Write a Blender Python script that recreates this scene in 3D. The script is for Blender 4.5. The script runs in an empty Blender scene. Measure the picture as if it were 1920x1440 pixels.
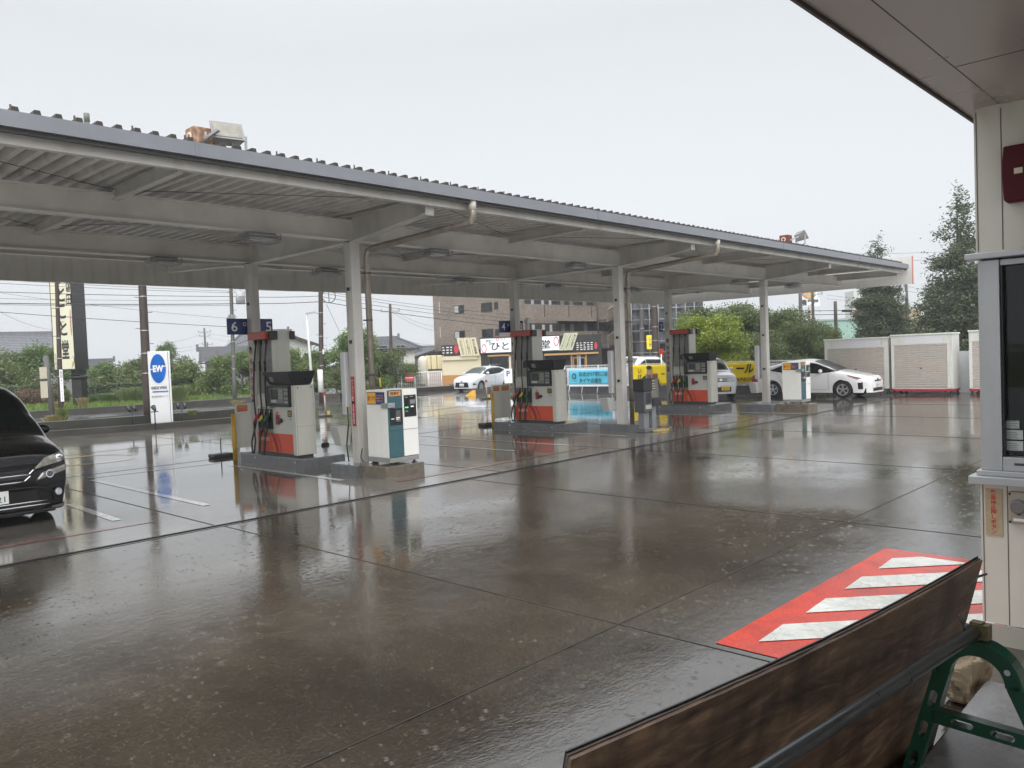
import bpy, bmesh, math, random
from mathutils import Vector, Matrix, noise
from math import radians as R_, sin, cos, pi, sqrt
random.seed(7)
SC = bpy.context.scene
COL = SC.collection
# ------------------------------------------------------------------ camera, sky, sun, exposure
F, CX, CY, CAMH = 1500.0, 960.0, 720.0, 2.0
def _d(px, py): return Vector((px-CX, -(py-CY), -F)).normalized()
_x = _d(2390, 613); _z = _x.cross(_d(-620, 730)).normalized(); _y = _z.cross(_x)
RM = Matrix((_x, _y, _z))                       # camera axes -> world axes
CAM = Vector((0, 0, CAMH))
cd = bpy.data.cameras.new('camera'); cam = bpy.data.objects.new('camera', cd); COL.objects.link(cam)
cd.sensor_width = 36; cd.lens = F/1920*36; cd.clip_start = 0.05; cd.clip_end = 3000
cam.matrix_world = Matrix.Translation(CAM) @ RM.to_4x4()
SC.camera = cam
W = bpy.data.worlds.new('World'); SC.world = W; W.use_nodes = True
nt = W.node_tree; nt.nodes.clear(); N = nt.nodes.new; LK = nt.links.new
SUN_EL, SUN_AZ = R_(38), R_(222)
sky = N('ShaderNodeTexSky'); sky.sky_type = 'NISHITA'; sky.sun_disc = False
sky.sun_elevation = SUN_EL; sky.sun_rotation = SUN_AZ; sky.dust_density = 5; sky.air_density = 1.0
hs = N('ShaderNodeHueSaturation'); hs.inputs['Saturation'].default_value = 0.12; LK(sky.outputs[0], hs.inputs['Color'])
b1 = N('ShaderNodeBackground'); b1.inputs[1].default_value = 0.03; LK(hs.outputs[0], b1.inputs[0])
tc = N('ShaderNodeTexCoord'); sp = N('ShaderNodeSeparateXYZ'); LK(tc.outputs['Generated'], sp.inputs[0])
nz = N('ShaderNodeTexNoise'); nz.inputs['Scale'].default_value = 1.6; nz.inputs['Detail'].default_value = 3
mpn = N('ShaderNodeMapping'); mpn.inputs['Scale'].default_value = (1, 1, 2.6); LK(tc.outputs['Generated'], mpn.inputs[0]); LK(mpn.outputs[0], nz.inputs['Vector'])
ad = N('ShaderNodeMath'); ad.operation = 'MULTIPLY_ADD'; ad.inputs[1].default_value = 0.10; LK(nz.outputs[0], ad.inputs[0]); LK(sp.outputs['Z'], ad.inputs[2])
rp = N('ShaderNodeValToRGB'); LK(ad.outputs[0], rp.inputs[0]); e = rp.color_ramp.elements
e[0].position = 0.0; e[0].color = (0.485, 0.505, 0.53, 1)
e[1].position = 1.0; e[1].color = (2.6, 2.65, 2.7, 1)
for p, c in ((0.2, (0.475, 0.497, 0.522)), (0.42, (0.435, 0.455, 0.477)), (0.60, (0.54, 0.56, 0.585)), (0.78, (1.4, 1.43, 1.47))):
    q = e.new(p); q.color = (*c, 1)
b2 = N('ShaderNodeBackground'); b2.inputs[1].default_value = 1.0; LK(rp.outputs[0], b2.inputs[0])
ash = N('ShaderNodeAddShader'); LK(b1.outputs[0], ash.inputs[0]); LK(b2.outputs[0], ash.inputs[1])
wo = N('ShaderNodeOutputWorld'); LK(ash.outputs[0], wo.inputs[0])
sd = bpy.data.lights.new('sun', 'SUN'); so = bpy.data.objects.new('sun', sd); COL.objects.link(so)
sd.energy = 1.2; sd.angle = R_(60); sd.color = (1, 0.97, 0.93)
sdir = Vector((sin(SUN_AZ)*cos(SUN_EL), cos(SUN_AZ)*cos(SUN_EL), sin(SUN_EL)))
so.rotation_euler = sdir.to_track_quat('Z', 'Y').to_euler(); so.location = (0, 0, 60)
SC.view_settings.view_transform = 'Standard'; SC.view_settings.look = 'None'
SC.view_settings.exposure = 0.55; SC.view_settings.gamma = 1
SC.render.engine = 'CYCLES'
SC.cycles.max_bounces = 8; SC.cycles.diffuse_bounces = 4; SC.cycles.glossy_bounces = 4; SC.cycles.transparent_max_bounces = 16
SC.cycles.use_denoising = True
# survey helpers: the photograph's sight lines met with a known level or wall
def ray(px, py): return RM @ Vector((px-CX, -(py-CY), -F))
def P(px, py, z=0.0): r = ray(px, py); return CAM + r*((z-CAMH)/r.z)
def PY(px, py, Y): r = ray(px, py); return CAM + r*(Y/r.y)
def PX(px, py, X): r = ray(px, py); return CAM + r*(X/r.x)
def FD(px, py, d): return CAM + ray(px, py)*(d/F)
def G(px, d):                                   # foot of a thing seen at column px, depth d
    p = FD(px, 660, d); return Vector((p.x, p.y, 0))
def HT(px, py, d): return FD(px, py, d).z       # height seen there
CR = Vector((RM[0][0], RM[1][0], 0)).normalized()    # camera right on the ground
CFW = Vector((-CR.y, CR.x, 0))                        # camera forward on the ground
X3, Y3, Z3 = Vector((1, 0, 0)), Vector((0, 1, 0)), Vector((0, 0, 1))
# ------------------------------------------------------------------ materials
MATS = {}
def NT(name):
    m = bpy.data.materials.new(name); m.use_nodes = True; t = m.node_tree
    return m, t, t.nodes.new, t.links.new, t.nodes['Principled BSDF']
def mat(name, c, rough=0.5, metal=0.0, var=0.10, scale=3.0, bump=0.0, bscale=40, coat=0.0, spec=0.5, streak=0.0, dirt=None, dirt_amt=0.5):
    if name in MATS: return MATS[name]
    m, t, N, L, b = NT(name)
    tc = N('ShaderNodeTexCoord')
    n1 = N('ShaderNodeTexNoise'); n1.inputs['Scale'].default_value = scale; n1.inputs['Detail'].default_value = 5; n1.inputs['Roughness'].default_value = 0.65
    L(tc.outputs['Object'], n1.inputs['Vector'])
    mr = N('ShaderNodeMapRange'); L(n1.outputs[0], mr.inputs[0]); mr.inputs[1].default_value = 0.3; mr.inputs[2].default_value = 0.7
    mr.inputs[3].default_value = 1-var; mr.inputs[4].default_value = 1+var*0.6
    mx = N('ShaderNodeMix'); mx.data_type = 'RGBA'; mx.blend_type = 'MULTIPLY'; mx.inputs[0].default_value = 1
    mx.inputs[6].default_value = (*c, 1); L(mr.outputs[0], mx.inputs[7])
    col = mx.outputs[2]
    if dirt is not None:
        mp = N('ShaderNodeMapping'); mp.inputs['Scale'].default_value = (1, 1, 0.12 if streak else 1); L(tc.outputs['Object'], mp.inputs[0])
        n2 = N('ShaderNodeTexNoise'); n2.inputs['Scale'].default_value = scale*2.2; n2.inputs['Detail'].default_value = 6; L(mp.outputs[0], n2.inputs['Vector'])
        r2 = N('ShaderNodeMapRange'); L(n2.outputs[0], r2.inputs[0]); r2.inputs[1].default_value = 0.48; r2.inputs[2].default_value = 0.78; r2.inputs[4].default_value = dirt_amt
        m2 = N('ShaderNodeMix'); m2.data_type = 'RGBA'; L(r2.outputs[0], m2.inputs[0]); L(col, m2.inputs[6]); m2.inputs[7].default_value = (*dirt, 1)
        col = m2.outputs[2]
    L(col, b.inputs['Base Color'])
    b.inputs['Metallic'].default_value = metal; b.inputs['Specular IOR Level'].default_value = spec
    rr = N('ShaderNodeMapRange'); L(n1.outputs[0], rr.inputs[0]); rr.inputs[3].default_value = max(0.02, rough*0.75); rr.inputs[4].default_value = min(1, rough*1.25); L(rr.outputs[0], b.inputs['Roughness'])
    if coat: b.inputs['Coat Weight'].default_value = coat; b.inputs['Coat Roughness'].default_value = 0.05
    if bump:
        n3 = N('ShaderNodeTexNoise'); n3.inputs['Scale'].default_value = bscale; n3.inputs['Detail'].default_value = 4; L(tc.outputs['Object'], n3.inputs['Vector'])
        bp = N('ShaderNodeBump'); bp.inputs['Strength'].default_value = bump; bp.inputs['Distance'].default_value = 0.02; L(n3.outputs[0], bp.inputs['Height']); L(bp.outputs[0], b.inputs['Normal'])
    MATS[name] = m; return m
def leafmat(name, dark, light, spread=0.5):
    if name in MATS: return MATS[name]
    m, t, N, L, b = NT(name)
    g = N('ShaderNodeNewGeometry'); tc = N('ShaderNodeTexCoord')
    n1 = N('ShaderNodeTexNoise'); n1.inputs['Scale'].default_value = 0.9; n1.inputs['Detail'].default_value = 3; L(tc.outputs['Object'], n1.inputs['Vector'])
    ad = N('ShaderNodeMath'); ad.operation = 'MULTIPLY_ADD'; L(g.outputs['Random Per Island'], ad.inputs[0]); ad.inputs[1].default_value = spread; 
    s2 = N('ShaderNodeMapRange'); L(n1.outputs[0], s2.inputs[0]); s2.inputs[1].default_value = 0.35; s2.inputs[2].default_value = 0.65; s2.inputs[3].default_value = 0; s2.inputs[4].default_value = 1-spread
    L(s2.outputs[0], ad.inputs[2])
    mx = N('ShaderNodeMix'); mx.data_type = 'RGBA'; L(ad.outputs[0], mx.inputs[0]); mx.inputs[6].default_value = (*dark, 1); mx.inputs[7].default_value = (*light, 1)
    L(mx.outputs[2], b.inputs['Base Color']); b.inputs['Roughness'].default_value = 0.42
    tr = N('ShaderNodeBsdfTranslucent'); L(mx.outputs[2], tr.inputs[0])
    ms = N('ShaderNodeMixShader'); ms.inputs[0].default_value = 0.28; L(b.outputs[0], ms.inputs[1]); L(tr.outputs[0], ms.inputs[2])
    L(ms.outputs[0], t.nodes['Material Output'].inputs[0]); MATS[name] = m; return m
def wetmat(name, c1, c2, puddle_lo, puddle_hi, r_dry, r_wet, ring=0.3, stain=None, bump=0.35, pscale=0.35, grain=1.0, ior=2.55, speck=None):
    """wet concrete/asphalt: stained base under a water film whose smoothness varies with puddles; rain rings in the film"""
    m, t, N, L, b = NT(name)
    tc = N('ShaderNodeTexCoord')
    def noise_(s, d=5, r=0.6, vec=None, sc=None):
        n = N('ShaderNodeTexNoise'); n.inputs['Scale'].default_value = s; n.inputs['Detail'].default_value = d; n.inputs['Roughness'].default_value = r
        src = vec or tc.outputs['Object']
        if sc:
            mp = N('ShaderNodeMapping'); mp.inputs['Scale'].default_value = sc; L(src, mp.inputs[0]); src = mp.outputs[0]
        L(src, n.inputs['Vector']); return n.outputs[0]
    def rng(s, a, b_, c, d):
        r = N('ShaderNodeMapRange'); L(s, r.inputs[0]); r.inputs[1].default_value = a; r.inputs[2].default_value = b_; r.inputs[3].default_value = c; r.inputs[4].default_value = d; return r.outputs[0]
    def mixc(f, a, b_):
        x = N('ShaderNodeMix'); x.data_type = 'RGBA'; L(f, x.inputs[0])
        for i, v in ((6, a), (7, b_)):
            if isinstance(v, tuple): x.inputs[i].default_value = (*v, 1)
            else: L(v, x.inputs[i])
        return x.outputs[2]
    big = noise_(0.42, 6, 0.62); fine = noise_(48, 4, 0.8); mid = noise_(4.5, 6, 0.7)
    c = mixc(rng(big, 0.35, 0.65, 0, 1), c1, c2)
    if stain:
        c = mixc(rng(noise_(0.8, 5, 0.6, sc=(1, 0.45, 1)), 0.5, 0.68, 0, 0.75), c, stain)
    if speck:
        c = mixc(rng(noise_(120, 1, 0.5), 0.60, 0.68, 0, 0.75), c, speck); c = mixc(rng(noise_(26, 3, 0.7), 0.56, 0.70, 0, 0.55), c, speck)
    mul = N('ShaderNodeMix'); mul.data_type = 'RGBA'; mul.blend_type = 'MULTIPLY'; mul.inputs[0].default_value = 1; L(c, mul.inputs[6])
    f2 = N('ShaderNodeMath'); f2.operation = 'MULTIPLY'; L(rng(fine, 0.38, 0.64, 1-0.62*grain, 1+0.85*grain), f2.inputs[0]); L(rng(mid, 0.3, 0.7, 0.75, 1.2), f2.inputs[1]); L(f2.outputs[0], mul.inputs[7])
    L(mul.outputs[2], b.inputs['Base Color'])
    pud = rng(noise_(pscale, 6, 0.6, sc=(0.75, 1.0, 1)), puddle_lo, puddle_hi, 0, 1)
    L(rng(pud, 0, 1, 0.65, 0.5), b.inputs['Roughness'])
    b.inputs['Specular IOR Level'].default_value = 0.0
    b.inputs['Coat Weight'].default_value = 1; b.inputs['Coat IOR'].default_value = ior
    rg = N('ShaderNodeMath'); rg.operation = 'ADD'; L(rng(pud, 0, 1, r_dry, r_wet), rg.inputs[0]); L(rng(mid, 0.3, 0.7, -0.03, 0.05), rg.inputs[1])
    cl = N('ShaderNodeClamp'); cl.inputs[1].default_value = 0.015; L(rg.outputs[0], cl.inputs[0]); L(cl.outputs[0], b.inputs['Coat Roughness'])
    # film height: grain of the concrete where it is thin, wind ripples and rain rings where it stands
    h = N('ShaderNodeMath'); h.operation = 'MULTIPLY'; L(rng(noise_(95, 2, 0.6), 0, 1, 0, 0.0022), h.inputs[0]); L(rng(pud, 0, 1, 1.0, 0.06), h.inputs[1])
    w = N('ShaderNodeMath'); w.operation = 'MULTIPLY_ADD'; L(noise_(6.5, 3, 0.55, sc=(1, 1.5, 1)), w.inputs[0]); w.inputs[1].default_value = 0.0022; L(h.outputs[0], w.inputs[2])
    w2 = N('ShaderNodeMath'); w2.operation = 'MULTIPLY_ADD'; L(noise_(24, 2, 0.5, sc=(1, 1.6, 1)), w2.inputs[0]); w2.inputs[1].default_value = 0.0011*ring; L(w.outputs[0], w2.inputs[2])
    acc = w2.outputs[0]
    if ring:
        for s, off in ((8.5, 0.0), (13.0, 7.3)):
            mp = N('ShaderNodeMapping'); mp.inputs['Location'].default_value = (off, off*0.6, 0); mp.inputs['Scale'].default_value = (1, 1, 0); L(tc.outputs['Object'], mp.inputs[0])
            v = N('ShaderNodeTexVoronoi'); v.inputs['Scale'].default_value = s; L(mp.outputs[0], v.inputs['Vector'])
            sn = N('ShaderNodeMath'); sn.operation = 'MULTIPLY'; L(v.outputs['Distance'], sn.inputs[0]); sn.inputs[1].default_value = 60.0
            s2 = N('ShaderNodeMath'); s2.operation = 'SINE'; L(sn.outputs[0], s2.inputs[0])
            sx = N('ShaderNodeSeparateColor'); L(v.outputs['Color'], sx.inputs[0])
            rad = rng(sx.outputs[0], 0, 1, 0.12, 0.42)
            fo = N('ShaderNodeMath'); fo.operation = 'SUBTRACT'; L(rad, fo.inputs[0]); L(v.outputs['Distance'], fo.inputs[1])
            fc = N('ShaderNodeClamp'); L(fo.outputs[0], fc.inputs[0])
            p = N('ShaderNodeMath'); p.operation = 'MULTIPLY'; L(s2.outputs[0], p.inputs[0]); L(fc.outputs[0], p.inputs[1])
            pm = N('ShaderNodeMath'); pm.operation = 'MULTIPLY_ADD'; L(p.outputs[0], pm.inputs[0]); pm.inputs[1].default_value = 0.0017*ring; L(acc, pm.inputs[2]); acc = pm.outputs[0]
    bp = N('ShaderNodeBump'); bp.inputs['Strength'].default_value = bump; bp.inputs['Distance'].default_value = 1.0; L(acc, bp.inputs['Height']); L(bp.outputs[0], b.inputs['Coat Normal'])
    bq = N('ShaderNodeBump'); bq.inputs['Strength'].default_value = 0.4; bq.inputs['Distance'].default_value = 0.004; L(fine, bq.inputs['Height']); L(bq.outputs[0], b.inputs['Normal'])
    MATS[name] = m; return m
def glassmat(name, c=(0.03, 0.035, 0.04), alpha=0.75, rough=0.03):
    if name in MATS: return MATS[name]
    m, t, N, L, b = NT(name); b.inputs['Base Color'].default_value = (*c, 1); b.inputs['Roughness'].default_value = rough; b.inputs['Specular IOR Level'].default_value = 0.6
    tr = N('ShaderNodeBsdfTransparent'); tr.inputs[0].default_value = (0.75, 0.8, 0.78, 1)
    fr = N('ShaderNodeFresnel'); fr.inputs[0].default_value = 1.5
    mx = N('ShaderNodeMath'); mx.operation = 'MAXIMUM'; L(fr.outputs[0], mx.inputs[0]); mx.inputs[1].default_value = alpha
    ms = N('ShaderNodeMixShader'); L(mx.outputs[0], ms.inputs[0]); L(tr.outputs[0], ms.inputs[1]); L(b.outputs[0], ms.inputs[2])
    L(ms.outputs[0], t.nodes['Material Output'].inputs[0]); MATS[name] = m; return m
def emat(name, c, s=1.0):
    if name in MATS: return MATS[name]
    m, t, N, L, b = NT(name); b.inputs['Base Color'].default_value = (*c, 1); b.inputs['Emission Color'].default_value = (*c, 1); b.inputs['Emission Strength'].default_value = s
    MATS[name] = m; return m
WHITE = mat('white_paint', (0.72, 0.72, 0.68), 0.35, var=0.06, scale=1.5, dirt=(0.45, 0.43, 0.38), dirt_amt=0.25, streak=1)
CREAMW = mat('pump_cream', (0.56, 0.555, 0.50), 0.38, var=0.05, scale=2, dirt=(0.38, 0.36, 0.31), dirt_amt=0.3, streak=1)
GREYW = mat('light_grey_paint', (0.42, 0.42, 0.40), 0.4, var=0.08, scale=2, dirt=(0.28, 0.26, 0.22), dirt_amt=0.35, streak=1)
BLACK = mat('black_plastic', (0.012, 0.012, 0.013), 0.3, var=0.15)
RUBBER = mat('black_rubber', (0.010, 0.010, 0.011), 0.42, var=0.15, scale=9)
DARK = mat('dark_grey', (0.045, 0.046, 0.05), 0.4)
CHROME = mat('chrome', (0.75, 0.75, 0.76), 0.12, 1.0, var=0.03)
GALV = mat('galvanised_steel', (0.42, 0.43, 0.44), 0.38, 0.75, var=0.15, scale=8)
STEELP = mat('canopy_grey_paint', (0.55, 0.53, 0.50), 0.42, var=0.10, scale=1.2, dirt=(0.20, 0.18, 0.155), dirt_amt=0.5, streak=1)
STEELD = mat('canopy_beam_paint', (0.66, 0.635, 0.60), 0.5, var=0.12, scale=1.0, dirt=(0.42, 0.375, 0.33), dirt_amt=0.45)
ROOFM = mat('canopy_roof_steel', (0.66, 0.635, 0.60), 0.5, 0.1, var=0.15, scale=1.5, dirt=(0.38, 0.33, 0.28), dirt_amt=0.5)
GUTTER = mat('gutter_blue_grey', (0.20, 0.212, 0.235), 0.4, 0.1, var=0.08, scale=1.2, dirt=(0.25, 0.25, 0.26), dirt_amt=0.4, streak=1)
PIPEM = mat('brownish_downpipe', (0.30, 0.265, 0.225), 0.33, 0.35, var=0.2, scale=3, dirt=(0.14, 0.10, 0.075), dirt_amt=0.6)
RED = mat('signal_red', (0.50, 0.035, 0.018), 0.35, var=0.08)
ORED = mat('panel_orange_red', (0.60, 0.075, 0.025), 0.35, var=0.08)
BLUE = mat('sign_navy', (0.012, 0.025, 0.14), 0.35)
YEL = mat('post_yellow', (0.62, 0.36, 0.02), 0.4, var=0.12, dirt=(0.3, 0.2, 0.05), dirt_amt=0.4)
BYEL = mat('banner_yellow', (0.95, 0.70, 0.0), 0.5, var=0.05, scale=1.5)
CYAN = mat('banner_cyan', (0.10, 0.50, 0.68), 0.5, var=0.06, scale=1.5)
TEAL = mat('teal_panel', (0.040, 0.105, 0.125), 0.38, var=0.12, scale=4)
ISL = mat('island_grey_paint', (0.115, 0.118, 0.125), 0.22, var=0.2, scale=4, dirt=(0.06, 0.055, 0.05), dirt_amt=0.6, coat=0.4)
ISLB = mat('island_concrete', (0.135, 0.115, 0.085), 0.3, var=0.3, scale=5, bump=0.2, dirt=(0.05, 0.042, 0.03), dirt_amt=0.7, coat=0.4)
KERB = mat('wet_kerb_concrete', (0.036, 0.032, 0.028), 0.35, var=0.35, scale=2.5, bump=0.3, dirt=(0.03, 0.032, 0.02), dirt_amt=0.7, coat=0.25)
GLASS = glassmat('window_glass', (0.02, 0.022, 0.024), 0.86)
CARGL = glassmat('car_glass', (0.015, 0.017, 0.018), 0.55)
TXTB = mat('black_lettering', (0.015, 0.015, 0.016), 0.5)
TXTW = mat('white_lettering', (0.80, 0.80, 0.80), 0.5, var=0.03)
TXTR = mat('red_lettering', (0.55, 0.02, 0.03), 0.5)
WOODP = mat('utility_pole_brown', (0.052, 0.037, 0.031), 0.6, var=0.3, scale=3, dirt=(0.05, 0.04, 0.035))
CONCP = mat('utility_pole_concrete', (0.095, 0.092, 0.088), 0.6, var=0.15, scale=2, dirt=(0.1, 0.09, 0.08))
WIREM = mat('wire_black', (0.03, 0.03, 0.033), 0.6)
TILE = mat('roof_tile_grey', (0.15, 0.155, 0.17), 0.3, var=0.25, scale=6, coat=0.3)
# ------------------------------------------------------------------ mesh helpers
class MB:
    def __init__(s): s.v = []; s.f = []; s.sm = []
    def add(s, vs, fs, smooth=False):
        o = len(s.v); s.v += [Vector(v) for v in vs]; s.f += [tuple(i+o for i in f) for f in fs]; s.sm += [smooth]*len(fs); return s
    def box(s, x0, x1, y0, y1, z0, z1):
        return s.add([(x, y, z) for z in (z0, z1) for y in (y0, y1) for x in (x0, x1)],
                     [(0, 2, 3, 1), (4, 5, 7, 6), (0, 1, 5, 4), (2, 6, 7, 3), (0, 4, 6, 2), (1, 3, 7, 5)])
    def obox(s, c, ax, ay, az):              # centre and three half-axis vectors
        c = Vector(c); ax, ay, az = Vector(ax), Vector(ay), Vector(az)
        return s.add([c+ax*i+ay*j+az*k for k in (-1, 1) for j in (-1, 1) for i in (-1, 1)],
                     [(0, 2, 3, 1), (4, 5, 7, 6), (0, 1, 5, 4), (2, 6, 7, 3), (0, 4, 6, 2), (1, 3, 7, 5)])
    def bar(s, a, b, w, h, up=Z3):
        a, b = Vector(a), Vector(b); d = (b-a); l = d.length; d.normalize(); sd = d.cross(up)
        if sd.length < 1e-4: sd = X3.copy()
        sd.normalize(); u = sd.cross(d)
        return s.obox((a+b)/2, d*l/2, sd*w/2, u*h/2)
    def tube(s, pts, r, n=10, cap=True):
        pts = [Vector(p) for p in pts]; rs = r if isinstance(r, (list, tuple)) else [r]*len(pts); vs = []; fs = []
        prev = None
        for i, p in enumerate(pts):
            d = (pts[min(i+1, len(pts)-1)]-pts[max(i-1, 0)]).normalized()
            if prev is None:
                u = d.orthogonal().normalized()
            else:
                u = prev - d*prev.dot(d)
                u = u.normalized() if u.length > 1e-5 else d.orthogonal().normalized()
            prev = u; w = d.cross(u)
            vs += [p+(u*cos(2*pi*k/n)+w*sin(2*pi*k/n))*rs[i] for k in range(n)]
        for i in range(len(pts)-1):
            for k in range(n):
                fs.append((i*n+k, i*n+(k+1) % n, (i+1)*n+(k+1) % n, (i+1)*n+k))
        s.add(vs, fs, True)
        if cap: s.add(vs[:n], [tuple(range(n))[::-1]]); s.add(vs[-n:], [tuple(range(n))])
        return s
    def cyl(s, a, b, r, n=16): return s.tube([a, b], r, n)
    def prism(s, poly, ext):                  # planar polygon (3D points) extruded by a vector
        poly = [Vector(p) for p in poly]; ext = Vector(ext); n = len(poly)
        s.add(poly+[p+ext for p in poly], [tuple(range(n))[::-1], tuple(range(n, 2*n))]+[(i, (i+1) % n, (i+1) % n+n, i+n) for i in range(n)])
        return s
    def quad(s, a, b, c, d): return s.add([a, b, c, d], [(0, 1, 2, 3)])
    def grid(s, fn, nu, nv, smooth=True, wrap=False):
        vs = [fn(i/(nu-1), j/(nv-1)) for j in range(nv) for i in range(nu)]
        fs = [(j*nu+i, j*nu+i+1, (j+1)*nu+i+1, (j+1)*nu+i) for j in range(nv-1) for i in range(nu-1)]
        return s.add(vs, fs, smooth)
    def ball(s, c, rx, ry=None, rz=None, n=14, m=8):
        ry = ry or rx; rz = rz or rx; c = Vector(c)
        return s.grid(lambda u, v: c+Vector((rx*cos(2*pi*u)*sin(pi*v), ry*sin(2*pi*u)*sin(pi*v), rz*cos(pi*v))), n+1, m+1)
    def build(s, name, m, parent=None, bevel=0.0, loc=None, solid=0.0, **tags):
        me = bpy.data.meshes.new(name); me.from_pydata([tuple(v) for v in s.v], [], s.f)
        me.polygons.foreach_set('use_smooth', s.sm); me.update()
        bm = bmesh.new(); bm.from_mesh(me); bmesh.ops.remove_doubles(bm, verts=bm.verts, dist=1e-5); bmesh.ops.recalc_face_normals(bm, faces=bm.faces); bm.to_mesh(me); bm.free()
        for k in (m if isinstance(m, (list, tuple)) else [m]): me.materials.append(k)
        o = bpy.data.objects.new(name, me); COL.objects.link(o)
        if loc is not None: o.location = loc
        if parent is not None: o.parent = parent
        if solid: md = o.modifiers.new('solid', 'SOLIDIFY'); md.thickness = solid; md.offset = 0
        if bevel: md = o.modifiers.new('bevel', 'BEVEL'); md.width = bevel; md.segments = 2; md.limit_method = 'ANGLE'; md.angle_limit = R_(40); md.harden_normals = False
        for k, v in tags.items(): o[k] = v
        return o
def thing(name, label, cat, loc=(0, 0, 0), rz=0.0, group=None):
    o = bpy.data.objects.new(name, None); COL.objects.link(o); o.location = loc; o.rotation_euler = (0, 0, rz); o.empty_display_size = 0.2
    return tag(o, label, cat, group)
def tag(o, label, cat, group=None):
    o['label'] = label; o['category'] = cat
    if group: o['group'] = group
    return o
def struct(o): o['kind'] = 'structure'; return o
def copy_tree(o, parent=None):
    c = o.copy(); COL.objects.link(c)
    if parent is not None: c.parent = parent
    for ch in list(o.children): copy_tree(ch, c)
    return c
def dup(o, loc, rz=None, label=None, scale=None):
    c = copy_tree(o); c.location = loc
    if rz is not None: c.rotation_euler = (0, 0, rz)
    if scale is not None: c.scale = scale if isinstance(scale, (tuple, list)) else (scale,)*3
    if label: c['label'] = label
    return c
def sag(a, b, drop, n=14):
    a, b = Vector(a), Vector(b); return [a.lerp(b, i/n)-Z3*(drop*4*(i/n)*(1-i/n)) for i in range(n+1)]
def text(s, name, m, parent, c, right, up, w, h, depth=0.003, bold=0.0, vertical=False, shear=0.0):
    """lettering fitted into a w x h box centred at c (in the parent's frame)"""
    cu = bpy.data.curves.new('lettering', 'FONT'); cu.body = '\n'.join(s) if vertical else s
    cu.align_x = 'CENTER'; cu.size = 1; cu.offset = bold; cu.resolution_u = 2; cu.shear = shear
    if vertical: cu.space_line = 0.95
    to = bpy.data.objects.new('tmp', cu); COL.objects.link(to); bpy.context.view_layer.update()
    me = bpy.data.meshes.new_from_object(to.evaluated_get(bpy.context.evaluated_depsgraph_get()))
    bpy.data.objects.remove(to); bpy.data.curves.remove(cu)
    if not me.vertices: return None
    xs = [v.co.x for v in me.vertices]; ys = [v.co.y for v in me.vertices]
    x0, x1, y0, y1 = min(xs), max(xs), min(ys), max(ys); right = Vector(right).normalized(); up = Vector(up).normalized(); nn = right.cross(up)
    c = Vector(c)
    for v in me.vertices:
        a = (v.co.x-(x0+x1)/2)/max(1e-6, x1-x0)*w; b = (v.co.y-(y0+y1)/2)/max(1e-6, y1-y0)*h
        v.co = c+right*a+up*b+nn*depth
    me.materials.clear(); me.materials.append(m); me.name = name
    o = bpy.data.objects.new(name, me); COL.objects.link(o)
    if parent is not None: o.parent = parent
    return o
def plate(name, m, parent, c, right, up, w, h, t=0.006, **k):
    right = Vector(right).normalized(); up = Vector(up).normalized(); n = right.cross(up)
    return MB().obox(Vector(c), right*w/2, up*h/2, n*t/2).build(name, m, parent, **k)
# ------------------------------------------------------------------ SETTING: ground, road, kerbs, markings
def sheet(name, poly, z, m):
    return struct(MB().add([(x, y, z) for x, y in poly], [tuple(range(len(poly)))]).build(name, m))
APRON = wetmat('wet_apron_concrete', (0.022, 0.0168, 0.0112), (0.056, 0.0452, 0.032), 0.36, 0.58, 0.075, 0.025, ring=1.0, stain=(0.012, 0.009, 0.006), bump=0.5, speck=(0.10, 0.082, 0.057))
BAY = wetmat('wet_bay_concrete', (0.085, 0.078, 0.069), (0.16, 0.149, 0.133), 0.36, 0.56, 0.09, 0.03, ring=0.5, stain=(0.04, 0.034, 0.028), bump=0.2, grain=0.5)
ASPH = wetmat('wet_asphalt', (0.030, 0.031, 0.033), (0.052, 0.052, 0.054), 0.36, 0.6, 0.26, 0.06, ring=0.3, bump=0.25)
PAVE = wetmat('wet_pavement', (0.09, 0.087, 0.083), (0.14, 0.136, 0.13), 0.36, 0.6, 0.22, 0.06, ring=0.2, bump=0.2)
SOIL = mat('field_ground', (0.06, 0.075, 0.03), 0.9, var=0.4, scale=0.3)
GRASSG = mat('verge_soil', (0.055, 0.085, 0.025), 0.9, var=0.4, scale=1.5)
sheet('ground', [(-300, -300), (420, -300), (420, 420), (-300, 420)], -0.08, SOIL)
sheet('road', [(-150, 25), (300, 25), (300, 62), (-150, 62)], -0.010, ASPH)
sheet('side_road', [(32.5, -60), (60, -60), (60, 25), (32.5, 25)], -0.012, ASPH)
sheet('apron', [(-25, -14), (36, -14), (36, 9.62), (-25, 9.62)], 0.0, APRON)
sheet('forecourt', [(-25, 9.78), (33.5, 9.78), (33.5, 31), (29, 33), (15.5, 30), (15.5, 27.6), (-25, 31)], 0.0, BAY)
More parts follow.
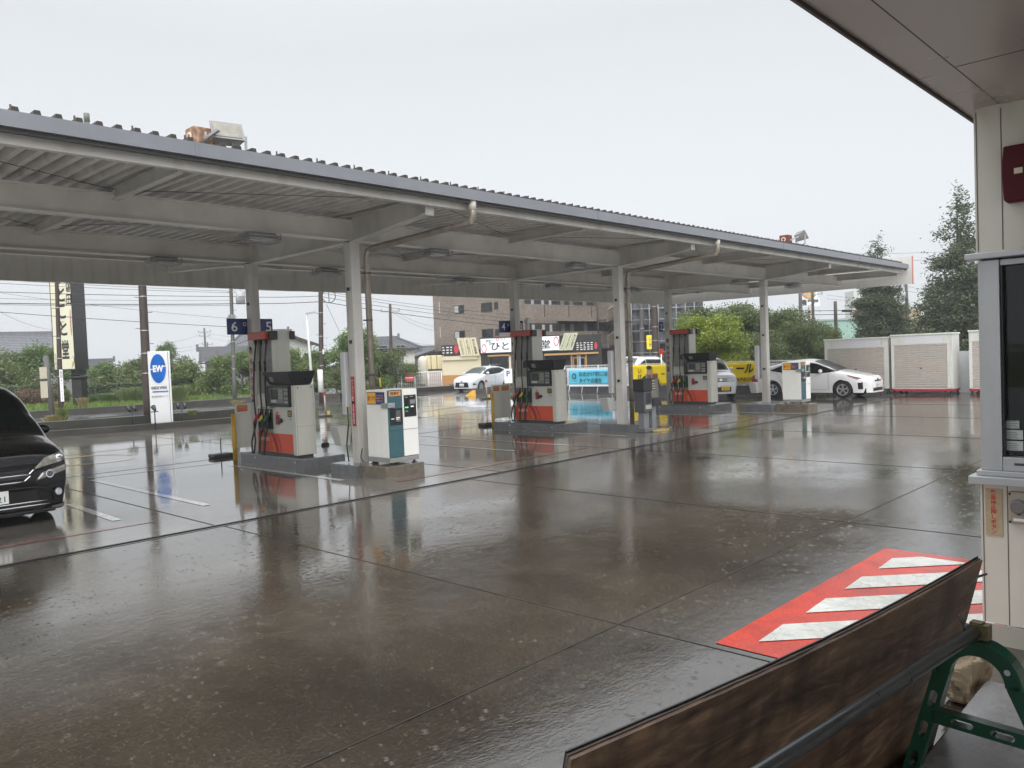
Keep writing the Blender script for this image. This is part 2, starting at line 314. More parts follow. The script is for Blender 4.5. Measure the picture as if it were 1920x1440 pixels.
# drain channel under the canopy edge
db = MB(); db.box(-25, 36, 9.62, 9.655, -0.05, 0.004); db.box(-25, 36, 9.745, 9.78, -0.05, 0.004); db.box(-25, 36, 9.655, 9.745, -0.05, -0.022)
struct(db.build('drain_channel', mat('drain_edge', (0.03, 0.028, 0.026), 0.3, coat=0.3)))
jb = MB(); jz = 0.0035
for X in (-5.0, -0.15, 4.71, 9.0, 13.5, 18.0, 22.5, 27.0): jb.box(X-0.0045, X+0.0045, -14, 9.62, -0.01, jz)
for Y in (-2.0, 3.505): jb.box(-25, 36, Y-0.0045, Y+0.0045, -0.01, jz)
for X in (-0.5, 4.66, 9.9, 13.5, 17.9, 22.4, 27.0): jb.box(X-0.008, X+0.008, 9.78, 27, -0.01, jz)
for Y in (16.9, 21.5): jb.box(-25, 33, Y-0.008, Y+0.008, -0.01, jz)
struct(jb.build('expansion_joints', mat('joint_dark', (0.022, 0.018, 0.014), 0.6)))
LINEW = wetmat('worn_white_line', (0.40, 0.40, 0.385), (0.58, 0.58, 0.56), 0.36, 0.56, 0.2, 0.04, ring=0.3, bump=0.15)
LINER = wetmat('worn_red_line', (0.13, 0.055, 0.048), (0.20, 0.095, 0.085), 0.36, 0.56, 0.2, 0.05, ring=0.3, stain=(0.13, 0.10, 0.09), bump=0.15)
LINEY = wetmat('worn_yellow_line', (0.35, 0.20, 0.05), (0.42, 0.32, 0.18), 0.36, 0.56, 0.2, 0.05, ring=0.3, stain=(0.2, 0.18, 0.15), bump=0.15)
def line(b, a, c, w=0.12, z=0.0046):
    a, c = Vector((*a, z)), Vector((*c, z)); s = (c-a).normalized().cross(Z3)*w/2; b.quad(a-s, c-s, c+s, a+s)
lb = MB()
for a, c in (((5.31, 16.0), (5.29, 11.3)), ((4.1, 13.4), (4.03, 11.3)), ((5.35, 16.35), (7.9, 16.1)), ((7.77, 15.5), (7.79, 11.5)), ((13.48, 15.7), (13.5, 11.2)),
             ((15.6, 15.9), (15.62, 11.2)), ((21.4, 15.6), (21.42, 11.2)), ((22.7, 13.1), (22.72, 9.95)), ((10.2, 19.6), (15.0, 19.4)), ((20.5, 22.2), (27.5, 22.0)),
             ((16.6, 23.0), (23.0, 25.0)), ((12.2, 11.6), (12.2, 16))): line(lb, a, c)
struct(lb.build('bay_markings', LINEW))
lb = MB()
for a, c in (((-6, 10.95), (4.3, 10.8)), ((8.2, 10.55), (13.4, 10.65)), ((17.4, 10.6), (21.4, 10.6)), ((15, 22.7), (23, 24.6)), ((17.3, 13.3), (21.2, 13.3))): line(lb, a, c, 0.15)
struct(lb.build('lane_edge_marking', LINER))
lb = MB(); nR = 44
for i in range(nR-6):
    a0, a1 = 2*pi*i/nR, 2*pi*(i+1)/nR
    lb.quad(*[(6.55+r*cos(a), 19.8+r*sin(a), 0.0046) for r, a in ((0.85, a0), (1.1, a0), (1.1, a1), (0.85, a1))])
struct(lb.build('turning_marking', LINEY))
# red and white hatched keep-clear area by the control building
HR = wetmat('hatch_red', (0.44, 0.018, 0.004), (0.58, 0.042, 0.011), 0.38, 0.6, 0.14, 0.05, ring=0.6, bump=0.3, grain=0.35, ior=1.38, stain=(0.25, 0.016, 0.006))
HW = wetmat('hatch_white', (0.50, 0.50, 0.46), (0.66, 0.66, 0.62), 0.38, 0.6, 0.3, 0.12, ring=0.5, stain=(0.40, 0.40, 0.36), bump=0.3, grain=0.18, ior=1.33)
sheet('keep_clear_marking', [(4.79, 2.76), (4.79, 1.36), (8.02, 1.36), (8.02, 2.745)], 0.0045, HR)
hb = MB()
for k in range(-2, 5):
    x0 = 5.73+0.755*(k-1); y0, y1 = 2.56, 1.42; xs = (y0-y1)*1.04
    a = [(x0, y0-0.02), (x0+0.42, y0), (x0+0.42+xs, y1), (x0+xs-0.02, y1)]
    lo, hi = 4.98, 7.86
    poly = []
    def clip(pl, f, lim, sgn):
        out = []
        for i in range(len(pl)):
            p, q = pl[i], pl[(i+1) % len(pl)]; ip, iq = sgn*(p[0]-lim) <= 0, sgn*(q[0]-lim) <= 0
            if ip: out.append(p)
            if ip != iq: t = (lim-p[0])/(q[0]-p[0]); out.append((lim, p[1]+t*(q[1]-p[1])))
        return out
    a = clip(clip(a, 0, hi, 1), 0, lo, -1)
    if len(a) > 2: hb.add([(x, y, 0.0092) for x, y in a], [tuple(range(len(a)))])
struct(hb.build('keep_clear_stripes', HW))
# kerbs along the street
def kerbrun(name, pts, w, h, z=-0.06, m=KERB):
    b = MB(); n = len(pts); out = []
    for i, p in enumerate(pts):
        a, c = Vector((*pts[max(0, i-1)], 0)), Vector((*pts[min(n-1, i+1)], 0)); s = Z3.cross((c-a).normalized())
        out.append((Vector((*p, 0)), s))
    prof = [(0, z), (0.02, h), (w, h), (w, z)]
    vs = [p+s*o+Z3*zz for p, s in out for o, zz in prof]
    fs = [(i*4+j, i*4+(j+1) % 4, (i+1)*4+(j+1) % 4, (i+1)*4+j) for i in range(n-1) for j in range(4)] + [(0, 1, 2, 3), (n*4-1, n*4-2, n*4-3, n*4-4)]
    return struct(b.add(vs, fs).build(name, m))
def wob(pts, k=10, a=0.05):
    out = []
    for i in range(len(pts)-1):
        for j in range(k):
            t = j/k; out.append((pts[i][0]*(1-t)+pts[i+1][0]*t, pts[i][1]*(1-t)+pts[i+1][1]*t+random.uniform(-a, a)))
    return out+[pts[-1]]
kerbrun('kerb', [(-30, 31.2), (8.1, 28.15), (10.6, 27.5), (13.7, 27.1), (15.6, 27.1)], 0.45, 0.20)
kerbrun('kerb', [(-30, 32.3), (8.3, 29.2), (10.7, 28.55), (13.8, 28.2), (15.6, 28.2)], 0.5, 0.44)
sheet('planting_strip', [(-30, 31.65), (8.1, 28.6), (10.6, 27.95), (13.7, 27.55), (15.55, 27.55), (15.55, 28.2), (13.8, 28.2), (10.7, 28.55), (8.3, 29.2), (-30, 32.3)], 0.16, GRASSG)
FK = [(-60, 46), (5, 43.2), (14, 41.9), (21.5, 41.0), (24.8, 39.2), (26, 38.3), (31.8, 38.2), (36, 37.7)]
kerbrun('kerb', FK, 0.35, 0.30)
kerbrun('kerb', [(36.5, 40.5), (44, 38.5), (60, 33.0)], 0.35, 0.26)
kerbrun('kerb', [(30.6, 32.4), (33.4, 29.4), (33.4, 27.0)], 0.4, 0.28)
sheet('pavement', [(16, 41.9), (21.5, 41.35), (24.8, 39.55), (26, 38.65), (36, 38.05), (46, 44), (42, 52), (24, 46.6)], 0.20, PAVE)
sheet('verge', [(-150, 49), (5, 43.55), (16, 41.8), (24, 46.5), (42, 52), (120, 60), (120, 140), (-150, 140)], 0.12, GRASSG)
# ------------------------------------------------------------------ CANOPY
can = thing('fuel_canopy', 'long grey steel canopy with a folded plate roof over the fuel pumps', 'canopy', (0, 0, 0))
XL, XR, YF, YB = -7.0, 31.15, 9.72, 19.88
CX_ = (8.6, 16.72, 24.75); CYF, CYB = 12.1, 15.75
# folded plate roof
PITCH, ZL = 0.212, 4.66
def roofz(k):  # profile points of one pitch: (dx, dz)
    return [(0, 0), (0.05, 0), (0.095, 0.195), (0.142, 0.195), (0.19, 0.0)]
prof = []; x = XL
while x < XR-0.3:
    prof += [(x+dx, ZL+dz) for dx, dz in roofz(0)]; x += PITCH
vs = []; n = len(prof)
for Y, dz in ((YF-0.03, 0), (YB-0.08, 0.12)): vs += [(px, Y, pz+dz) for px, pz in prof]
MB().add(vs, [(i, i+1, n+i+1, n+i) for i in range(n-1)]).build('roof_sheet', ROOFM, can, solid=0.006)
# small storm clips, rusty batten, dark ridge-end caps with the teeth's shade painted in
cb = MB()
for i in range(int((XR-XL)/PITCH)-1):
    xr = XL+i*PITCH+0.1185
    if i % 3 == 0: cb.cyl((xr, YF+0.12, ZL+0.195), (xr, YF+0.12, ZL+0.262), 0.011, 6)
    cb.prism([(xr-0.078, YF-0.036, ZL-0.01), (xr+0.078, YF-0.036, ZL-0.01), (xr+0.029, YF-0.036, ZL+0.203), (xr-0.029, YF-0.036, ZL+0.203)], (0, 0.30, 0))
cb.build('ridge_shade_caps', mat('ridge_shade_dark', (0.05, 0.042, 0.036), 0.5, 0.2), can)['kind'] = 'stuff'
MB().box(XL, XR-0.1, YF+0.62, YF+0.67, ZL+0.21, ZL+0.24).build('roof_batten', mat('rusty_steel', (0.16, 0.07, 0.045), 0.7, 0.2, var=0.3), can)
# gutter
gb = MB(); gb.box(XL, XR-0.05, 9.60, 9.612, 4.62, 4.775); gb.box(XL, XR-0.05, 9.612, 9.76, 4.62, 4.635); gb.box(XL, XR-0.05, 9.60, 9.63, 4.775, 4.79)
for X in (4.6, 12.7, 20.9, 26.4): gb.box(X-0.02, X+0.02, 9.592, 9.60, 4.62, 4.775)
gb.build('gutter', GUTTER, can)
MB().box(XL, XR-0.05, 9.66, 9.72, 4.575, 4.618).build('gutter_flashing', mat('flashing_dark', (0.06, 0.058, 0.056), 0.5), can)
def hbeam(name, a, c, w, h, m=STEELP, h2=None, t=0.02):
    """I-section between a and c (top-of-beam points); depth h at a, h2 at c"""
    a, c = Vector(a), Vector(c); h2 = h2 or h; d = (c-a).normalized(); s = d.cross(Z3).normalized()*w/2
    b = MB()
    def slab(p0, p1, q0, q1, half):
        b.add([p0-half, p0+half, p1+half, p1-half, q0-half, q0+half, q1+half, q1-half], [(0, 1, 2, 3), (7, 6, 5, 4), (0, 4, 5, 1), (1, 5, 6, 2), (2, 6, 7, 3), (3, 7, 4, 0)])
    slab(a, c, a-Z3*t, c-Z3*t, s); slab(a-Z3*(h-t), c-Z3*(h2-t), a-Z3*h, c-Z3*h2, s); slab(a-Z3*t, c-Z3*t, a-Z3*(h-t), c-Z3*(h2-t), s*(t*0.6/w*2))
    return b.build(name, m, can)
# front and back edge channels, girders along the length
b = MB(); b.box(XL, XR-0.06, 9.80, 9.815, 4.48, 4.655); b.box(XL, XR-0.06, 9.815, 9.90, 4.48, 4.50); b.box(XL, XR-0.06, 9.815, 9.90, 4.64, 4.655); b.build('edge_purlin', STEELP, can)
for Y in (CYF, CYB): hbeam('girder', (XL, Y, 4.565), (XR-0.06, Y, 4.565), 0.20, 0.37, STEELD)
hbeam('edge_purlin', (XL, 18.2, 4.68), (XR-0.06, 18.2, 4.68), 0.12, 0.25, STEELD)
# cross beams on the column lines, tapering to the front, then the light intermediate ones
for X in CX_+(0.5,):
    hbeam('cross_beam', (X, 9.92, 4.63), (X, CYF-0.10, 4.63), 0.17, 0.27, STEELP, 0.46)
    hbeam('cross_beam', (X, CYF+0.10, 4.63), (X, CYB-0.10, 4.63), 0.17, 0.46, STEELD)
    hbeam('cross_beam', (X, CYB+0.10, 4.63), (X, 19.8, 4.70), 0.17, 0.46, STEELD, 0.30)
    MB().box(X-0.09, X+0.09, 9.903, 9.918, 4.34, 4.64).build('beam_end_plate', GREYW, can)
hbeam('cross_beam', (30.9, 9.92, 4.63), (30.9, 19.8, 4.70), 0.14, 0.24, STEELP)
for X in (4.5, 12.65, 20.75, 28.0):
    hbeam('secondary_beam', (X, 9.92, 4.63), (X, CYF-0.11, 4.63), 0.10, 0.18)
    hbeam('secondary_beam', (X, CYF+0.11, 4.63), (X, CYB-0.11, 4.63), 0.10, 0.18)
    hbeam('secondary_beam', (X, CYB+0.11, 4.63), (X, 19.8, 4.69), 0.10, 0.18)
for Y in (13.9, 17.0): hbeam('secondary_beam', (XL, Y, 4.655), (XR-0.06, Y, 4.655), 0.07, 0.12, STEELD)
# bracing rods in each bay
rb_x = (0.5, 4.5, 8.6, 12.65, 16.72, 20.75, 24.75, 28.0)
for i in range(len(rb_x)-1):
    for (y0, y1) in ((9.95, 12.0), (12.2, 15.65), (15.85, 19.7)):
        f = (i % 2 == 0); MB().tube([(rb_x[i], y0 if f else y1, 4.60), (rb_x[i+1], y1 if f else y0, 4.60)], 0.006, 6).build('brace_rod', mat('rod_grey', (0.12, 0.115, 0.11), 0.5), can)
for X in CX_:
    for (Y, sx, sy) in ((CYB, -1, 1), (CYB, 1, 1)):
        MB().bar((X+sx*0.1, Y+sy*0.1, 4.19), (X+sx*1.6, Y+sy*1.5, 4.33), 0.06, 0.06).build('knee_brace', GREYW, can)
# fascia boards at the back and the right-hand end
b = MB(); b.box(XL, XR, 19.86, 19.90, 4.07, 4.84); b.box(XL, XR, 19.80, 19.86, 4.07, 4.085); b.build('back_fascia', mat('fascia_cream_grey', (0.60, 0.58, 0.54), 0.45, var=0.08, dirt=(0.30, 0.27, 0.23), dirt_amt=0.4, streak=1), can)
b = MB(); b.box(31.15, 31.19, 9.50, 19.90, 4.08, 5.08); b.build('end_panel', mat('end_panel_white', (0.60, 0.59, 0.565), 0.4, var=0.06, dirt=(0.4, 0.37, 0.33), dirt_amt=0.35, streak=1), can)
b = MB(); b.box(31.192, 31.225, 9.50, 19.90, 4.08, 5.08); b.box(31.148, 31.225, 9.47, 9.50, 4.08, 5.085); b.build('end_sign_face', mat('faded_red_edge', (0.55, 0.20, 0.17), 0.45), can)
# columns
for X in CX_:
    for Y in (CYF, CYB):
        b = MB(); b.box(X-0.10, X+0.10, Y-0.10, Y-0.085, 0.0, 4.175); b.box(X-0.10, X+0.10, Y+0.085, Y+0.10, 0.0, 4.175)
        b.box(X-0.10, X-0.088, Y-0.085, Y+0.085, 0.0, 4.175); b.box(X+0.088, X+0.10, Y-0.085, Y+0.085, 0.0, 4.175)
        b.box(X-0.012, X+0.012, Y-0.105, Y-0.10, 0.1, 4.17)
        c = b.build('column', STEELP, can, bevel=0.006)
        k = MB()
        for z in (1.25, 2.35, 3.3): k.box(X-0.125, X-0.102, Y-0.03, Y+0.03, z, z+0.06)
        k.build('pipe_clip', BLACK, c)
# downpipes from the gutter to two front columns
for X in CX_[:2]:
    gx = X+0.75
    pts = [(gx, 9.68, 4.62), (gx, 9.68, 4.36)]
    for t in range(5): a = t/4*pi/2; pts.append((gx-0.0, 9.70+0.07*(1-cos(a)), 4.34-0.07*sin(a)))
    pts += [(X+0.26, 11.80, 4.06), (X+0.225, 11.92, 4.02), (X+0.215, 11.95, 3.90), (X+0.215, 11.95, 0.12)]
    dp = MB().tube(pts, 0.058, 12).build('downpipe', PIPEM, can)
    k = MB()
    for z in (0.75, 1.75, 2.75, 3.6): k.tube([(X+0.215, 11.95, z), (X+0.215, 11.95, z+0.025)], 0.066, 12); k.box(X+0.09, X+0.16, 11.93, 11.97, z, z+0.025)
    k.build('pipe_bracket', DARK, dp)
    MB().tube([(gx, 9.68, 4.625), (gx, 9.68, 4.47)], 0.064, 12).build('pipe_outlet', mat('pipe_outlet_cream', (0.55, 0.52, 0.46), 0.35), dp)
# canopy lamps (unlit, caged)
LB = [(6.75, 12.0), (10.55, 12.0), (15.05, 12.1), (23.6, 12.35), (6.65, 15.5), (10.45, 15.7), (14.85, 15.9), (18.75, 16.0), (27.2, 12.2), (22.6, 15.8)]
LN = ['left front girder, nearest the camera', 'front girder between the two downpipe columns, left of the middle', 'front girder just left of the middle column', 'front girder left of the rightmost front column',
      'left rear girder above the tall cream shop sign', 'rear girder above the pump numbered 6 and 5', 'rear girder left of the column numbered 4', 'rear girder right of the number 3 plate', 'front girder at the far right end of the roof', 'rear girder left of the column numbered 2']
lamp0 = None
for (x, y), nm in zip(LB, LN):
    lab = 'caged canopy lamp under the '+nm
    if lamp0 is None:
        lamp0 = thing('canopy_lamp', lab, 'lamp', (x, y, 4.18), 0, 'caged lamps under the canopy')
        MB().box(-0.22, 0.22, -0.14, 0.14, -0.10, -0.006).build('lamp_housing', mat('lamp_housing', (0.22, 0.215, 0.205), 0.35), lamp0, bevel=0.015)
        MB().box(-0.17, 0.17, -0.11, 0.11, -0.122, -0.102).build('diffuser', mat('lamp_glass', (0.5, 0.5, 0.47), 0.15), lamp0)
        g = MB()
        for yy in (-0.17, 0.17): g.tube([(-0.27, yy, -0.02), (-0.27, yy, -0.15), (0.27, yy, -0.15), (0.27, yy, -0.02)], 0.009, 5)
        for xx in (-0.27, 0, 0.27): g.tube([(xx, -0.17, -0.15), (xx, 0.17, -0.15)], 0.009, 5)
        for zz in (-0.06, -0.11): g.tube([(-0.27, -0.17, zz), (0.27, -0.17, zz), (0.27, 0.17, zz), (-0.27, 0.17, zz), (-0.27, -0.17, zz)], 0.009, 5)
        g.build('cage', GALV, lamp0)
        MB().box(-0.05, 0.05, -0.10, 0.10, -0.006, 0.0).build('mount', DARK, lamp0)
    else: dup(lamp0, (x, y, 4.18), label=lab)
# floodlights and alarm boxes on the roof edge
def flood(x, z, rz, lab, lab2, red, second):
    f = thing('floodlight', lab, 'floodlight', (x, 10.05, z+0.10), rz, 'floodlights on the canopy roof')
    h = Matrix.Rotation(R_(-28), 3, 'X')
    def T(v): return h @ Vector(v)+Vector((0, 0, 0.24))
    b = MB(); b.add([T(v) for v in [(-0.21, -0.1, -0.14), (0.21, -0.1, -0.14), (0.21, -0.1, 0.14), (-0.21, -0.1, 0.14), (-0.16, 0.08, -0.1), (0.16, 0.08, -0.1), (0.16, 0.08, 0.1), (-0.16, 0.08, 0.1)]],
                    [(4, 5, 6, 7), (0, 1, 5, 4), (1, 2, 6, 5), (2, 3, 7, 6), (3, 0, 4, 7), (0, 3, 2, 1)]); b.build('lamp_body', mat('flood_grey', (0.19, 0.195, 0.195), 0.4, 0.3), f)
    b = MB(); b.add([T(v) for v in [(-0.18, -0.106, -0.11), (0.18, -0.106, -0.11), (0.18, -0.106, 0.11), (-0.18, -0.106, 0.11)]], [(0, 1, 2, 3)]); b.build('lens', mat('flood_lens', (0.22, 0.205, 0.17), 0.08, var=0.3, scale=9), f)
    b = MB(); b.bar((-0.26, 0, 0.0), (-0.26, 0, 0.26), 0.03, 0.03); b.bar((0.26, 0, 0.0), (0.26, 0, 0.26), 0.03, 0.03); b.bar((-0.26, 0, 0.0), (0.26, 0, 0.0), 0.04, 0.03); b.build('bracket', GALV, f)
    s = thing('alarm_box', lab2, 'box', second, 0, 'boxes behind the roof floodlights')
    s.scale = (0.85, 0.85, 0.9); MB().box(-0.17, 0.17, -0.15, 0.15, 0, 0.27).build('housing', red, s, bevel=0.01)
    b = MB(); b.tube([(-0.17, 0, 0.13), (-0.182, 0, 0.13)], 0.075, 18); b.build('round_mark', mat('mark_cream', (0.70, 0.62, 0.48), 0.5), s)
    b = MB(); b.tube([(-0.182, 0, 0.13), (-0.186, 0, 0.13)], 0.045, 18); b.build('mark_centre', red, s)
    b = MB(); b.bar((0.0, -0.15, 0.10), (0.10, -0.42, 0.20), 0.05, 0.04); b.build('arm', GALV, s)
flood(5.22, 4.73, R_(-12), 'large grey floodlight facing out above the gutter on the near left roof', 'faded orange box with a ring mark behind the left roof floodlight', mat('faded_orange_box', (0.27, 0.14, 0.085), 0.6, var=0.35, scale=6, dirt=(0.50, 0.40, 0.29), dirt_amt=0.9), (4.95, 10.22, 4.90))
flood(23.0, 4.84, R_(52), 'small grey floodlight tilted sideways on the far right roof edge', 'dark red box with a cream disc on the far right roof edge', mat('dark_red_box', (0.16, 0.03, 0.025), 0.5, var=0.2), (22.35, 10.2, 4.94))
v = MB().cyl((3.62, 10.4, 4.8), (3.62, 10.4, 5.10), 0.028); v.cyl((3.62, 10.4, 5.04), (3.62, 10.4, 5.14), 0.034)
tag(v.build('vent_cap', mat('vent_grey', (0.14, 0.14, 0.125), 0.5)), 'short grey vent pipe standing on the canopy roof left of the floodlight', 'vent pipe')
# ------------------------------------------------------------------ ISLANDS
def island(x0, x1, y0, y1, h, m, lab, split=None):
    o = MB().box(x0, x1, y0, y1, -0.02, h).build('pump_island', m, None, bevel=0.02)
    return tag(o, lab, 'island')
def bolts(par, x, ys, z):
    b = MB()
    for y in ys: b.cyl((x, y, z), (x-0.012, y, z), 0.025, 8)
    b.build('anchor', GALV, par)
PX0 = [(8.36, 13.86), (16.12, 13.80), (23.74, 13.55)]
for i, ((px_, py_), lab) in enumerate(zip(PX0, ['low grey kerb island under the leftmost fuel pump, largest in view', 'low grey kerb island under the middle fuel pump', 'low grey kerb island under the farthest fuel pump'])):
    dx = (0.06, 0.20, 0.72)[i]
    o = island(px_-dx, px_+(0.86, 0.85, 0.7)[i], py_-0.36, py_+2.2, 0.18, ISL, lab)
    bolts(o, px_-dx, (py_+0.0, py_+1.55), 0.10)
islm = MB().box(8.28, 9.12, 10.93, 11.70, -0.02, 0.20).build('pump_island', ISLB, None, bevel=0.012)
tag(islm, 'brown stained concrete plinth carrying the near payment machine', 'island')
o = MB().box(8.20, 9.0, 11.705, 12.50, -0.02, 0.185).build('pump_island', ISL, None, bevel=0.02); tag(o, 'grey painted plinth at the foot of the column behind the near payment machine', 'island')
o = MB().box(16.42, 17.15, 11.42, 12.6, -0.02, 0.18).build('pump_island', ISL, None, bevel=0.02); tag(o, 'short grey plinth at the foot of the middle downpipe column', 'island')
o = MB().box(23.85, 24.55, 10.32, 11.35, -0.02, 0.19).build('pump_island', ISLB, None, bevel=0.012); tag(o, 'brown stained concrete plinth carrying the far payment machine', 'island')
o = MB().box(23.62, 25.2, 11.355, 12.5, -0.02, 0.185).build('pump_island', ISL, None, bevel=0.02); tag(o, 'grey painted plinth at the foot of the rightmost front column', 'island')
# ------------------------------------------------------------------ FUEL PUMP
pump = thing('fuel_pump', 'nearest cream and orange fuel pump with three nozzles, under the 6 and 5 sign', 'fuel pump', (PX0[0][0], PX0[0][1], 0.18), 0, 'fuel pumps under the canopy')
MB().box(0.03, 0.40, 0.06, 1.48, 0, 0.065).build('plinth', DARK, pump)
b = MB(); b.box(0, 0.42, 0.125, 1.50, 0.067, 1.0); b.build('lower_cabinet', CREAMW, pump, bevel=0.008)
b = MB(); b.box(-0.012, 0.435, -0.012, 0.12, 0.04, 1.42); b.build('end_cabinet', CREAMW, pump, bevel=0.012)
b = MB()
for x in (0.06, 0.36): b.cyl((x, -0.013, 1.37), (x, -0.020, 1.37), 0.014, 10)
b.build('end_cabinet_bolts', BLACK, pump)
sm = MB(); sm.box(0.012, 0.018, -0.0135, -0.012, 0.06, 1.40); sm.box(0.40, 0.404, -0.0135, -0.012, 0.06, 1.40); sm.box(0.02, 0.40, -0.0135, -0.012, 0.605, 0.609); sm.build('end_cabinet_seams', mat('seam', (0.2, 0.195, 0.17), 0.6), pump)
b = MB(); b.box(0.03, 0.42, 1.0, 1.5, 1.002, 1.24); b.build('upper_filler', CREAMW, pump, bevel=0.006)
hz = MB(); hz.box(-0.055, 0.40, 0.13, 0.985, 1.002, 1.42); ho = hz.build('display_housing', BLACK, pump, bevel=0.014)
MB().box(-0.058, -0.0545, 0.34, 0.83, 1.07, 1.37).build('bezel', mat('bezel_grey', (0.16, 0.16, 0.155), 0.4), ho)
MB().box(-0.062, -0.0575, 0.53, 0.79, 1.15, 1.35).build('screen', mat('lcd_screen', (0.045, 0.05, 0.052), 0.12, var=0.3, scale=12), ho)
b = MB()
for r in range(3):
    for c in range(2): b.box(-0.064, -0.0575, 0.37+c*0.07, 0.425+c*0.07, 1.16+r*0.065, 1.205+r*0.065)
b.build('keypad', mat('key_grey_green', (0.28, 0.30, 0.22), 0.45), ho)
MB().box(-0.064, -0.0575, 0.60, 0.79, 1.085, 1.135).build('prompt_label', mat('label_white', (0.55, 0.55, 0.52), 0.5), ho)
b = MB()
for z0, z1 in ((1.31, 1.36), (1.23, 1.29), (1.14, 1.19), (1.07, 1.12)): b.box(-0.062, -0.0545, 0.17, 0.30, z0, z1)
b.build('card_slots', mat('slot_grey', (0.30, 0.30, 0.29), 0.4), ho)
b = MB()
for z in (1.335, 1.26, 1.165): b.box(-0.064, -0.0625, 0.19, 0.28, z-0.012, z+0.004)
b.build('slot_openings', BLACK, ho)
# open black hood above the display
b = MB(); lo = [(-0.04, 0.02), (0.40, 0.02), (0.40, 0.86), (-0.04, 0.86)]; hi = [(-0.16, -0.05), (0.46, -0.05), (0.46, 0.96), (-0.16, 0.96)]; il = [(0.0, 0.06), (0.36, 0.06), (0.36, 0.82), (0.0, 0.82)]; ih = [(-0.13, -0.02), (0.43, -0.02), (0.43, 0.93), (-0.13, 0.93)]
vs = [(x, y, 1.44) for x, y in lo]+[(x, y, 1.70) for x, y in hi]+[(x, y, 1.70) for x, y in ih]+[(x, y, 1.47) for x, y in il]
fs = [(0, 3, 2, 1)]+[(i, (i+1) % 4, (i+1) % 4+4, i+4) for i in range(4)]+[(i+4, (i+1) % 4+4, (i+1) % 4+8, i+8) for i in range(4)]+[(i+8, (i+1) % 4+8, (i+1) % 4+12, i+12) for i in range(4)]+[(12, 13, 14, 15)]
hd = b.add(vs, fs).build('display_hood', BLACK, pump, bevel=0.012)
b = MB(); b.add([(-0.112, 0.60, 1.60), (-0.072, 0.60, 1.50), (-0.072, 0.74, 1.50), (-0.112, 0.74, 1.60)], [(0, 1, 2, 3)]); b.v = [v+Vector((-0.012, 0, 0)) for v in b.v]; b.build('hood_plate', mat('hood_plate_grey', (0.22, 0.22, 0.22), 0.3), hd)
MB().box(0.0, 0.40, 0.10, 0.86, 1.422, 1.438).build('hood_base', BLACK, pump)
# mast with hoses
b = MB(); b.box(0.09, 0.40, 0.76, 1.50, 1.24, 2.52); b.box(0.0, 0.088, 0.76, 0.80, 1.242, 2.52); b.box(0.0, 0.088, 1.46, 1.50, 1.242, 2.52); b.box(-0.002, 0.41, 0.755, 1.505, 2.5205, 2.535); mast = b.build('mast', CREAMW, pump, bevel=0.006)
MB().box(0.083, 0.0885, 0.81, 1.45, 1.26, 2.36).build('hose_recess', mat('recess_grey', (0.25, 0.25, 0.235), 0.45, dirt=(0.15, 0.14, 0.12)), mast)
hdr = MB().box(-0.17, 0.08, 0.74, 1.44, 2.36, 2.515).build('hose_header', mat('header_red', (0.42, 0.055, 0.025), 0.4, var=0.1), pump, bevel=0.02)
MB().box(-0.10, 0.085, 0.665, 0.735, 2.345, 2.518).build('header_cap', BLACK, hdr, bevel=0.01)
hdr2 = MB().box(0.402, 0.50, 0.74, 1.44, 2.36, 2.515).build('hose_header', mat('header_red', (0.42, 0.055, 0.025), 0.4), pump, bevel=0.02)
MB().box(0.402, 0.49, 0.69, 0.735, 2.345, 2.518).build('header_cap', BLACK, hdr2)
NZ = [(1.34, mat('nozzle_red', (0.42, 0.02, 0.025), 0.35), 'regular'), (1.14, mat('nozzle_yellow', (0.55, 0.45, 0.02), 0.35), 'premium'), (0.94, mat('nozzle_green', (0.01, 0.14, 0.055), 0.35), 'diesel')]
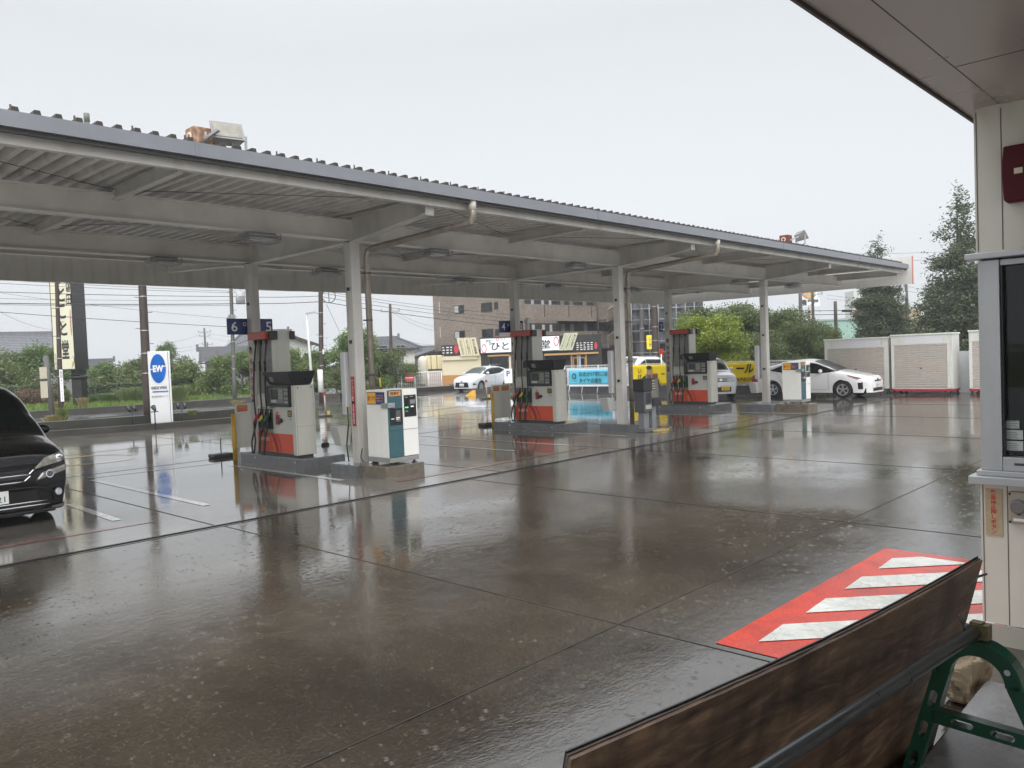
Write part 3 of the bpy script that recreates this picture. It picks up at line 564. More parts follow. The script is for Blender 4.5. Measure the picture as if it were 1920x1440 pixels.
for k, (y, nm, _) in enumerate(NZ):
    bt = MB(); bt.box(-0.03, -0.001, y-0.085, y+0.075, 0.54, 0.95); bt.build('nozzle_boot', BLACK, pump, bevel=0.01)
    # nozzle: body, spout up in the boot, lever guard, hose swivel
    b = MB()
    b.tube([(-0.10, y+0.09, 0.70), (-0.085, y+0.045, 0.755), (-0.065, y-0.005, 0.815), (-0.05, y-0.02, 0.85)], [0.026, 0.036, 0.034, 0.02], 10)
    b.tube([(-0.10, y+0.085, 0.70), (-0.12, y+0.02, 0.715), (-0.095, y-0.035, 0.78), (-0.07, y-0.02, 0.82)], 0.010, 6)
    nzo = b.build('nozzle', nm, pump)
    MB().tube([(-0.05, y-0.02, 0.85), (-0.035, y-0.02, 0.90), (-0.03, y-0.01, 0.94)], 0.013, 8).build('spout', GALV, nzo)
    MB().tube([(-0.10, y+0.09, 0.70), (-0.105, y+0.105, 0.66), (-0.105, y+0.105, 0.60)], [0.022, 0.020, 0.017], 8).build('swivel', BLACK, nzo)
    MB().box(-0.028, -0.002, y-0.08, y+0.07, 0.455, 0.535).build('boot_label', mat('boot_label_%d' % k, ((0.35, 0.05, 0.05), (0.4, 0.33, 0.1), (0.2, 0.22, 0.12))[k], 0.5), pump)
    # hose: header -> long drop -> loop near the island -> nozzle
    yt = 1.30-0.21*k; pts = [(-0.06, yt, 2.36), (-0.06, yt, 2.28)]
    y1 = yt+(0.10, 0.0, 0.02)[k]; low = (0.03, 0.05, 0.02)[k]
    for t in range(1, 8):
        q = t/8; pts.append((-0.065-0.06*sin(pi*q), yt+(y1-yt)*q, 2.28-(2.28-0.45)*q))
    yc = (y1+y+0.105)/2+0.0; r = 0.17
    yn = y+0.105
    ydir = 1 if yn >= y1 else -1
    ya, yb = (y1, yn)
    if abs(yb-ya) < 0.22: ya, yb = ya+0.13, yb-0.05
    for t in range(0, 9):
        a = pi*t/8; pts.append((-0.12-0.03*sin(a), (ya+yb)/2+(ya-yb)/2*cos(a)+0.0, 0.30-(0.30-low)*sin(a)))
    pts += [(-0.115, yb+(yn-yb)*0.5, 0.45), (-0.105, yn, 0.60)]
    # smooth with catmull-rom
    sp = []
    for i in range(len(pts)-1):
        p0, p1, p2, p3 = [Vector(pts[max(0, min(len(pts)-1, i+j))]) for j in (-1, 0, 1, 2)]
        for s in range(4):
            t = s/4; sp.append(0.5*((2*p1)+(p2-p0)*t+(2*p0-5*p1+4*p2-p3)*t*t+(-p0+3*p1-3*p2+p3)*t*t*t))
    sp.append(Vector(pts[-1]))
    h = MB().tube(sp, 0.017, 8).build('hose', RUBBER, pump)
    MB().tube([(-0.066, yt, 2.36), (-0.066, yt, 2.27)], 0.030, 8).tube([sp[12]+Z3*0.1, sp[12]-Z3*0.1], 0.026, 8).build('breakaway', BLACK, h)
MB().box(0.05, 0.083, 1.10, 1.19, 1.50, 1.66).build('hose_clip', BLACK, pump)
rp_ = MB().box(-0.006, -0.0005, 0.128, 1.497, 0.075, 0.455).build('red_panel', ORED, pump)
sw = MB()
def arc(b, cy, cz, r0, r1, a0, a1, x, nn=14, clipz=(0.078, 0.452)):
    for i in range(nn):
        q = [(r, a0+(a1-a0)*(i+j)/nn) for j in (0, 1) for r in (r0, r1)]
        p = [(x, cy+r*cos(a), min(max(cz+r*sin(a), clipz[0]), clipz[1])) for r, a in (q[0], q[1], q[3], q[2])]
        b.add(p, [(0, 1, 2, 3)])
arc(sw, 1.25, 0.02, 0.40, 0.46, pi, pi*0.62+0.6, -0.0085); sw.build('swoosh_orange', mat('swoosh_orange', (0.68, 0.20, 0.03), 0.4), rp_)
sw = MB(); arc(sw, 1.28, 0.02, 0.52, 0.60, pi, pi*0.7, -0.0085); arc(sw, 1.25, 0.0, 0.66, 0.69, pi, pi*0.75, -0.0085); sw.build('swoosh_dark_red', mat('swoosh_dark', (0.30, 0.015, 0.02), 0.4), rp_)
text('ENEOS', 'lettering', TXTW, rp_, (-0.009, 1.20, 0.33), (0, -1, 0), Z3, 0.33, 0.075, 0.0, bold=0.01)
for y, nm in ((1.27, TXTR), (0.87, TXTB)):
    b = MB()
    for q in range(6): b.box(-0.0035, -0.0005, y-0.10+q*0.034, y-0.075+q*0.034, 0.966, 0.984)
    b.build('price_strip', nm, pump)
al = MB().box(-0.04, -0.001, 0.60, 0.70, 0.64, 0.83).build('static_pad', mat('pad_dark_red', (0.22, 0.02, 0.02), 0.4), pump, bevel=0.008)
MB().tube([(-0.03, 0.62, 0.83), (-0.03, 0.63, 0.89), (-0.03, 0.67, 0.89), (-0.03, 0.68, 0.83)], 0.008, 6).build('pad_loop', TXTR, al)
MB().tube([(-0.002, 0.53, 0.72), (-0.05, 0.53, 0.72)], 0.045, 12).bar((-0.03, 0.58, 0.72), (-0.03, 0.47, 0.72), 0.03, 0.04).build('pad_knob', BLACK, al)
b = MB().box(-0.004, -0.0005, 0.14, 0.29, 0.80, 0.93).build('warning_sticker', mat('sticker_black', (0.03, 0.028, 0.02), 0.5), pump)
b2_ = MB()
for z in (0.825, 0.855, 0.885): b2_.box(-0.0055, -0.0042, 0.16, 0.27, z, z+0.014)
b2_.build('sticker_lines', mat('sticker_yellow', (0.5, 0.4, 0.05), 0.5), b)
MB().box(-0.003, -0.0005, 0.16, 0.25, 0.73, 0.78).build('blue_sticker', mat('sticker_blue', (0.25, 0.45, 0.6), 0.5), pump)
dup(pump, (*PX0[1], 0.18), label='middle cream and orange fuel pump with three nozzles, under the 4 and 3 sign')
dup(pump, (*PX0[2], 0.18), label='farthest cream and orange fuel pump with three nozzles, under the sign numbered 2')
# ------------------------------------------------------------------ PAYMENT MACHINE
pay = thing('payment_machine', 'near white payment machine with a teal strip, in front of the near front column', 'payment machine', (8.42, 11.0, 0.20), 0, 'payment machines by the columns')
MB().box(0.0, 0.64, 0.0, 0.62, 0.05, 0.13).build('skirt', mat('skirt_grey', (0.24, 0.24, 0.23), 0.4), pay, bevel=0.006)
b = MB()
for x in (0.06, 0.58):
    for y in (0.06, 0.56): b.cyl((x, y, 0), (x, y, 0.05), 0.022, 8); b.cyl((x, y, 0), (x, y, 0.012), 0.05, 8)
b.build('feet', DARK, pay)
cab = MB().box(0.0, 0.64, 0.012, 0.62, 0.131, 1.31).build('cabinet', WHITE, pay, bevel=0.012)
MB().box(0.318, 0.643, -0.005, 0.011, 0.14, 1.305).build('door_panel', mat('door_white', (0.78, 0.775, 0.74), 0.3, var=0.04), pay, bevel=0.004)
tp = MB().box(-0.003, 0.312, -0.006, 0.011, 0.14, 1.305).build('teal_panel', TEAL, pay, bevel=0.004)
MB().box(0.03, 0.28, -0.0085, -0.0062, 1.20, 1.285).build('label_plate', mat('label_orange', (0.75, 0.30, 0.06), 0.45), tp)
text('精算機', 'lettering', TXTB, tp, (0.155, -0.009, 1.243), X3, Z3, 0.20, 0.06, 0.001, bold=0.015)
MB().box(-0.0, 0.643, -0.0075, -0.0062, 0.60, 0.606).build('panel_seam', BLACK, pay)
bp_ = MB().box(0.345, 0.615, -0.014, -0.0052, 0.82, 1.20).build('slot_panel', BLACK, pay, bevel=0.006)
MB().add([(0.475, -0.016, 1.04), (0.585, -0.016, 1.04), (0.60, -0.016, 1.115), (0.475, -0.016, 1.115)], [(0, 1, 2, 3)]).build('note_screen', mat('note_screen', (0.22, 0.23, 0.24), 0.15), bp_)
MB().box(0.365, 0.435, -0.016, -0.0142, 0.975, 0.995).build('green_lamp', emat('green_lamp', (0.1, 0.75, 0.25), 0.8), bp_)
MB().box(0.49, 0.555, -0.016, -0.0142, 0.985, 1.005).build('white_lamp', emat('white_lamp', (0.6, 0.62, 0.7), 0.7), bp_)
b = MB(); b.box(0.365, 0.425, -0.016, -0.0142, 1.155, 1.17); b.box(0.365, 0.425, -0.016, -0.0142, 0.91, 0.925); b.box(0.48, 0.55, -0.016, -0.0142, 1.165, 1.18); b.build('slot_labels', mat('slot_grey', (0.30, 0.30, 0.29), 0.4), bp_)
b = MB(); b.box(0.495, 0.55, -0.017, -0.0142, 0.87, 0.975); b.box(0.36, 0.43, -0.017, -0.0142, 1.02, 1.13); b.build('slot_openings', mat('deep_black', (0.004, 0.004, 0.004), 0.3), bp_)
cp = MB().box(0.03, 0.30, -0.02, -0.0065, 0.70, 0.985).build('receipt_panel', BLACK, pay, bevel=0.006)
MB().box(0.15, 0.25, -0.023, -0.0205, 0.75, 0.95).build('receipt_window', mat('receipt_grey', (0.10, 0.10, 0.105), 0.2, var=0.4, scale=20), cp)
b = MB(); b.box(0.05, 0.11, -0.022, -0.0205, 0.80, 0.815); b.box(0.15, 0.23, -0.0245, -0.0232, 0.81, 0.83); b.box(0.15, 0.21, -0.0245, -0.0232, 0.785, 0.795); b.build('receipt_labels', TXTW, cp)
lt = MB().box(-0.03, 0.13, -0.035, -0.0065, 1.0, 1.085).build('lock_bracket', GALV, pay, bevel=0.006)
MB().box(-0.03, -0.001, -0.034, 0.16, 1.0, 1.085).build('lock_bracket', GALV, pay, bevel=0.006)
sg = MB().box(-0.010, -0.001, 0.08, 0.575, 1.06, 1.275).build('change_sign', mat('sign_frame_dark', (0.05, 0.05, 0.06), 0.4), pay)
MB().box(-0.012, -0.0102, 0.325, 0.565, 1.072, 1.263).build('sign_orange', mat('sign_orange', (0.70, 0.33, 0.03), 0.45), sg)
MB().box(-0.012, -0.0102, 0.09, 0.322, 1.072, 1.263).build('sign_navy', BLUE, sg)
text('おつり', 'lettering', TXTB, sg, (-0.0125, 0.44, 1.168), -Y3, Z3, 0.215, 0.09, 0.0005, bold=0.02)
for z, s in ((1.215, 'おつりの出る'), (1.168, '精算機です'), (1.12, 'ご利用下さい')): text(s, 'lettering', mat('sign_gold_text', (0.6, 0.33, 0.10), 0.5), sg, (-0.0125, 0.205, z), -Y3, Z3, 0.20, 0.03, 0.0005, bold=0.02)
dup(pay, (23.95, 10.55, 0.19), label='far white payment machine with a teal strip, beside the rightmost front column')
# safety wand leaning on top of the near machine
b = MB().tube([(8.78, 11.65, 1.50), (8.74, 11.62, 1.72)], 0.016, 8); o = b.build('antenna_stick', mat('stick_yellow', (0.55, 0.42, 0.05), 0.4))
MB().tube([(8.74, 11.62, 1.72), (8.695, 11.58, 1.93)], 0.016, 8).build('dark_tip', BLACK, o); MB().cyl((8.78, 11.65, 1.50), (8.775, 11.645, 1.54), 0.03, 8).build('foot', BLACK, o)
tag(o, 'short black and yellow stick standing on the near payment machine', 'stick')
# ------------------------------------------------------------------ PUMP NUMBER PLATES
def numplate(x, y, z, a, c, lab, w=0.78, h=0.34, one=False):
    o = thing('number_plate', lab, 'sign', (x, y, z), 0, 'blue lane number plates')
    # the plate faces the lane entrance (towards -Y), centred behind its column
    MB().box(-w/2 if not one else -0.38, w/2 if not one else -0.12, -0.012, 0.012, -h/2, h/2).build('plate', BLUE, o)
    text(a, 'numeral', TXTW, o, (-w/2+0.16 if not one else -0.25, -0.014, 0), X3, Z3, 0.14, 0.21, 0.0, bold=0.01)
    if c: text(c, 'numeral', TXTW, o, (w/2-0.095, -0.014, 0), X3, Z3, 0.13, 0.21, 0.0, bold=0.01)
    if not one: MB().grid(lambda u, v: Vector((-0.13+(0.028+0.012*v)*cos(2*pi*u), -0.0145, 0.05+(0.028+0.012*v)*sin(2*pi*u))), 17, 2).build('ring_mark', TXTW, o)
    MB().box(-0.13, 0.13, 0.0125, 0.03, -0.03, 0.03).build('bracket', GALV, o)
numplate(8.6, 15.91, 2.86, '6', '5', 'blue plate numbered 6 and 5 behind the near rear column', 1.05)
numplate(16.72, 15.91, 2.86, '4', '3', 'blue plate numbered 4 and 3 behind the middle rear column', 0.98)
numplate(24.75, 15.91, 2.86, '2', '', 'narrow blue plate numbered 2 left of the far rear column', one=True)
b = MB().cyl((17.25, 15.75, 2.35), (17.25, 15.75, 3.1), 0.055, 12); b.box(17.17, 17.34, 15.68, 15.82, 2.95, 3.06); tag(b.build('white_pipe', WHITE), 'short white pipe beside the plate numbered 4 and 3', 'pipe')
# strips of prohibition stickers on the rear columns
for (x, y), lab in zip([(8.6, CYB), (16.72, CYB), (24.75, CYB)], ['column of round warning stickers behind the nearest pump', 'column of red prohibition stickers beside the middle pump', 'column of red prohibition stickers beside the farthest pump']):
    o = thing('sticker_strip', lab, 'stickers', (x-0.102, y-0.002, 1.3), -pi/2, 'warning sticker strips on the rear columns')
    bk = MB(); rr = MB(); yy = MB(); dk = MB()
    for k in range(5):
        z = 0.06+k*0.185; bk.box(-0.07, 0.07, -0.004, -0.0005, z-0.08, z+0.08)
        rr.grid(lambda u, v: Vector(((0.040+0.017*v)*cos(2*pi*u), -0.0055, z+0.008+(0.040+0.017*v)*sin(2*pi*u))), 19, 2)
        rr.obox((0, -0.0058, z+0.008), Vector((0.045, 0, -0.032)), (0, 0.0004, 0), Vector((0.004, 0, 0.006)))
        dk.box(-0.018, 0.018, -0.005, -0.0042, z-0.015, z+0.028); dk.box(-0.04, 0.04, -0.005, -0.0042, z-0.072, z-0.062)
    yy.grid(lambda u, v: Vector((0.07*v*cos(2*pi*u), -0.005, 1.05+0.085*v*sin(2*pi*u))), 21, 2)
    dk.grid(lambda u, v: Vector(((0.055+0.008*v)*cos(2*pi*u), -0.0058, 1.05+(0.068+0.008*v)*sin(2*pi*u))), 21, 2); dk.box(-0.025, -0.01, -0.006, -0.0052, 1.01, 1.09); dk.box(0.01, 0.025, -0.006, -0.0052, 1.01, 1.09)
    bk.build('backing', mat('sticker_pink_white', (0.50, 0.40, 0.37), 0.5), o); rr.build('red_rings', mat('ring_red', (0.30, 0.04, 0.03), 0.5), o); yy.build('yellow_disc', mat('disc_yellow', (0.42, 0.30, 0.05), 0.5), o); dk.build('pictograms', TXTB, o)
# guard boards with their yellow posts
for (x, y), lab1, lab2 in zip([(8.30, 16.28), (16.02, 16.10), (23.6, 15.98)],
        ['cream guard board with red stickers behind the nearest pump', 'cream guard board with red stickers behind the middle pump', 'cream guard board with red stickers behind the farthest pump'],
        ['yellow guard post at the left end of the nearest pump island', 'yellow guard post at the left end of the middle pump island', 'yellow guard post at the end of the farthest pump island']):
    o = thing('guard_board', lab1, 'board', (x+0.12, y+0.10, 0.18), 0, 'guard boards behind the pumps')
    MB().box(-0.02, 0.72, -0.02, 0.02, 0.06, 1.02).build('board', CREAMW, o, bevel=0.006)
    for a, w in ((0.02, 0.24), (0.36, 0.30)):
        s = MB().box(a, a+w, -0.025, -0.0205, 0.85, 0.99).build('red_sticker', mat('sticker_faded_red', (0.50, 0.08, 0.06), 0.5), o)
        q = MB(); 
        for z in (0.935, 0.895, 0.965): q.box(a+0.02, a+w-0.02, -0.0265, -0.0252, z, z+0.012)
        q.build('sticker_lines', mat('sticker_yellow', (0.5, 0.4, 0.05), 0.5), s)
    b = MB(); b.box(0.0, 0.03, -0.018, 0.018, 0, 0.06); b.box(0.66, 0.69, -0.018, 0.018, 0, 0.06); b.build('board_feet', GREYW, o)
    tag(MB().cyl((x-0.01, y-0.02, -0.01), (x-0.01, y-0.02, 0.985), 0.045, 14).ball((x-0.01, y-0.02, 0.985), 0.045, 0.045, 0.018).build('guard_post', YEL), lab2, 'post', 'yellow guard posts beside the pumps')
# switch boxes on the columns
def longbox(x, y, z0, z1, lab, w=0.30, d=0.14):
    o = thing('light_box', lab, 'light box', (x, y, z0), 0, 'tall pale boxes fixed to the front columns')
    MB().box(-w/2, w/2, 0, d, 0, z1-z0).build('casing', mat('box_pale', (0.50, 0.51, 0.52), 0.35, var=0.08, dirt=(0.33, 0.30, 0.25), dirt_amt=0.5, streak=1), o, bevel=0.02)
    MB().box(-w/2+0.05, -w/2+0.13, -0.004, -0.0005, 0.06, 0.16).build('sticker', mat('sticker_tan', (0.5, 0.40, 0.22), 0.5), o)
longbox(8.60, 12.27, 1.05, 2.20, 'tall dented pale box on the back of the near downpipe column')
longbox(16.72, 12.27, 0.95, 2.05, 'tall pale box on the back of the middle downpipe column')
longbox(24.75, 12.27, 0.95, 2.05, 'tall pale box on the back of the rightmost front column')
for x, lab in ((8.42, 'small grey chute box low on the near downpipe column'), (16.5, 'small grey chute box low on the middle downpipe column'), (24.5, 'small grey chute box low on the rightmost front column')):
    b = MB().add([(x-0.12, 12.25, 0.50), (x+0.06, 12.25, 0.50), (x+0.06, 12.45, 0.50), (x-0.12, 12.45, 0.50), (x-0.20, 12.25, 0.85), (x+0.10, 12.25, 0.85), (x+0.10, 12.5, 0.85), (x-0.20, 12.5, 0.85)], [(0, 3, 2, 1), (4, 5, 6, 7), (0, 1, 5, 4), (1, 2, 6, 5), (2, 3, 7, 6), (3, 0, 4, 7)])
    tag(b.build('chute_box', GREYW), lab, 'box', 'grey chute boxes on the front columns')
o = MB().box(8.487, 8.4985, 12.05, 12.15, 0.85, 1.75).build('red_strip', mat('strip_red', (0.33, 0.025, 0.03), 0.45)); tag(o, 'narrow red notice strip with white characters on the near front column', 'sign')
text('セルフ給油所禁煙', 'lettering', TXTW, o, (8.4865, 12.10, 1.3), -Y3, Z3, 0.05, 0.82, 0.0005, vertical=True)
# air and mat-washer stand at the middle column
o = thing('tyre_air_stand', 'grey coin stand with a black box top by the middle downpipe column', 'air stand', (16.62, 11.30, 0), 0)
MB().box(-0.24, 0.10, -0.12, 0.16, 0, 0.10).build('base', ISL, o, bevel=0.02)
MB().box(-0.20, 0.02, -0.06, 0.10, 0.10, 0.55).build('pedestal', mat('stand_grey', (0.16, 0.165, 0.175), 0.4), o)
c = MB().box(-0.25, 0.10, -0.12, 0.18, 0.50, 1.02).build('cabinet', mat('stand_dark', (0.06, 0.062, 0.07), 0.35), o, bevel=0.015)
MB().box(-0.20, 0.05, -0.126, -0.121, 0.58, 0.68).build('notice', mat('notice_grey', (0.35, 0.33, 0.29), 0.5), c); MB().box(-0.16, 0.05, -0.125, -0.121, 0.72, 0.97).build('front_panel', BLACK, c)
MB().box(-0.28, 0.09, -0.14, 0.18, 1.022, 1.32).build('top_box', BLACK, o, bevel=0.01)
q = MB().box(0.092, 0.30, -0.10, 0.14, 1.03, 1.33).build('shelf_unit', DARK, o)
b = MB()
for z in (1.06, 1.12, 1.18, 1.25): b.box(0.11, 0.28, -0.106, -0.101, z, z+0.022)
b.build('shelf_papers', mat('paper_cream', (0.45, 0.40, 0.26), 0.6), q)
MB().box(0.12, 0.50, -0.14, 0.16, 0.64, 0.83).build('bin_tray', BLACK, o, bevel=0.02)
MB().box(0.16, 0.34, -0.06, 0.10, 0.0, 0.64).build('bin_leg', mat('stand_grey', (0.16, 0.165, 0.175), 0.4), o)
tag(MB().tube([(16.95+0.28*cos(t/20*2*pi*2)*(1+0.06*sin(t)), 11.12+0.16*sin(t/20*2*pi*2), 0.015+0.012*(t//20)) for t in range(41)]+[(17.6, 11.2, 0.02), (18.0, 11.6, 0.02)], 0.012, 6).build('air_hose', mat('hose_yellow', (0.42, 0.33, 0.10), 0.5)), 'yellow air hose coiled on the ground by the grey coin stand', 'hose')
tag(MB().tube([(17.52, 12.2, 0.45), (17.55, 12.2, 0.30), (17.75, 12.15, 0.22), (17.95, 12.1, 0.05)], 0.012, 6).build('white_tube', WHITE), 'bent white tube beside the far pump island', 'tube')
tag(MB().tube([(8.42, 12.22, 0.2), (8.40, 12.24, 0.5), (8.46, 12.235, 0.9), (8.45, 12.235, 1.2)], 0.012, 6).build('cable', BLACK), 'black cable hanging down the near front column', 'cable')
tag(MB().tube([(8.52, 11.93, 0.45), (8.47, 11.92, 0.30), (8.50, 11.91, 0.22), (8.53, 11.9, 0.21)], 0.010, 6).build('cable', BLACK), 'short curved black cable behind the near payment machine', 'cable')
# weighted lane posts and other small things on the forecourt
def lanepost(p, lab, lean=0.0):
    o = thing('lane_post', lab, 'post', p)
    MB().box(-0.24, 0.24, -0.13, 0.13, 0, 0.07).build('rubber_base', mat('base_dark', (0.05, 0.045, 0.04), 0.5), o, bevel=0.02)
    MB().cyl((0, 0, 0.07), (lean, 0, 0.80), 0.03, 10).build('pole', mat('post_faded', (0.35, 0.26, 0.22), 0.5), o)
    MB().box(-0.07+lean, 0.07+lean, -0.012, 0.012, 0.80, 0.92).build('disc', mat('post_red', (0.30, 0.05, 0.04), 0.5), o)
    MB().box(0.08, 0.15, -0.05, 0.05, 0.07, 0.20).build('yellow_clip', mat('clip_yellow', (0.6, 0.5, 0.12), 0.5), o)
lanepost(P(611, 781), 'faded red lane post on a dark base behind the near payment machine', -0.02)
lanepost(P(913, 748), 'faded red lane post on a dark base in front of the silver hatchback')
tag(MB().ball(P(610, 835)+Z3*0.03, 0.11, 0.08, 0.05).build('dark_stone', mat('stone_dark', (0.06, 0.055, 0.05), 0.6, bump=0.4, bscale=20)), 'small dark lump on the wet ground behind the near payment machine', 'stone')
for p, lab in ((P(427, 858)+Vector((-0.05, 0.2, 0)), 'dark weighted base behind the nearest yellow guard post'), (P(914, 798), 'dark weighted base with a short rod left of the middle yellow guard post')):
    o = MB().box(-0.24, 0.24, -0.16, 0.16, 0, 0.09).build('weight_base', mat('base_dark', (0.05, 0.045, 0.04), 0.5), None, bevel=0.03, loc=p)
    MB().cyl((0, 0, 0.09), (0, 0, 0.42), 0.012, 6).build('rod', DARK, o); tag(o, lab, 'base')
w = P(884, 742); b = MB().prism([w-CR*0.35, w+CR*0.22, w+CR*0.20+Z3*0.26, w+CR*0.03+Z3*0.26], CFW*0.5)
tag(b.build('kerb_ramp', mat('ramp_yellow', (0.70, 0.38, 0.04), 0.4, var=0.15)), 'yellow wedge block on the ground before the silver hatchback', 'ramp')
# ------------------------------------------------------------------ CARS
def lerp_tab(tab, x):
    if x <= tab[0][0]: return tab[0][1]
    for (a, u), (b, v) in zip(tab, tab[1:]):
        if x <= b: t = (x-a)/(b-a); t = t*t*(3-2*t)*0.35+t*0.65; return u+(v-u)*t
    return tab[-1][1]
class Car:
    """body surface from a side profile, a plan outline and a tumblehome; windows, lamps and trim are laid on that surface"""
    def __init__(s, L, W, prof, axles, r, belt, z0=0.20, tumble=0.78, plan_f=0.55, plan_r=0.35, nose=0.80, tail=0.86, crown=3.2):
        s.L, s.W, s.prof, s.ax, s.r, s.belt, s.z0, s.tb, s.pf, s.pr, s.nose, s.tail, s.cr = L, W/2, prof, axles, r, belt, z0, tumble, plan_f, plan_r, nose, tail, crown
        s.top = max(p[1] for p in prof)
    def H(s, x): return lerp_tab(s.prof, x)            # x is the distance back from the front bumper
    def plan(s, x):
        w = 1.0
        if x < s.pf: q = 1-x/s.pf; w = s.nose+(1-s.nose)*sqrt(max(0, 1-q*q))
        if x > s.L-s.pr: q = 1-(s.L-x)/s.pr; w = s.tail+(1-s.tail)*sqrt(max(0, 1-q*q))
        return s.W*w
    def side(s, x, z):                                  # half width at height z, before the roof corner is rounded
        g = 1.0
        if z > s.belt: g = 1-(1-s.tb)*((z-s.belt)/(s.top-s.belt))**1.15
        elif z < 0.55: g = 1-0.06*((0.55-z)/0.35)
        return s.plan(x)*g*(1+0.012*sin((z-0.25)*4))
    def y(s, x, z):
        H = s.H(x); zc = H-min(0.32, 0.45*(H-s.z0)); 
        k = 1.0
        if z > zc: k = max(0.0, 1-((z-zc)/(H-zc+1e-6))**s.cr)**(1/s.cr)
        return s.side(x, min(z, H))*k
    def ztop(s, x, y):
        lo, hi = s.z0, s.H(x); y = abs(y)
        for _ in range(26):
            m = (lo+hi)/2
            if s.y(x, m) >= y: lo = m
            else: hi = m
        return lo
    def bottom(s, x):
        z = s.z0
        for a in s.ax:
            d = abs(x-a); R = s.r*1.16
            if d < R: z = max(z, s.r+sqrt(R*R-d*d))
        if x < 0.5: z = max(z, s.z0-0.02+0.0*x)
        return z
    def pt(s, x, y, z): return Vector((-x, y, z))       # forward is local +X, origin at the front bumper foot
    def body(s, name, m, par):
        xs = set([0, 0.02, 0.05, 0.1, s.L, s.L-0.02, s.L-0.05, s.L-0.1]); n = int(s.L/0.09)
        for i in range(n+1): xs.add(s.L*i/n)
        for a in s.ax:
            R = s.r*1.16
            for i in range(25): xs.add(a+R*cos(pi*i/24)*0.9999)
            xs.add(a+R+0.004); xs.add(a-R-0.004)
        xs = sorted(xs); K = 22; b = MB(); rows = []
        for x in xs:
            z0 = s.bottom(x); H = s.H(x); row = []
            zc = H-min(0.32, 0.45*(H-s.z0))
            zs = [z0+(zc-z0)*i/9 for i in range(10)]
            for z in zs: row.append((s.side(x, z), z))
            for i in range(1, K-10+1):
                a = i/(K-10)*pi/2; zz = zc+(H-zc)*(sin(a)**(2/s.cr)); yy = s.side(x, zz)*(max(0, cos(a))**(2/s.cr))
                row.append((yy, zz))
            rows.append(row)
        vs = []; m_ = len(rows[0])
        for x, row in zip(xs, rows):
            vs += [s.pt(x, y, z) for y, z in row]+[s.pt(x, -y, z) for y, z in row[-2::-1]]
        c = 2*m_-1; fs = [(i*c+j, i*c+j+1, (i+1)*c+j+1, (i+1)*c+j) for i in range(len(xs)-1) for j in range(c-1)]
        fs += [tuple(range(c)), tuple(range((len(xs)-1)*c, len(xs)*c))[::-1]]
        b.add(vs, fs, True); o = b.build(name, m, par)
        md = o.modifiers.new('e', 'EDGE_SPLIT'); md.split_angle = R_(38)
        u = MB(); u.box(-s.L+0.15, -0.15, -s.W+0.14, s.W-0.14, 0.17, 0.36); u.build('underbody', mat('underbody_black', (0.008, 0.008, 0.008), 0.7), par)
        return o
    def patch(s, poly_lo, poly_hi, off=0.006, n=16, m=8, sgn=1):
        """side patch between two (x,z) polylines lo/hi sampled over x"""
        x0, x1 = poly_lo[0][0], poly_lo[-1][0]
        def f(u, v):
            x = x0+(x1-x0)*u; zl, zh = lerp_lin(poly_lo, x), lerp_lin(poly_hi, x); z = zl+(zh-zl)*v
            return s.pt(x, sgn*(s.y(x, z)+off), z)
        return MB().grid(f, n, m)
    def tpatch(s, x0, x1, w0, w1, off=0.006, n=14, m=12, y0=-1, y1=1):
        def f(u, v):
            x = x0+(x1-x0)*v; w = w0+(w1-w0)*v; y = w*(y0+(y1-y0)*u); return s.pt(x, y, s.ztop(x, y)+off)
        return MB().grid(f, n, m)
def lerp_lin(t, x):
    if x <= t[0][0]: return t[0][1]
    for (a, u), (b, v) in zip(t, t[1:]):
        if x <= b: return u+(v-u)*(x-a)/(b-a+1e-9)
    return t[-1][1]
TYRE = mat('tyre', (0.014, 0.014, 0.015), 0.6, var=0.2, scale=20)
RIM = mat('rim_silver', (0.42, 0.43, 0.45), 0.3, 0.6)
def wheels(car, par, rim=RIM, spokes=5):
    for a in car.ax:
        for sg in (-1, 1):
            yo = sg*(car.W-0.025); yi = sg*(car.W-0.22); r = car.r
            b = MB(); prof = [(yi, r*0.62), (yi, r*0.93), (yi+sg*0.03, r), (yo-sg*0.03, r), (yo, r*0.94), (yo-sg*0.004, r*0.68), (yo-sg*0.03, r*0.62)]
            b.grid(lambda u, v: Vector((-a+lerp_idx(prof, v)[1]*cos(2*pi*u), lerp_idx(prof, v)[0], r+lerp_idx(prof, v)[1]*sin(2*pi*u))), 33, 13)
            t = b.build('tyre', TYRE, par)
            b = MB(); yr = yo-sg*0.02
            b.grid(lambda u, v: Vector((-a+r*(0.56+0.11*v)*cos(2*pi*u), yr+sg*0.012*v, r+r*(0.56+0.11*v)*sin(2*pi*u))), 33, 3)
            for k in range(spokes):
                th = 2*pi*k/spokes+0.3
                for d in (-0.10, 0.10):
                    b.bar((-a+r*0.1*cos(th), yr, r+r*0.1*sin(th)), (-a+r*0.60*cos(th+d*1.6), yr-sg*0.01, r+r*0.60*sin(th+d*1.6)), 0.034, 0.03, Y3)
            b.cyl((-a, yr-sg*0.02, r), (-a, yr+sg*0.015, r), r*0.17, 14); b.build('rim', rim, t)
            MB().cyl((-a, yr-sg*0.09, r), (-a, yr-sg*0.07, r), r*0.60, 24).build('brake_disc', mat('hub_dark', (0.02, 0.02, 0.02), 0.5), t)
def lerp_idx(p, v):
    f = v*(len(p)-1); i = min(int(f), len(p)-2); t = f-i; return (p[i][0]+(p[i+1][0]-p[i][0])*t, p[i][1]+(p[i+1][1]-p[i][1])*t)
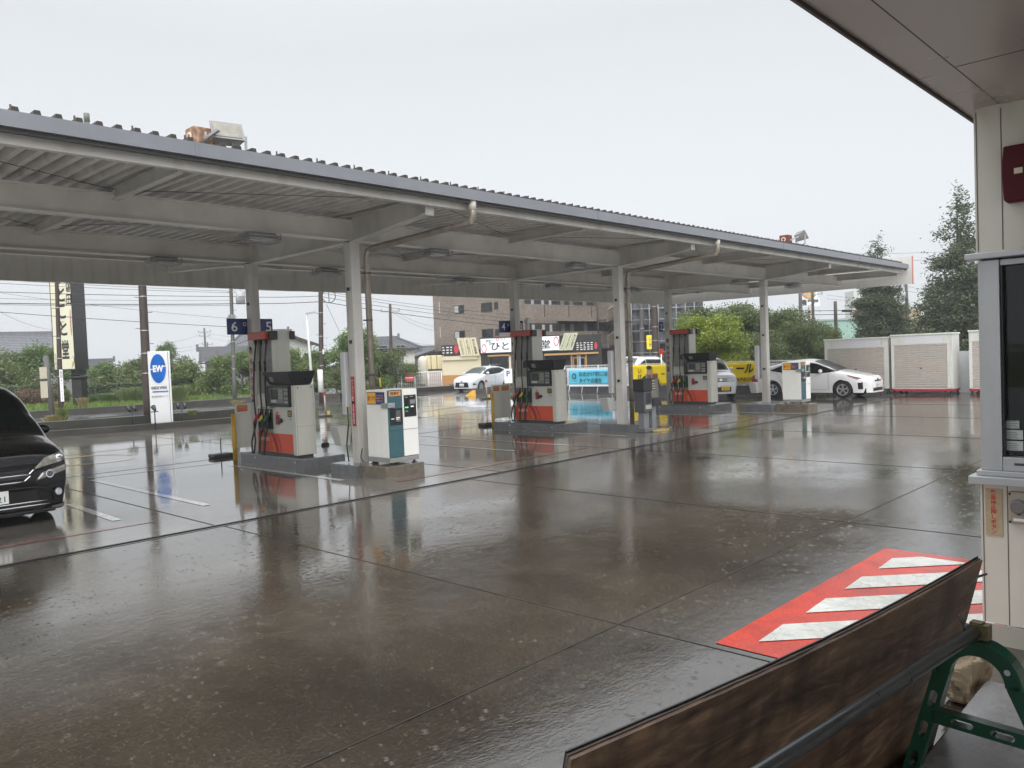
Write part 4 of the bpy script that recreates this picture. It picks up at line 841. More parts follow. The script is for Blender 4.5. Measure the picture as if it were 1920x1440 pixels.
def plate_no(par, x, z, txt, base=None, tm=None, y=0.0):
    o = MB().box(x, x+0.012, y-0.165, y+0.165, z-0.082, z+0.082).build('licence_plate', base or mat('plate_white', (0.68, 0.68, 0.66), 0.4), par)
    text(txt, 'lettering', tm or mat('plate_green', (0.02, 0.10, 0.05), 0.5), o, (x+0.013, y, z-0.02), Y3, Z3, 0.25, 0.075, 0.001, bold=0.01)
def mirrors(car, par, x, z, m, dark=BLACK):
    for sg in (-1, 1):
        y = sg*(car.y(x, z)+0.10)
        o = MB().ball((-x, y, z+0.03), 0.075, 0.115, 0.075).build('mirror', m, par); MB().bar((-x, sg*car.y(x, z-0.02), z-0.03), (-x, y, z), 0.05, 0.03).build('mirror_arm', dark, o)
def seam_side(car, par, lines):
    for sg in (-1, 1):
        b = MB()
        for pts in lines:
            q = []
            for (x0, z0), (x1, z1) in zip(pts, pts[1:]):
                for i in range(9): x = x0+(x1-x0)*i/8; z = z0+(z1-z0)*i/8; q.append(car.pt(x, sg*(car.y(x, z)+0.0015), z))
            b.tube(q, 0.0045, 4)
        b.build('door_seams', mat('seam_dark', (0.03, 0.03, 0.03), 0.6), par)
def handles(car, par, spots, m):
    for sg in (-1, 1):
        for x, z in spots:
            b = MB(); p = car.pt(x, sg*(car.y(x, z)+0.018), z); b.obox(p, (0.10, 0, 0), (0, 0.012, 0), (0, 0, 0.014)); b.build('door_handle', m, par)
PW = mat('pearl_white_paint', (0.74, 0.745, 0.75), 0.25, var=0.02, scale=0.8, coat=1.0)
PS = mat('silver_white_paint', (0.62, 0.65, 0.69), 0.25, 0.15, var=0.03, scale=0.8, coat=1.0)
PB = mat('gloss_black_paint', (0.0025, 0.0025, 0.003), 0.22, var=0.1, spec=0.25, coat=0.55)
LAMP = mat('lamp_clear', (0.45, 0.47, 0.50), 0.06, 0.35, var=0.5, scale=14, coat=1.0)
LAMPD = mat('lamp_dark', (0.05, 0.055, 0.06), 0.05, 0.2, var=0.5, scale=14, coat=1.0)
TAIL = mat('tail_red', (0.35, 0.012, 0.012), 0.12, coat=1.0)
def car_interior(car, par, xa, xb):
    b = MB(); zf = car.belt
    b.box(-xb, -xa, -car.W+0.2, car.W-0.2, 0.38, zf-0.10)
    for x in (xa+(xb-xa)*0.34, xa+(xb-xa)*0.80):
        for y in (-0.36, 0.36): b.box(-x-0.06, -x+0.06, y-0.22, y+0.22, zf-0.12, zf+0.22); b.box(-x-0.05, -x+0.03, y-0.12, y+0.12, zf+0.24, zf+0.38)
    b.build('seats', mat('seat_dark', (0.02, 0.02, 0.021), 0.7), par)
# --- white hybrid saloon-hatch at the right, in front of the lock-up
def place_car(t, front, heading): t.location = front; t.rotation_euler = (0, 0, heading)
c = Car(4.57, 1.76, [(0, 0.66), (0.10, 0.80), (0.5, 0.90), (1.10, 1.02), (1.6, 1.24), (2.05, 1.42), (2.5, 1.475), (3.2, 1.43), (3.9, 1.27), (4.3, 1.14), (4.5, 1.02), (4.57, 0.9)], (0.95, 3.65), 0.318, 0.90, tumble=0.72, plan_f=0.75, nose=0.62, plan_r=0.4)
t = thing('parked_car', 'white hatchback parked in front of the left storage unit, side towards the pumps', 'car')
c.body('body', PW, t); wheels(c, t, spokes=5); car_interior(c, t, 1.5, 3.6)
c.tpatch(1.16, 2.08, 0.66, 0.56).build('windshield', CARGL, t)
c.tpatch(3.2, 4.25, 0.50, 0.55).build('rear_window', CARGL, t)
for sg in (-1, 1):
    c.patch([(1.30, 1.0), (1.75, 0.935), (2.45, 0.945)], [(1.30, 1.01), (1.95, 1.27), (2.45, 1.325)], sgn=sg).build('side_window', CARGL, t)
    c.patch([(2.52, 0.945), (3.2, 0.975), (3.55, 1.02)], [(2.52, 1.325), (3.1, 1.29), (3.55, 1.10)], sgn=sg).build('side_window', CARGL, t)
    c.patch([(1.18, 0.985), (1.75, 0.925), (2.5, 0.93), (3.2, 0.96), (3.75, 1.05)], [(1.18, 1.0), (1.97, 1.295), (2.5, 1.35), (3.15, 1.31), (3.75, 1.06)], off=0.003, sgn=sg, n=26).build('window_surround', BLACK, t)
    c.patch([(0.06, 0.62), (0.35, 0.66), (0.75, 0.80)], [(0.06, 0.66), (0.40, 0.755), (0.75, 0.83)], sgn=sg).build('headlight', LAMP, t)
    c.patch([(0.30, 0.71), (0.55, 0.76), (0.80, 0.845)], [(0.30, 0.735), (0.58, 0.80), (0.80, 0.86)], off=0.008, sgn=sg).build('light_strip', TAIL, t)
    c.patch([(0.24, 0.33), (0.40, 0.33)], [(0.24, 0.60), (0.30, 0.57)], sgn=sg).build('fog_recess', BLACK, t)
    c.patch([(4.25, 0.62), (4.52, 0.55)], [(4.25, 0.95), (4.52, 0.98)], sgn=sg).build('tail_light', TAIL, t)
    c.patch([(1.42, 0.225), (3.2, 0.225)], [(1.42, 0.27), (3.2, 0.27)], off=0.012, sgn=sg).build('side_sill', PW, t)
b = MB(); b.box(-0.01, 0.012, -0.45, 0.45, 0.25, 0.36); b.build('lower_grille', BLACK, t); b = MB(); b.box(-0.01, 0.012, -0.30, 0.30, 0.60, 0.645); b.build('upper_grille', BLACK, t)
MB().cyl((0.0, 0, 0.64), (0.02, 0, 0.645), 0.06, 16).build('emblem', mat('emblem_blue', (0.05, 0.08, 0.18), 0.2, 0.5), t)
b = MB(); b.box(-0.06, 0.015, -0.56, 0.56, 0.19, 0.235); b.build('lip', PW, t)
plate_no(t, 0.012, 0.47, '53-17'); mirrors(c, t, 1.72, 0.98, PW)
seam_side(c, t, [[(1.45, 0.93), (1.46, 0.32)], [(2.48, 0.93), (2.50, 0.32)], [(1.46, 0.32), (2.50, 0.32)], [(2.5, 0.32), (3.1, 0.34), (3.32, 0.72), (3.5, 0.98)]])
handles(c, t, [(2.32, 0.84), (3.28, 0.86)], PW)
place_car(t, (30.38, 10.52, 0), -pi/2)
# --- silver hatchback by the kerb
c = Car(4.05, 1.70, [(0, 0.64), (0.08, 0.80), (0.42, 0.93), (0.95, 1.04), (1.35, 1.24), (1.8, 1.42), (2.3, 1.49), (3.0, 1.475), (3.55, 1.39), (3.72, 1.30), (3.86, 1.05), (4.0, 0.92), (4.05, 0.7)], (0.83, 3.43), 0.305, 0.92, tumble=0.74, plan_f=0.6, nose=0.68)
t = thing('parked_car', 'silver white hatchback with a black grille by the street kerb', 'car')
c.body('body', PS, t); wheels(c, t, spokes=7); car_interior(c, t, 1.3, 3.2)
c.tpatch(1.02, 1.82, 0.64, 0.56).build('windshield', CARGL, t); c.tpatch(3.50, 3.84, 0.50, 0.55).build('rear_window', CARGL, t)
w_ = MB(); w_.tube([c.pt(1.06, 0.40, c.ztop(1.06, 0.4)+0.02), c.pt(1.45, 0.05, c.ztop(1.45, 0.05)+0.015)], 0.010, 5); w_.tube([c.pt(1.06, -0.10, c.ztop(1.06, 0.1)+0.02), c.pt(1.45, -0.45, c.ztop(1.45, 0.45)+0.015)], 0.010, 5); w_.build('wiper', BLACK, t)
for sg in (-1, 1):
    c.patch([(1.16, 1.03), (1.5, 0.985), (2.22, 1.0)], [(1.16, 1.04), (1.72, 1.31), (2.22, 1.37)], sgn=sg).build('side_window', CARGL, t)
    c.patch([(2.29, 1.0), (2.9, 1.06), (3.35, 1.22)], [(2.29, 1.375), (3.0, 1.36), (3.35, 1.25)], sgn=sg).build('side_window', CARGL, t)
    c.patch([(1.08, 1.02), (1.5, 0.97), (2.22, 0.985), (2.9, 1.045), (3.42, 1.22)], [(1.08, 1.03), (1.72, 1.335), (2.25, 1.395), (3.0, 1.38), (3.42, 1.25)], off=0.003, sgn=sg, n=26).build('window_surround', BLACK, t)
    c.patch([(0.10, 0.70), (0.45, 0.76), (0.70, 0.86)], [(0.10, 0.74), (0.42, 0.85), (0.70, 0.89)], sgn=sg).build('headlight', LAMP, t)
    c.patch([(0.12, 0.40), (0.36, 0.42)], [(0.12, 0.50), (0.36, 0.46)], sgn=sg).build('fog_recess', BLACK, t)
    c.patch([(3.72, 0.86), (3.98, 0.74)], [(3.72, 1.12), (3.98, 0.92)], sgn=sg).build('tail_light', TAIL, t)
b = MB(); b.prism([(0.006, -0.52, 0.26), (0.006, 0.52, 0.26), (0.006, 0.44, 0.56), (0.006, -0.44, 0.56)], (0.01, 0, 0)); b.build('grille', BLACK, t)
MB().cyl((0.0, 0, 0.63), (0.02, 0, 0.63), 0.05, 14).build('emblem', CHROME, t); MB().box(-0.05, 0.018, -0.55, 0.55, 0.20, 0.25).build('lip', PS, t)
MB().prism([c.pt(2.75, -0.01, 1.48), c.pt(2.95, -0.01, 1.475), c.pt(2.93, -0.01, 1.55)], (0, 0.02, 0)).build('roof_fin', PS, t)
plate_no(t, 0.017, 0.42, '10-26'); mirrors(c, t, 1.42, 1.04, PS)
seam_side(c, t, [[(1.25, 0.98), (1.27, 0.32)], [(2.24, 0.98), (2.30, 0.32)], [(1.27, 0.32), (2.30, 0.32)], [(2.3, 0.32), (2.9, 0.34), (3.1, 0.7), (3.3, 1.15)]]); handles(c, t, [(2.1, 0.90), (2.95, 0.96)], PS)
fw = P(903, 733.3); hd_ = pi+R_(9); hv = Vector((cos(hd_), sin(hd_), 0)); lv = Vector((-hv.y, hv.x, 0))
place_car(t, fw+hv*0.83-lv*0.83, hd_)
# --- silver kei wagon behind the far pump
c = Car(3.395, 1.475, [(0, 0.80), (0.05, 0.94), (0.30, 1.05), (0.62, 1.12), (0.95, 1.42), (1.25, 1.60), (1.6, 1.66), (2.9, 1.65), (3.25, 1.58), (3.33, 1.2), (3.395, 0.7)], (0.55, 2.95), 0.275, 0.98, tumble=0.86, plan_f=0.35, nose=0.80, plan_r=0.2, crown=4)
t = thing('parked_car', 'silver kei wagon facing out behind the farthest pump, yellow number plate', 'car')
PK = mat('silver_paint', (0.50, 0.51, 0.53), 0.25, 0.3, var=0.03, coat=1.0)
c.body('body', PK, t); wheels(c, t, spokes=5); car_interior(c, t, 1.0, 2.9)
c.tpatch(0.66, 1.22, 0.60, 0.57).build('windshield', CARGL, t)
for sg in (-1, 1):
    c.patch([(0.98, 1.06), (1.85, 1.06)], [(0.98, 1.30), (1.85, 1.52)], sgn=sg).build('side_window', CARGL, t); c.patch([(1.92, 1.06), (2.85, 1.07)], [(1.92, 1.52), (2.85, 1.5)], sgn=sg).build('side_window', CARGL, t)
    c.patch([(0.015, 0.66), (0.30, 0.68)], [(0.015, 0.87), (0.30, 0.94)], sgn=sg).build('headlight', LAMP, t)
    b = MB(); b.box(-0.01, 0.010, sg*0.42-0.14, sg*0.42+0.14, 0.66, 0.86); b.build('headlight', LAMP, t)
b = MB(); b.box(-0.01, 0.008, -0.42, 0.42, 0.28, 0.47); b.build('lower_grille', BLACK, t)
b = MB(); b.box(-0.01, 0.008, -0.27, 0.27, 0.68, 0.83); gk = b.build('upper_grille', BLACK, t)
b = MB(); b.box(0.009, 0.014, -0.27, 0.27, 0.73, 0.745); b.box(0.009, 0.014, -0.27, 0.27, 0.78, 0.795); b.build('chrome_bars', CHROME, gk); MB().cyl((0.008, 0, 0.76), (0.024, 0, 0.76), 0.05, 12).build('emblem', CHROME, t)
plate_no(t, 0.012, 0.42, '·6-17', mat('plate_yellow', (0.75, 0.48, 0.03), 0.4), TXTB, y=0.18); mirrors(c, t, 1.02, 1.12, PK)
place_car(t, (28.55, 15.85, 0), math.atan2(-0.77, -0.64))
# --- black minivan at the left edge
c = Car(4.85, 1.87, [(0, 0.91), (0.04, 0.98), (0.25, 1.08), (0.72, 1.19), (1.2, 1.50), (1.6, 1.77), (1.9, 1.87), (2.5, 1.91), (4.2, 1.89), (4.65, 1.72), (4.75, 1.2), (4.85, 0.7)], (0.95, 3.85), 0.34, 1.02, z0=0.17, tumble=0.83, plan_f=0.45, nose=0.885, crown=4.0)
t = thing('parked_car', 'black minivan at the left edge of the photo, facing the apron', 'car')
c.body('body', PB, t); wheels(c, t); car_interior(c, t, 1.4, 4.3)
c.tpatch(0.92, 1.80, 0.74, 0.66, off=0.005).build('windshield', glassmat('van_glass', (0.02, 0.028, 0.027), 0.30), t)
for sg in (-1, 1):
    c.patch([(1.35, 1.12), (2.0, 1.10)], [(1.35, 1.32), (2.0, 1.62)], sgn=sg).build('side_window', CARGL, t); c.patch([(2.1, 1.10), (4.3, 1.12)], [(2.1, 1.66), (4.3, 1.62)], sgn=sg).build('side_window', CARGL, t)
    # two-storey headlamp wrapping the corner
    def fp(yy, z, off=0.008): # point on the nose surface at lateral yy, height z
        lo, hi = 0.0, 1.2
        for _ in range(24):
            m_ = (lo+hi)/2
            if c.y(m_, z) < yy: lo = m_
            else: hi = m_
        n_ = Vector((1, 0.9*sg, 0.1)).normalized()
        return c.pt(hi, sg*yy, z)+n_*off
    def npatch(lo, hi, n=14, m=5, off=0.008):
        y0, y1 = lo[0][0], lo[-1][0]
        return MB().grid(lambda u, v: fp(y0+(y1-y0)*u, lerp_lin(lo, y0+(y1-y0)*u)*(1-v)+lerp_lin(hi, y0+(y1-y0)*u)*v, off), n, m)
    h1 = npatch([(0.48, 0.735), (0.925, 0.835)], [(0.48, 0.745), (0.62, 0.885), (0.925, 0.955)]).build('headlight', mat('van_lamp', (0.34, 0.33, 0.30), 0.10, 0.3, var=0.6, scale=14, coat=1), t)
    q = fp(0.80, 0.875, 0.012); MB().ball(q, 0.035, 0.06, 0.05).build('bulb', CHROME, h1)
    h2 = npatch([(0.50, 0.58), (0.915, 0.70)], [(0.50, 0.585), (0.57, 0.68), (0.915, 0.775)]).build('headlight', mat('van_lamp', (0.16, 0.16, 0.15), 0.06, 0.4), t)
    q = fp(0.66, 0.655, 0.012); n_ = Vector((0.9, 0.3*sg, 0.1)).normalized(); MB().tube([q, q+n_*0.012], 0.055, 16).build('projector_ring', CHROME, h2); MB().tube([q, q+n_*0.016], 0.042, 16).build('projector_lens', LAMPD, h2)
    MB().tube([fp(0.52, 0.60, 0.014), fp(0.56, 0.64, 0.014), fp(0.585, 0.672, 0.014)], 0.012, 6).build('led_strip', TXTW, h2)
    q = fp(0.755, 0.40, 0.004); MB().tube([q, q+n_*0.022], 0.056, 18).build('fog_lamp_rim', BLACK, t); MB().tube([q, q+n_*0.026], 0.046, 18).build('fog_lamp', LAMP, t)
    npatch([(0.60, 0.175), (0.86, 0.18)], [(0.60, 0.225), (0.86, 0.25)], off=0.02).build('corner_skirt', PB, t)
    npatch([(0.66, 0.185), (0.84, 0.19)], [(0.66, 0.215), (0.84, 0.235)], off=0.026).build('skirt_reflector', mat('reflector_grey', (0.12, 0.12, 0.13), 0.1, 0.3), t)
def fbar(name, pts, r, m, off=0.012, par=None):
    q = []
    for (y0, z0), (y1, z1) in zip(pts, pts[1:]):
        for i in range(7):
            yy = y0+(y1-y0)*i/6; z = z0+(z1-z0)*i/6; lo, hi = 0.0, 1.2
            for _ in range(24):
                m_ = (lo+hi)/2
                if c.y(m_, z) < abs(yy): lo = m_
                else: hi = m_
            q.append(c.pt(hi, yy, z)+Vector((off, 0, 0)))
    return MB().tube(q, r, 6).build(name, m, par or t)
MB().prism([(0.004, -0.46, 0.595), (0.004, 0.46, 0.595), (0.004, 0.50, 0.76), (0.004, -0.50, 0.76)], (0.006, 0, 0)).build('grille', mat('grille_dark', (0.012, 0.012, 0.014), 0.25), t)
for z in (0.70, 0.72, 0.735, 0.635, 0.65): fbar('grille_bar', [(-0.44, z), (0.44, z)], 0.006, DARK)
fbar('chrome_bar', [(-0.48, 0.735), (-0.42, 0.675), (0.42, 0.675), (0.48, 0.735)], 0.014, CHROME); fbar('chrome_bar', [(-0.44, 0.655), (-0.36, 0.585), (0.36, 0.585), (0.44, 0.655)], 0.013, CHROME)
fbar('bumper_ridge', [(-0.70, 0.42), (-0.48, 0.50), (0.48, 0.50), (0.70, 0.42), (0.72, 0.30)], 0.014, PB); MB().prism([(0.004, -0.56, 0.22), (0.004, 0.56, 0.22), (0.004, 0.50, 0.46), (0.004, -0.50, 0.46)], (0.008, 0, 0)).build('lower_intake', BLACK, t)
fbar('chrome_bar', [(-0.62, 0.305), (0.62, 0.305)], 0.012, CHROME, 0.02); fbar('chrome_bar', [(-0.64, 0.255), (0.64, 0.255)], 0.012, CHROME, 0.02)
MB().box(-0.06, 0.035, -0.72, 0.72, 0.145, 0.195).build('front_skirt', PB, t, bevel=0.02)
fbar('bonnet_seam', [(-0.66, 0.885), (0, 0.80), (0.66, 0.885)], 0.005, mat('seam_dark', (0.03, 0.03, 0.03), 0.6), 0.002)
plate_no(t, 0.02, 0.41, '40-21'); mirrors(c, t, 1.42, 1.15, PB)
place_car(t, (2.80, 12.08, 0), -pi/2)
# --- cars beyond the banner fence, only their tops show
def wagon(lab, paint, front, heading, dark=False):
    c = Car(4.7, 1.78, [(0, 0.78), (0.06, 0.92), (0.5, 1.04), (0.95, 1.12), (1.4, 1.45), (1.8, 1.68), (2.3, 1.75), (4.1, 1.73), (4.5, 1.6), (4.62, 1.1), (4.7, 0.8)], (0.9, 3.7), 0.32, 1.0, tumble=0.80, plan_f=0.5, nose=0.8, crown=3.6)
    t = thing('parked_car', lab, 'car'); c.body('body', paint, t); wheels(c, t); car_interior(c, t, 1.4, 4.2)
    c.tpatch(1.0, 1.82, 0.68, 0.60).build('windshield', CARGL, t); c.tpatch(4.46, 4.60, 0.6, 0.62).build('rear_window', CARGL, t)
    for sg in (-1, 1):
        c.patch([(1.45, 1.08), (2.3, 1.06)], [(1.45, 1.3), (2.3, 1.56)], sgn=sg).build('side_window', CARGL, t); c.patch([(2.38, 1.06), (4.3, 1.08)], [(2.38, 1.58), (4.3, 1.52)], sgn=sg).build('side_window', CARGL, t)
        b = MB(); b.tube([c.pt(x, sg*0.60, c.ztop(x, 0.6)+0.05) for x in (2.0, 2.2, 3.0, 4.0, 4.2)], 0.018, 6); b.build('roof_rail', GALV, t)
        c.patch([(0.06, 0.72), (0.5, 0.8)], [(0.06, 0.84), (0.5, 0.95)], sgn=sg).build('headlight', LAMP, t)
    place_car(t, front, heading); return t
h_ = -CR*0.6-CFW*0.8; wagon('white wagon beyond the yellow banner with the man', PW, G(1146, 42), math.atan2(h_.y, h_.x))
h_ = CR*0.45-CFW*0.9
t = wagon('dark wagon beyond the white fence left of the storage units', mat('dark_teal_paint', (0.02, 0.028, 0.03), 0.2, coat=1.0), G(1528, 46.5), math.atan2(h_.y, h_.x)); t.scale = (1, 1, 0.90)
t = wagon('white car beyond the dark wagon, half hidden by the left storage unit', PW, G(1572, 49), math.atan2(h_.y, h_.x)); t.scale = (1, 1, 0.88)
# ------------------------------------------------------------------ LOCK-UP STORAGE UNITS
SHW = mat('storage_cream', (0.60, 0.60, 0.575), 0.45, var=0.06, dirt=(0.38, 0.39, 0.30), dirt_amt=0.5, streak=1)
SHD = mat('shutter_beige', (0.47, 0.42, 0.375), 0.45, 0.05, var=0.06, dirt=(0.30, 0.26, 0.22), dirt_amt=0.4)
def storage(x, y1, w, d, h, lab, lbl, skid):
    o = thing('storage_unit', lab, 'storage unit', (x, y1, 0), 0, 'roller shutter storage units')   # front faces -X, spans y1-w .. y1
    b = MB(); b.box(0.03, d, -w, 0, 0.20, h-0.06); b.build('casing', SHW, o)
    b = MB(); b.box(-0.03, d+0.03, -w-0.03, 0.03, h-0.06, h); b.build('roof', SHW, o, bevel=0.01)
    b = MB(); b.box(0.0, 0.029, -w, -w+0.16, 0.22, h-0.40); b.box(0.0, 0.029, -0.10, 0, 0.22, h-0.40); b.box(-0.004, 0.029, -w, 0, h-0.40, h-0.061); b.build('front_frame', SHW, o)
    MB().box(-0.007, -0.0045, -w+0.30, -w*0.24, h-0.37, h-0.07).build('blank_sign', mat('blank_sign', (0.60, 0.60, 0.63), 0.4, var=0.03), o)
    # roller shutter with real slats
    n = 20; vs = []; z0, z1 = 0.26, h-0.405
    for i in range(n):
        a = z0+(z1-z0)*i/n; p = (z1-z0)/n
        for zz, xx in ((a, 0.012), (a+p*0.16, 0.055), (a+p*0.30, 0.050), (a+p*0.38, 0.004), (a+p*0.92, 0.002)): vs.append((xx, zz))
    vs.append((0.012, z1)); m = len(vs)
    MB().add([(xx, -0.10, zz) for xx, zz in vs]+[(xx, -w+0.16, zz) for xx, zz in vs], [(i, i+1, m+i+1, m+i) for i in range(m-1)]).build('roller_shutter', SHD, o)
    MB().box(-0.004, 0.0, -w*0.5-0.03, -w*0.5+0.03, 0.95, 1.0).build('lock', DARK, o)
    if skid: MB().box(-0.02, d, -w-0.01, 0.01, 0.12, 0.20).build('skid', mat('skid_red', (0.34, 0.02, 0.03), 0.4), o)
    for yy in (-0.06, -w+0.06, -w*0.12, -w*0.88):
        for xx in (0.08, d-0.08): MB().cyl((xx, yy, 0), (xx, yy, 0.21 if not skid else 0.12), 0.035, 8).cyl((xx, yy, 0), (xx, yy, 0.02), 0.08, 8).build('foot', DARK, o)
storage(32.10, 13.15, 2.45, 0.95, 2.20, 'leftmost roller shutter storage unit, behind the white hatchback', 0, False)
storage(32.05, 10.58, 2.10, 0.95, 2.26, 'middle roller shutter storage unit on a red skid', 0, True)
o = MB().box(33.35, 33.5, 2, 13.3, -0.02, 1.55).build('back_screen', mat('sheet_white', (0.62, 0.63, 0.64), 0.5, var=0.08, scale=2), None); tag(o, 'white sheeted screen visible in the gaps between the storage units', 'screen')
storage(32.15, 7.95, 2.4, 0.95, 2.30, 'rightmost storage unit, mostly behind the control building wall', 0, True)
# ------------------------------------------------------------------ BANNER FENCE AND LOW WALL
o = MB().box(31.85, 32.05, 13.45, 27.0, -0.02, 0.36).build('low_wall', mat('low_wall_grey', (0.11, 0.112, 0.12), 0.35, var=0.2, dirt=(0.05, 0.05, 0.05), dirt_amt=0.5), None, bevel=0.015); tag(o, 'low grey wall under the white mesh fence on the right boundary', 'wall')
fe = thing('mesh_fence', 'white steel mesh fence on the low boundary wall behind the cars', 'fence', (31.95, 0, 0.36))
WF = mat('fence_white', (0.70, 0.71, 0.72), 0.4, var=0.05)
b = MB()
for i in range(7): y = 13.5+i*2.2; MB().box(-0.03, 0.03, y-0.03, y+0.03, 0, 1.06).build('fence_post', WF, fe)
b = MB(); y = 13.5
for z in (0.06, 0.52, 1.03): b.tube([(0, 13.5, z), (0, 26.7, z)], 0.014, 6)
while y < 26.7: b.tube([(0, y, 0.02), (0, y, 1.08)], 0.0055, 4); y += 0.09
b.build('mesh_panel', WF, fe)
o = MB().box(32.01, 32.03, 13.5, 26.6, 0.40, 1.30).build('fence_sheeting', mat('sheet_white', (0.62, 0.63, 0.64), 0.5, var=0.08, scale=2, bump=0.2, bscale=4), fe); o.location = (-31.95, 0, -0.36)
def wavy(c, ax, w, h, amp=0.02, n=26, m=10, seed=0):
    ax = Vector(ax).normalized(); nn = ax.cross(Z3)
    return MB().grid(lambda u, v: Vector(c)+ax*(u-0.5)*w+Z3*(v-0.5)*h+nn*amp*(noise.noise(Vector((u*5+seed, v*2.2, seed)))+0.4*sin(u*17+seed)*(1-v)), n, m)
def banner(name, c, ax, w, h, m, lab, cat='banner', seed=0):
    o = thing(name, lab, cat, c)
    wavy((0, 0, 0), ax, w, h, 0.018, seed=seed).build('cloth', m, o, solid=0.004)
    ax = Vector(ax).normalized(); b = MB()
    for s in (-1, 1):
        for k in (-1, 1): p = ax*s*w/2+Z3*k*h/2; b.tube([p, p+ax*s*0.10+Z3*k*0.06-ax.cross(Z3)*-0.08], 0.006, 4)
    b.build('ties', TXTW, o); return o
XB = 31.72; AX = -Y3                      # banners face -X; reading direction runs towards -Y
a, e_ = PX(1070, 695, XB), PX(1149, 722, XB); cy = (a.y+e_.y)/2; wb = a.y-e_.y
bl = banner('tyre_banner', (XB-0.15, cy, 0.82), AX, wb, 0.72, CYAN, 'cyan banner about checking tyres with two lines of black writing', seed=1)
text('お出かけ前には', 'lettering', TXTB, bl, (-0.045, -wb*0.10, 0.17), AX, Z3, wb*0.68, 0.25, 0.0, bold=0.01); text('タイヤ点検を', 'lettering', TXTB, bl, (-0.045, -wb*0.03, -0.16), AX, Z3, wb*0.54, 0.25, 0.0, bold=0.01)
MB().grid(lambda u, v: Vector((-0.045, wb*0.36+(0.085+0.05*v)*cos(2*pi*u), 0.06+(0.10+0.05*v)*sin(2*pi*u))), 21, 2).build('round_logo', TXTB, bl); text('タイヤ', 'lettering', TXTB, bl, (-0.045, wb*0.36, -0.17), AX, Z3, 0.34, 0.06, 0.0)
MB().box(-0.02, 0.01, -wb/2, wb/2, -0.46, -0.37).build('white_hem', TXTW, bl)
st = thing('banner_stand', 'white pipe stand holding the cyan tyre banner', 'stand', (XB-0.06, cy, 0)); b = MB()
for y in (-wb/2-0.05, -wb*0.17, wb*0.2, wb/2+0.05): b.tube([(0, y, 0.36), (0, y, 1.22)], 0.022, 6); b.tube([(0, y, 0.40), (-0.10, y, 0.02)], 0.02, 6)
for z in (1.20, 0.45, 0.40): b.tube([(0, -wb/2-0.05, z), (0, wb/2+0.05, z)], 0.02, 6)
b.build('pipes', WF, st)
a, e_ = PX(1190, 685, XB), PX(1248, 720, XB); cy = (a.y+e_.y)/2+0.0; wb = a.y-e_.y
by = banner('yellow_banner', (XB-0.03, cy-0.3, 0.90), AX, wb+1.2, 0.92, BYEL, 'yellow banner with a man in a dark jacket, behind the coin stand', seed=3)
def disc(name, m, par, cy, cz, ry, rz, x, n=25): return MB().grid(lambda u, v: Vector((x, cy+ry*v*cos(2*pi*u), cz+rz*v*sin(2*pi*u))), n, 2).build(name, m, par)
SK = mat('print_skin', (0.50, 0.30, 0.20), 0.6, var=0.12, scale=8); fy = 0.28
b = MB().add([(-0.05, fy+0.75, -0.49), (-0.05, fy-0.55, -0.49), (-0.05, fy-0.50, -0.20), (-0.05, fy-0.28, -0.06), (-0.05, fy-0.05, 0.02), (-0.05, fy+0.10, 0.02), (-0.05, fy+0.34, -0.10), (-0.05, fy+0.62, -0.32)], [tuple(range(8))]); pj = b.build('printed_jacket', TXTB, by)
MB().add([(-0.053, fy+0.12, -0.49), (-0.053, fy-0.13, -0.49), (-0.053, fy-0.09, -0.08), (-0.053, fy+0.10, -0.08)], [(0, 1, 2, 3)]).build('printed_shirt', TXTW, by)
disc('printed_face', SK, by, fy, 0.14, 0.145, 0.215, -0.056); disc('printed_hair', TXTB, by, fy, 0.325, 0.155, 0.10, -0.059); b = MB()
for dy in (-0.055, 0.055): b.box(-0.0595, -0.0585, fy+dy-0.035, fy+dy+0.035, 0.155, 0.168); b.box(-0.0595, -0.0585, fy+dy-0.02, fy+dy+0.02, 0.125, 0.138)
b.box(-0.0595, -0.0585, fy-0.04, fy+0.04, 0.015, 0.025); b.box(-0.0595, -0.0585, fy-0.012, fy+0.012, 0.06, 0.075); b.build('printed_features', mat('print_brown', (0.10, 0.05, 0.035), 0.6), by)
text('D', 'lettering', TXTB, by, (-0.05, -wb/2+0.10, 0.02), AX, Z3, 0.2, 0.14, 0.0, bold=0.02, shear=0.3); text('い\nけ\nU', 'lettering', TXTB, by, (-0.05, wb/2-0.02, -0.1), AX, Z3, 0.2, 0.75, 0.0, bold=0.02)
MB().box(-0.052, -0.05, -wb/2+0.28, -wb/2+0.48, 0.0, 0.05).build('small_mark', TXTB, by)
a, e_ = PX(1352, 682, XB), PX(1417, 714, XB); cy = (a.y+e_.y)/2; wb = a.y-e_.y
bd = banner('yellow_banner', (XB-0.03, cy, 0.93), AX, wb, 0.86, BYEL, 'yellow tyre banner with bold black letters beside the silver kei wagon', seed=5)
text('ール', 'lettering', TXTB, bd, (-0.05, -wb*0.22, 0.17), AX, Z3, wb*0.5, 0.40, 0.0, bold=0.03, shear=0.25); text('DUNLOP', 'lettering', TXTB, bd, (-0.05, -wb*0.18, -0.28), AX, Z3, wb*0.56, 0.14, 0.0, bold=0.03, shear=0.3)
